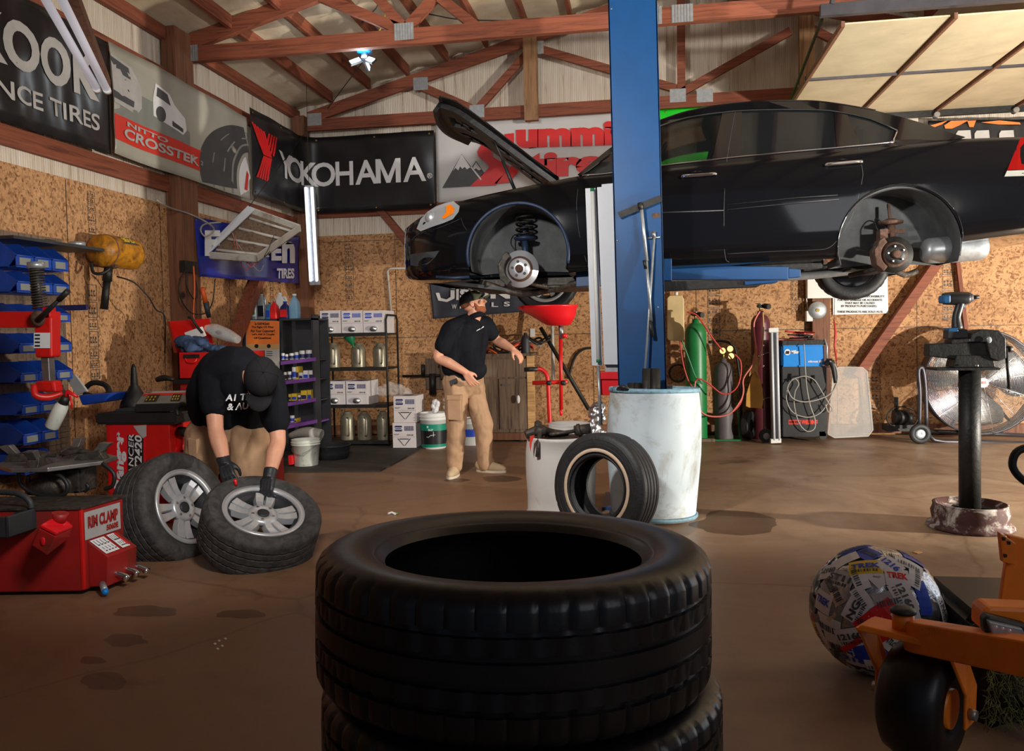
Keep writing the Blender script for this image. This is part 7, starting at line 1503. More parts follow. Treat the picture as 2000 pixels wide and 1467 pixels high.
B().prism([PY(x, y, Yg+.02) for x, y in [(1436, 760), (1450, 862), (1450, 862.5), (1444, 862)]], (0, .03, 0)).build('side_plate', 'green_steel', t)
B().tube([PY(1384, 668, Yg+.25), PY(1410, 666, Yg+.25), PY(1428, 672, Yg+.25), PY(1438, 690, Yg+.25), PY(1446, 760, Yg+.25), PY(1448, 855, Yg+.25)], .014, 8, sub=4).build('frame', 'iron_dark', t)
tw = PY(1463, 832, Yg); tyre(B(), .155, .07, .09, tw+Vector((0, .06, 0)), (.9, -.4, 0), 60, 'rib', 6, .004).build('tyre', 'rubber', t)
o = B().box(PY(1370, 858, Yg-.05).x, PY(1395, 858, Yg).x, Yg-.1, Yg-.03, 0, .03).build('wood_block', 'bench_wood'); tag(o, 'small scrap of wood on the floor before the green cylinder', 'block')
t = thing('fluid_tank', 'cream translucent oil bottle hung on the wall right of the blue post', 'tank', tuple(PY(1320, 665, 9.74))); B().prism([PY(x, y, 9.74) for x, y in [(1303, 582), (1308, 577), (1332, 577), (1336, 584), (1337, 660), (1332, 666), (1306, 665), (1303, 660)]], (0, .14, 0)).build('tank', 'tank_cream', t, bev=.01); B().cyl(PY(1321, 578, 9.8), PY(1321, 570, 9.8), .02, n=14).build('cap', 'white_plastic', t)
for k, (m_, r_, pts) in enumerate((('cable_red', .008, [(1328, 665), (1334, 710), (1345, 745), (1356, 762), (1362, 790), (1375, 810), (1400, 813), (1425, 808), (1445, 790), (1452, 765), (1450, 745)]), ('cable_green', .008, [(1332, 665), (1345, 700), (1358, 735), (1368, 745), (1372, 750), (1362, 745), (1357, 752), (1356, 790)]), ('cable_red', .009, [(1343, 610), (1360, 615), (1375, 635), (1395, 665), (1413, 687)]), ('cable_red', .009, [(1434, 692), (1446, 705), (1447, 730), (1440, 755), (1425, 768), (1408, 768), (1385, 750), (1366, 740), (1358, 745)]), ('cable_pink', .009, [(1358, 745), (1356, 775), (1370, 805), (1395, 814), (1425, 808), (1445, 785), (1452, 765), (1452, 740), (1470, 712), (1478, 690), (1474, 660), (1473, 630), (1484, 608)]), ('kraft', .008, [(1490, 610), (1491, 650), (1486, 690), (1482, 715)]))):
    o = B().tube([PY(x, y, Yg-.08-.015*k) for x, y in pts], r_, 7, sub=5).build('gas_hose', m_); tag(o, ('red hose falling from the cream tank to the floor loop', 'green hose from the cream tank over the green cylinder', 'red hose from green cylinder valve down to the gauges', 'red hose loop from the gauges of the grey cylinder', 'pink hose in a long loop up to the maroon cylinder valve', 'tan hose straight down from the maroon cylinder valve')[k], 'hose', 'gas hoses draped over the cylinders')
o = B().tube([(PY(1325, 730, 9.7).x+.10*math.cos(a), 9.84+.001*a, PY(1325, 730, 9.7).z+.10*math.sin(a)) for a in [k*.4 for k in range(48)]], .012, 7).build('welding_cable', 'cable_black'); tag(o, 'black welding cable coil hung on the wall between post and green cylinder', 'cable')
t = thing('leather_apron', 'tan leather welding sleeve hanging between the maroon cylinder and the cart', 'apron', tuple(PY(1475, 795, Yg-.06)))
B().prism([PY(x, y, Yg-.12) for x, y in [(1474, 645), (1478, 700), (1470, 730), (1458, 770), (1457, 793), (1463, 796), (1488, 798), (1491, 780), (1488, 755), (1480, 725), (1482, 700), (1474, 690)]], (0, .012, 0)).build('sleeve', 'gold_leather', t); B().prism([PY(x, y, Yg-.13) for x, y in [(1473, 690), (1480, 690), (1478, 720), (1483, 740), (1475, 725), (1463, 735)]], (0, .008, 0)).build('fold', 'kraft', t)
t = thing('upright_strip_light', 'white upright strip light fixture standing on the floor left of the welder', 'light fixture', tuple(PY(1516, 866, 9.05)))
B().prism([PY(x, y, 9.05) for x, y in [(1503, 644), (1520, 642), (1525, 862), (1508, 864)]], (0, .06, 0)).build('housing', 'galv', t)
for a_, c_ in (((1507, 650), (1512, 860)), ((1517, 650), (1522, 860))): B().cyl(PY(*a_, 9.03), PY(*c_, 9.03), .014, n=12).build('tube', 'white_metal', t)
for y in (645, 862): B().prism([PY(x, yy, 9.02) for x, yy in [(1502+(4 if y > 800 else 0), y-4), (1521+(5 if y > 800 else 0), y-5), (1521+(5 if y > 800 else 0), y+3), (1502+(4 if y > 800 else 0), y+4)]], (0, .09, 0)).build('end_cap', 'white_plastic', t)
# welder
Yv = 9.2; zt, zm = PY(1570, 674, Yv).z, PY(1570, 716, Yv).z; x0, x1 = PY(1527, 780, Yv).x, PY(1615, 780, Yv).x
t = thing('welder', 'blue-topped black welding machine on castors with cables piled on it', 'welder', ((x0+x1)/2, Yv+.3, 0)); B().box(x0, x1, Yv, Yv+.7, .06, zm, .01).build('cabinet', 'black_plastic', t); B().box(x0+.005, x1-.025, Yv-.005, Yv+.6, zm, zt, .015).build('wire_feeder', 'miller_blue', t)
B().box(x0, x1, Yv-.01, Yv+.65, zt, zt+.05, .01).build('top_tray', 'iron_dark', t); B().tube([(x1-.02, Yv, zt+.06), (x1, Yv-.02, zt-.02), (x1+.0, Yv-.01, zm)], .01, 8).build('side_rail', 'galv', t)
wf = lambda px, py: PY(px, -py, Yv-.012)
b = B(); poly(b, [(1538+6*math.cos(a), -688+6*math.sin(a)) for a in [k*math.pi/10 for k in range(20)]], wf); b.build('logo_disc', 'print_white', t); b = B(); text(b, 'm', 1533.5, -691.5, 1542, -685, lambda u, v: wf(u, v)+Vector((0, -.002, 0)), .08, .3); b.build('lettering', 'print_black', t)
b = B(); text(b, 'Miller', 1545, -691, 1561, -684, wf, .04, .2); b.build('lettering', 'print_white', t); b = B(); text(b, 'millermatic 350', 1578, -708, 1606, -704, wf, .02, .2); b.build('lettering', 'print_white', t)
wf2 = lambda px, py: PY(px, -py, Yv-.003); b = B(); text(b, 'WELDING', 1565, -829, 1597, -820, wf2, .08); b.build('lettering', 'print_rose', t); b = B(); rectp(b, 1540, -829, 1564, -820, wf2); b.build('logo_bar', 'print_rose', t); b = B(); [rectp(b, x, -827, x+1.6, -822, lambda u, v: wf2(u, v)+Vector((0, -.002, 0))) for x in (1542, 1544.5, 1547, 1549.5, 1553, 1555.5, 1558, 1560.5)]; b.build('lettering', 'print_black', t)
for x, y in ((1545, 745), (1590, 748)): B().tube([PY(x, y-15, Yv-.02), PY(x, y-4, Yv-.03), PY(x+3, y, Yv-.05)], .010, 8).build('cable_hook', 'cable_black', t)
B().tube([PY(x, y, Yv-.06) for x, y in [(1570, 672), (1572, 700), (1575, 750), (1582, 790), (1592, 820), (1590, 838), (1575, 842), (1560, 825), (1551, 790), (1553, 765), (1560, 750), (1552, 740), (1540, 752), (1536, 780), (1548, 805), (1575, 815), (1600, 808), (1618, 785), (1632, 750)]], .006, 6, sub=6).build('power_cable', 'cable_grey', t)
B().tube([PY(x, y, Yv-.09) for x, y in [(1538, 760), (1548, 778), (1570, 785), (1600, 780), (1625, 766), (1636, 740), (1632, 715), (1620, 705)]], .007, 6, sub=6).tube([PY(x, y, Yv-.07) for x, y in [(1545, 742), (1570, 735), (1590, 742), (1605, 765), (1620, 790), (1626, 800), (1618, 805), (1612, 790)]], .006, 6, sub=6).build('ground_cable', 'cable_grey', t)
B().tube([PY(1612, 712, Yv-.03), PY(1622, 706, Yv-.06), PY(1628, 720, Yv-.08), PY(1632, 748, Yv-.08)], [.03, .035, .025, .02], 10, sub=4).build('torch', 'cable_black', t)
cw_ = PY(1497, 852, Yv-.02); B().cyl(cw_, cw_+Vector((0, .05, 0)), .075, n=28).build('wheel', 'rubber', t); B().cyl(cw_-Vector((0, .004, 0)), cw_+Vector((0, .05, 0)), .035, n=20).build('wheel_disc', 'steel', t)
for x, y in ((1608, 852),): c_ = PY(x, y, Yv); B().cyl(c_, c_+Vector((0, .03, 0)), .04, n=20).build('castor', 'rubber', t); B().box(c_.x-.04, c_.x+.02, Yv, Yv+.04, c_.z, c_.z+.05).build('castor_fork', 'galv', t)
rnd = random.Random(3)
for k, m_ in enumerate(('cable_pink', 'cable_red', 'cable_black', 'cable_pink', 'cable_black', 'cable_red')):
    pts = [PY(1528+rnd.random()*60+10*math.cos(j), 668-rnd.random()*6-k*3, Yv+.15-.03*k) for j in range(9)]; o = B().tube(pts, .008, 6, sub=6).build('jumper_cable', m_); tag(o, '%s booster cable tangled on top of the welder, layer %s' % (('pink', 'red', 'black', 'light pink', 'thick black', 'topmost red')[k], ('one', 'two', 'three', 'four', 'five', 'six')[k]), 'cable', 'cables tangled on the welder')
# wall fittings
def wbox(nm, label, pts, d, m_, cat, Y=YB-.12): o = B().prism([PY(x, y, Y) for x, y in pts], (0, d, 0)).build(nm, m_, None, bev=.004); return tag(o, label, cat)
wbox('fuse_box', 'cream metal electrical box on the back wall behind the rear wheel', [(1577, 583), (1634, 582), (1634, 540), (1577, 542)], .1, 'white_plastic', 'electrical box'); t = thing('grey_disc', 'grey grinding disc hanging on the post below the cream box', 'disc', tuple(PY(1597, 606, YB-.14)))
c_ = PY(1597, 606, YB-.14); B().lathe([(.02, 0), (.095, 0), (.10, .01), (.095, .02), (.03, .03), (.02, .03)], c_, (0, 1, 0), 32).build('disc', 'galv', t); B().cyl(c_, c_-Vector((0, .01, 0)), .02, n=14).build('arbor', 'brass', t)
o = B().tube([PY(1576, 543, YB-.05), PY(1575, 583, YB-.05), PY(1579, 612, YB-.05)], .006, 6).build('white_cable', 'white_plastic'); tag(o, 'white cable down the post from the cream box', 'cable')
t = thing('hanging_strap', 'red and white strap on a clip hanging beside the notice', 'strap', tuple(PY(1631, 640, YB-.1))); B().tube([PY(1630, 583, YB-.1), PY(1629, 625, YB-.1)], .003, 6).build('cord', 'cable_black', t); B().tube([PY(1629, 625, YB-.1), PY(1632, 650, YB-.1), PY(1630, 675, YB-.1), PY(1634, 705, YB-.1)], [.008, .014, .012, .01], 8).build('strap', 'cable_red', t); B().tube([PY(1633, 700, YB-.1), PY(1636, 780, YB-.12), PY(1635, 835, YB-.12)], .004, 6).build('lace', 'maroon', t)
t = thing('storage_tote', 'clear plastic storage tote standing on end against the back wall', 'tote', tuple(PY(1662, 853, 9.5)))
q = [(1617, 848), (1628, 722), (1640, 717), (1685, 718), (1694, 726), (1705, 840), (1696, 852), (1630, 855)]; B().prism([PY(x, y, 9.45) for x, y in q], (0, .004, 0)).build('base_face', 'clear', t)
b = B(); pq = [PY(x, y, 9.45) for x, y in q]; 
for i in range(len(pq)): a, c_ = pq[i], pq[(i+1) % len(pq)]; o2 = Vector((0, .35, 0)); b.hexa([a, c_, c_+Vector((0, .004, 0)), a+Vector((0, .004, 0)), a+o2, c_+o2, c_+o2+Vector((0, .004, 0)), a+o2+Vector((0, .004, 0))]) if False else b.f([b.v(a), b.v(c_), b.v(c_+o2), b.v(a+o2)])
b.build('side_walls', 'clear', t, solid=.003); B().tube([PY(x, y, 9.44) for x, y in q+q[:1]], .008, 6).build('rim', 'clear', t)
t = thing('air_pump', 'small dark pump or motor unit on the floor left of the fan', 'pump', tuple(PY(1760, 835, 9.55))); c_ = PY(1760, 815, 9.5)
B().cyl(c_+Vector((-.08, 0, .0)), c_+Vector((.06, 0, .0)), .08, n=24).build('motor', 'iron_dark', t); B().cyl(c_+Vector((.06, .02, -.01)), c_+Vector((.12, .02, -.01)), .06, n=20).build('pulley', 'iron_dark', t); B().cyl(c_+Vector((-.05, 0, .07)), c_+Vector((-.05, 0, .22)), .022, n=14).build('filter_stack', 'black_plastic', t)
B().tube([(c_.x+.16*math.cos(a), 9.46, c_.z-.0+.12*math.sin(a)) for a in [math.pi*2*k/20 for k in range(21)]], .008, 6).build('guard', 'iron_dark', t); B().box(c_.x-.16, c_.x+.18, 9.45, 9.65, c_.z-.15, c_.z-.08).build('base', 'iron_dark', t)
# drum fan
Yn = 9.2; fc = PY(1917, 747, Yn); Rf = (PY(2027, 747, Yn).x-PY(1807, 747, Yn).x)/2; fax = Vector((-.10, -1, .0)).normalized()
t = thing('drum_fan', 'big round floor fan with wire guard behind the vise stand', 'fan', (fc.x, Yn+.15, 0)); B().lathe([(Rf-.012, 0), (Rf+.006, 0), (Rf+.012, .01), (Rf+.004, .02), (Rf+.004, .30), (Rf-.006, .30)], fc, -fax, 64, closed=True).build('drum', 'track_steel', t)
fx_, fy_, fz_ = frame(fax); FP = lambda a, r_, h=0: fc+(fx_*math.cos(a)+fy_*math.sin(a))*r_+fax*h
b = B(); n_r = 40
for k in range(n_r):
    r_ = .06+(Rf-.07)*k/(n_r-1); hh = .055*(1-(r_/Rf)**2)**.5; N = 48; pts = [FP(2*math.pi*i/N, r_, hh) for i in range(N+1)]; b.tube(pts, .0024, 4, cap=False)
gd_ = b.build('wire_guard', 'chrome', t)
for k in range(12): a = 2*math.pi*k/12+.2; B().tube([FP(a, .04, .057), FP(a, Rf*.5, .05), FP(a, Rf*.8, .036), FP(a, Rf, .004)], .0035, 5).build('guard_spoke', 'chrome', gd_)
B().cyl(FP(0, 0, .05), FP(0, 0, .065), .05, n=24).build('guard_badge', 'paper_white', gd_); B().box(fc.x-.02, fc.x+.02, FP(0, 0, .07).y-.002, FP(0, 0, .07).y, fc.z-.012, fc.z+.016).build('badge_mark', 'print_red', gd_)
for k in range(3):
    b = B(); a0 = 2*math.pi*k/3+.9; rs = []
    for j in range(8):
        r_ = .07+(Rf*.90-.07)*j/7; wd = R(24+24*math.sin(j/7*2.6)); tw_ = .09; rs.append([FP(a0-wd, r_, -.10-tw_*.5), FP(a0, r_, -.13), FP(a0+wd, r_, -.16+tw_*.5), FP(a0+wd, r_, -.165+tw_*.5), FP(a0, r_, -.135), FP(a0-wd, r_, -.105-tw_*.5)])
    b.rings(rs).build('blade', 'steel', t)
B().cyl(FP(0, 0, -.08), FP(0, 0, -.2), .08, n=24).build('hub', 'iron_dark', t)
for a in (0.6, 2.7, 3.8, 5.7): B().cyl(FP(a, .05, -.24), FP(a, Rf, -.24), .016, n=8).build('motor_strut', 'iron_dark', t)
B().tube([PY(1796, 835, Yn), PY(1797, 770, Yn), PY(1794, 730, Yn), PY(1797, 719, Yn), PY(1803, 722, Yn), PY(1808, 760, Yn), PY(1810, 835, Yn)], .02, 10, sub=3).build('push_handle', 'track_steel', t)
B().tube([PY(1808, 845, Yn-.02), PY(1825, 860, Yn-.02), PY(1845, 863, Yn-.02), PY(2040, 866, Yn-.02)], .022, 10).tube([PY(1812, 842, Yn+.3), PY(2040, 852, Yn+.3)], .022, 10).build('stand', 'track_steel', t)
cw_ = PY(1797, 850, Yn-.1); cw_.z = .105; B().lathe([(.05, -.03), (.095, -.03), (.105, -.015), (.105, .015), (.095, .03), (.05, .03)], cw_, (0, 1, 0), 36, closed=True).build('tyre', 'rubber', t); B().lathe([(.001, -.02), (.03, -.03), (.06, -.02), (.062, .02), (.001, .02)], cw_, (0, 1, 0), 30).build('wheel', 'galv', t)
# ================================================================== vise stand
vb = PZ(1896, 1030); t = thing('vise_stand', 'bench vise on a steel pipe post welded to an old wheel rim', 'vise', (vb.x, vb.y, 0)); Yv2 = vb.y; pr = (PY(1915, 850, Yv2).x-PY(1873, 850, Yv2).x)/2; px_ = (PY(1915, 850, Yv2).x+PY(1873, 850, Yv2).x)/2; vz = PY(1893, 722, Yv2).z
M['rim_rust'] = simple('rim_rust', hexc(74, 40, 36), .7, .1, .3, 14, .1, 40, hexc(215, 210, 200), .5)
B().lathe([(.235, .0), (.243, .008), (.24, .022), (.215, .03), (.212, .06), (.218, .10), (.205, .135), (.208, .15), (.196, .152), (.18, .12), (.11, .095), (.001, .095)], (px_, Yv2, 0), (0, 0, 1), 56).build('wheel_rim_base', 'rim_rust', t)
for k in range(5): a = k*2*math.pi/5+.5; B().ell((px_+.135*math.cos(a), Yv2+.135*math.sin(a), .106), (.035, .03, .006), 14, 6).build('rim_slot', 'print_black', t)
B().cyl((px_, Yv2, .09), (px_, Yv2, vz), pr, n=40).build('post', 'iron_dark', t); B().box(px_-.22, px_+.14, Yv2-.09, Yv2+.11, vz, vz+.015, .004).build('plate', 'iron_dark', t)
VP = lambda pts, y0_, d, nm, m_='iron_dark': B().prism([PY(x, y, Yv2+y0_) for x, y in pts], (0, d, 0)).build(nm, m_, t, bev=.006)
VP([(1862, 718), (1945, 718), (1940, 694), (1868, 694)], -.07, .14, 'swivel_base'); VP([(1815, 672), (1935, 666), (1946, 700), (1864, 702), (1814, 696)], -.06, .10, 'slide'); VP([(1893, 668), (1900, 650), (1915, 644), (1952, 645), (1965, 660), (1966, 700), (1950, 706), (1934, 700), (1926, 668)], -.08, .13, 'jaw_body'); VP([(1858, 663), (1896, 661), (1896, 668), (1858, 672)], -.08, .12, 'jaw')
B().cyl(PY(1966, 682, Yv2), PY(1976, 682, Yv2), .02, n=14).build('screw_head', 'iron_dark', t); B().cyl(PY(1965, 680, Yv2-.04), PY(1971, 758, Yv2-.04), .009, n=10).build('handle_bar', 'iron_dark', t); B().ell(PY(1971, 757, Yv2-.04), (.013, .013, .01)).build('handle_end', 'iron_dark', t)
B().ell(PY(1932, 664, Yv2-.09), (.014, .004, .02)).build('bare_spot', 'galv', t); B().cyl(PY(1907, 716, Yv2-.1), PY(1907, 712, Yv2-.1), .014, n=8).build('bolt', 'steel', t)
# impact wrench
t = thing('impact_wrench', 'blue and black cordless impact wrench standing on the vise', 'power tool', tuple(PY(1868, 660, Yv2-.01))); I_ = lambda x, y: PY(x, y, Yv2-.03)
B().prism([PY(x, y, Yv2-.06) for x, y in [(1851, 645), (1890, 643), (1893, 661), (1850, 662)]], (0, .08, 0)).build('battery', 'black_plastic', t, bev=.006); B().prism([PY(x, y, Yv2-.062) for x, y in [(1853, 641), (1872, 640), (1872, 648), (1853, 648)]], (0, .084, 0)).build('battery_clip', 'impact_blue', t, bev=.003)
B().tube([I_(1870, 644), I_(1868, 620), I_(1874, 598), I_(1876, 585)], [.034, .024, .024, .03], 14, sub=3).build('grip', 'black_plastic', t); B().tube([I_(1842, 584), I_(1858, 583), I_(1880, 583), I_(1893, 582)], [.034, .040, .040, .034], 18, sub=2).build('motor_body', 'black_plastic', t)
B().prism([PY(x, y, Yv2-.078) for x, y in [(1842, 577), (1858, 575), (1858, 592), (1842, 592)]], (0, .09, 0)).build('rear_cap', 'impact_blue', t, bev=.01); B().tube([I_(1890, 582), I_(1899, 581)], [.036, .024], 16).build('hammer_case', 'dark_plastic', t); B().cyl(I_(1898, 581), I_(1912, 580), .012, n=14).build('anvil', 'iron_dark', t); B().ell(I_(1882, 598), (.008, .01, .016)).build('trigger', 'impact_blue', t)
# ================================================================== label ball
bc = PY(1700, 1192, 3.05); rb = .222; bc.z = .215; t = thing('label_ball', 'ball of wadded shipping labels and tape with a red patch, on the floor', 'ball', (bc.x, bc.y, 0))
bc = Vector((PY(1712, 1190, 3.1).x, 3.1, rb))
b = B(); b.ell(bc, (rb, rb*.93, rb), 64, 44)
for v in b.b.verts: d = (v.co-bc).normalized(); v.co += d*(.010*noise.noise(v.co*16)+.006*noise.noise(v.co*40))
b.build('core', 'foil', t)
def patchb(name, mat, th, ph, w_, h, rot, up_=.004, par=t, txt=None, tm='print_dkgrey', bars=False):
    n0 = Vector((math.cos(ph)*math.sin(th), -math.cos(ph)*math.cos(th), math.sin(ph))); x_, y_, _ = frame(n0, (0, 0, 1)); x2 = -y_*math.cos(rot)+x_*math.sin(rot); y2 = y_*math.sin(rot)+x_*math.cos(rot)
    def f_(u, v, o_=0):
        d = (n0*rb+x2*(u-.5)*w_+y2*(v-.5)*h).normalized(); return bc+Vector((d.x*rb, d.y*rb*.93, d.z*rb))+d*(up_+o_+.004)
    b = B(); m_ = 4; g = [[b.v(f_(i/m_, j/m_)) for i in range(m_+1)] for j in range(m_+1)]
    for j in range(m_):
        for i in range(m_): b.f([g[j][i], g[j][i+1], g[j+1][i+1], g[j+1][i]])
    p_ = b.build(name, mat, par)
    if txt: b = B(); text(b, txt, .08, .4, .92, .75, lambda u, v: f_(u, v, .002), .04); b.build('lettering', tm, par)
    if bars:
        b = B()
        for k in range(9): rectp(b, .1+k*.085, .15, .1+k*.085+(.05 if k % 3 else .025), .5 if not txt else .32, lambda u, v: f_(u, v, .002))
        b.build('bar_marks', 'print_dkgrey', par)
rnd = random.Random(21); words = ['ST11', 'SEATLOAD', 'SUPER COURIER', 'TREK', '1216', 'NG', '12160']; k = 0
for ph in (-1.0, -.7, -.4, -.12, .16, .44, .72, 1.0, 1.25):
    n_ = max(3, int(14*math.cos(ph)))
    for i in range(n_):
        th = -1.9+3.9*i/(n_-1)+rnd.uniform(-.1, .1); k += 1; up_ = .001+.0035*rnd.random()+.0003*(k % 7)
        m_ = rnd.choice(['paper_white']*5+['print_grey', 'foil', 'print_mid']+['print_white', 'print_white', 'print_blue' if rnd.random() < .3 else 'paper_white', 'print_yellow' if rnd.random() < .3 else 'paper_white'])
        if th > .6 and rnd.random() < .8: continue
        patchb('paper_label', m_, th, ph+rnd.uniform(-.08, .08), rnd.uniform(.07, .12), rnd.uniform(.045, .075), rnd.uniform(-1.5, 1.5), up_, txt=words[k % len(words)] if rnd.random() < .7 else None, tm=rnd.choice(['print_dkgrey', 'print_dkgrey', 'print_dkgrey', 'print_red', 'print_blue']), bars=rnd.random() < .5)
patchb('red_label', 'print_red', -.18, .10, .155, .105, .72, .0065); patchb('red_label', 'print_red', -.62, -.32, .10, .02, .72, .0068); patchb('bar_code', 'print_white', .05, .24, .035, .03, .72, .0085)
# ================================================================== orange mower front
t = thing('mower', 'orange zero-turn mower front end with black caster wheel at right edge', 'mower', tuple(PZ(1800, 1440)))
Ym = 2.45; cc = PY(1802, 1368, Ym); cc.z = max(cc.z, .165); rw = .165
wa = Vector((.80, -.60, 0)).normalized()
b = B(); prof = [(.05, -.07), (.09, -.085), (.125, -.085), (.150, -.070), (.163, -.035), (.166, 0), (.163, .035), (.150, .070), (.125, .085), (.09, .085), (.05, .07)]; b.lathe(prof, cc, wa, 64, closed=True).build('caster_tyre', 'rubber_fg', t); B().cyl(cc-wa*.08, cc+wa*.08, .055, n=24).build('caster_hub', 'orange_paint', t)
s_ = wa; fwd = Vector((wa.y, -wa.x, 0)); cP = lambda a, f_, z: cc+s_*a+fwd*f_+Vector((0, 0, z))
top = Vector((PY(1764, 1240, Ym).x, Ym, 0)); off_ = Vector((top.x-cc.x, top.y-cc.y, 0)); zt = rw+.02
for sg in (-1, 1):
    A = [cP(sg*.115, .0-.05, -.035), cP(sg*.115, .035, -.035), cP(sg*.115, .03, .06), cP(sg*.115, .05, zt-.02)+off_*.6, cP(sg*.105, .06, zt+.012)+off_, cP(sg*.105, -.06, zt+.012)+off_, cP(sg*.115, -.05, zt-.02)+off_*.6, cP(sg*.115, -.065, .06)]
    B().prism(A, s_*sg*.008).build('fork_leg', 'orange_paint', t, bev=.003); B().cyl(cP(sg*.12, 0, 0), cP(sg*.14, 0, 0), .016, n=6).build('axle_bolt', 'steel', t)
B().hexa([cP(-.112, -.06, zt+.004)+off_, cP(.112, -.06, zt+.004)+off_, cP(.112, .06, zt+.004)+off_, cP(-.112, .06, zt+.004)+off_, cP(-.10, -.05, zt+.02)+off_, cP(.10, -.05, zt+.02)+off_, cP(.10, .05, zt+.02)+off_, cP(-.10, .05, zt+.02)+off_]).build('fork_yoke', 'orange_paint', t, bev=.004)
hc_ = cc+off_+Vector((0, 0, zt)); zcap = PY(1764, 1196, Ym).z; B().cyl((hc_.x, hc_.y, hc_.z+.015), (hc_.x, hc_.y, zcap), .029, n=28).build('caster_barrel', 'orange_paint', t); B().lathe([(.001, .018), (.02, .017), (.034, .008), (.035, 0), (.001, 0)], (hc_.x, hc_.y, zcap), (0, 0, 1), 28).build('grease_cap', 'cable_black', t)
ob = lambda pts, Y, d, nm, m_='orange_paint', bev=.006: B().prism([PY(x, y, Y) for x, y in pts], (0, d, 0)).build(nm, m_, t, bev=bev)
b0_, b1_ = PY(1782, 1240, Ym-.0), PY(2060, 1292, 2.0); B().beam(b0_, b1_, .07, .085).build('front_beam', 'orange_paint', t, bev=.005)
ob([(1952, 1192), (1972, 1050), (1962, 1043), (2060, 1065), (2060, 1200)], 2.5, .02, 'upright'); ob([(1952, 1040), (1985, 1062), (1985, 1105), (1958, 1098)], 2.48, .02, 'bracket', bev=.003)
for x, y in ((1960, 1052), (1970, 1060), (1963, 1085)): B().prism([PY(x-3, y-3, 2.478), PY(x+4, y-2, 2.478), PY(x+4, y+4, 2.478), PY(x-2, y+4, 2.478)], (0, .003, 0)).build('bracket_slot', 'print_black', t)
ob([(1918, 1232), (1920, 1196), (1930, 1186), (2060, 1192), (2060, 1300), (1990, 1262)], 2.2, .08, 'light_shroud', bev=.01); ob([(1922, 1210), (1930, 1202), (2010, 1222), (2020, 1262), (1938, 1250), (1924, 1236)], 2.17, .035, 'light_bezel', 'cable_black', .008); ob([(1930, 1213), (1998, 1228), (2008, 1254), (1940, 1244)], 2.155, .02, 'light_lens', 'lens', .004)
for x, y in ((1945, 1225), (1958, 1228), (1972, 1232), (1962, 1240), (1985, 1240)): B().ell(PY(x, y, 2.16), (.006, .004, .006), 10, 6).build('light_led', 'chrome', t)
B().tube([PY(1895, 1228, 2.55), PY(1915, 1218, 2.55), PY(1960, 1212, 2.6), PY(2030, 1205, 2.6)], .008, 8).build('cable', 'cable_black', t)
b = B(); b.box(PY(1880, 1330, 2.9).x, 1.9, 2.65, 3.3, .09, .30, .03).build('mower_deck', 'print_black', t); c2 = PY(1895, 1345, 2.75); B().cyl(c2, c2+Vector((.10, .06, 0)), .12, n=32).build('deck_wheel', 'rubber_fg', t)
dr = PY(1985, 1400, 2.75); B().cyl((dr.x-.02, 2.75, .18), (dr.x+.3, 2.95, .18), .178, n=40).build('drive_tyre', 'rubber_fg', t)
b = B(); rnd = random.Random(8)
for k in range(260):
    p = PY(1925+rnd.random()*90, 1300+rnd.random()*110, 2.60); q = p+Vector((rnd.uniform(-.03, .03), rnd.uniform(-.02, .02), rnd.uniform(-.05, .01))); b.tube([p, (p+q)/2+Vector((rnd.uniform(-.008, .008), -.005, 0)), q], .0012, 3)
g_ = b.build('grass_clippings', 'grass', t); g_['kind'] = 'stuff'
t = thing('black_pipe_frame', 'bent black tube frame entering at the right edge behind the mower', 'frame', tuple(PZ(1990, 1000))); B().tube([PY(2030, 868, 3.6), PY(1990, 880, 3.6), PY(1978, 900, 3.6), PY(1982, 920, 3.6), PY(2005, 942, 3.6), PY(2060, 970, 3.6), PY(2080, 1100, 3.6)], .016, 12, sub=4).build('tube', 'cable_black', t)
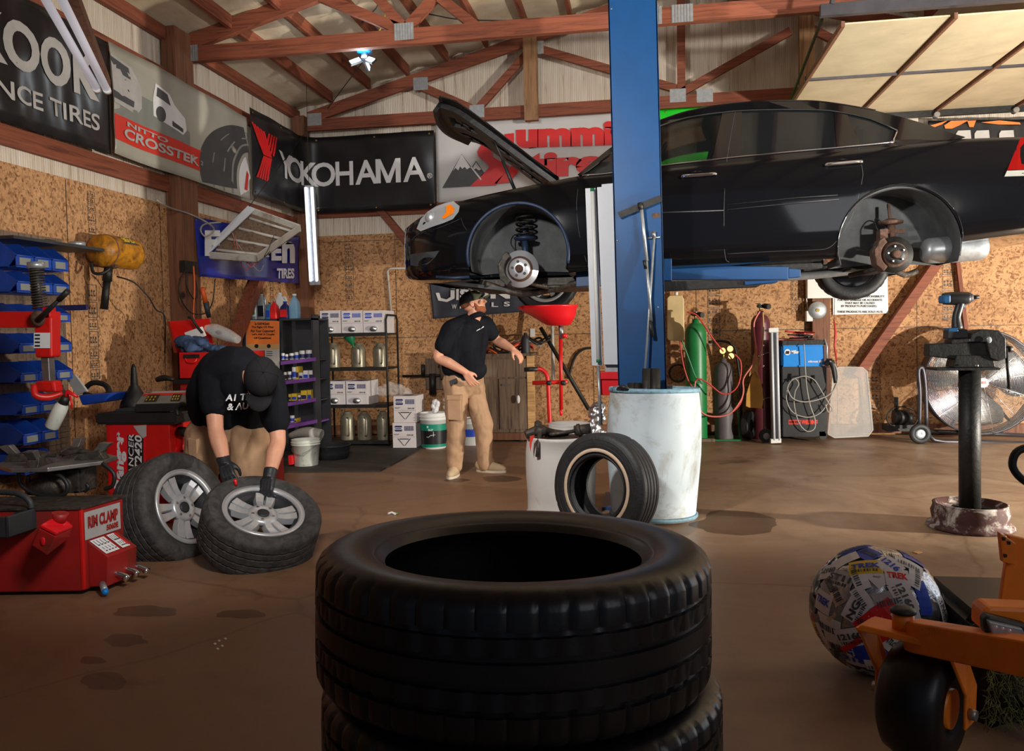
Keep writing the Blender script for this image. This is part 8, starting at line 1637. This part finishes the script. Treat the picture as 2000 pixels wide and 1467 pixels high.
# litter, stains and painted shadows on the floor
o = B().tube([PZ(759, 1003, .01), PZ(766, 1001, .01), PZ(772, 1004, .01)], .008, 8).build('plastic_scrap', 'paper_white'); tag(o, 'small white scrap with green tip on the floor in the middle', 'litter')
o = B().ell(PZ(775, 1003, .008), (.012, .01, .006), 10, 6).build('green_plug', 'print_green'); tag(o, 'tiny green plug beside the white scrap on the floor', 'litter')
o = B().prism([PZ(1792+x, 1079+y, .001) for x, y in ((-9, 0), (0, -3), (10, 0), (0, 3))], (0, 0, .003)).build('wood_chip', 'light_lumber'); tag(o, 'pale wood chip on the floor between vise stand and label ball', 'litter')
o = B().prism([PZ(1955+x, 1143+y, .001) for x, y in ((-8, 0), (4, -3), (8, 1), (0, 3))], (0, 0, .006)).build('rubber_scrap', 'print_black'); tag(o, 'black rubber scrap on the floor left of the mower upright', 'litter')
rnd = random.Random(31)
for k, (x, y) in enumerate(((420, 1258), (428, 1252), (434, 1262), (425, 1268), (440, 1248))): o = B().prism([PZ(x-3, y, .001), PZ(x, y-2, .001), PZ(x+3, y, .001), PZ(x, y+2, .001)], (0, 0, .002)).build('paper_fleck', 'paper_white'); tag(o, 'tiny white paper fleck left of the tyre stack, %s of the cluster' % ('leftmost', 'upper middle one', 'right lower one', 'lowest', 'topmost right')[k], 'litter', 'white flecks on the floor')
def floor_patch(x, y, rx, ry, seed, m_='floor_stain'):
    pts = []; 
    for i in range(30): a = 2*math.pi*i/30; k_ = 1+.35*noise.noise(Vector((math.cos(a)*1.6, math.sin(a)*1.6, seed))); pts.append(PZ(x+rx*k_*math.cos(a), y+ry*k_*math.sin(a), .0012))
    b = B(); poly(b, [(p.x, p.y) for p in pts], lambda u, v: Vector((u, v, .0012))); trim(b, m_)
M['floor_stain'] = simple('floor_stain', hexc(70, 46, 32), .3, var=.3, vscale=8, alpha=.3); M['shade_oil_spot'] = simple('shade_oil_spot', hexc(62, 48, 38), .35, var=.2, alpha=.45)
for s_ in ((205, 1330, 45, 18, 1), (245, 1250, 40, 12, 2), (470, 1200, 50, 8, 3), (285, 1195, 60, 12, 7), (180, 1290, 25, 8, 11)): floor_patch(*s_)
for s_ in ((890, 938, 24, 4, 4), (978, 935, 40, 6, 5), (1440, 1022, 90, 22, 6), (1690, 1078, 20, 4, 8)): floor_patch(*s_, 'shade_oil_spot')  # paints the tall drum's shadow and shade at the shoes, plus an oil spot
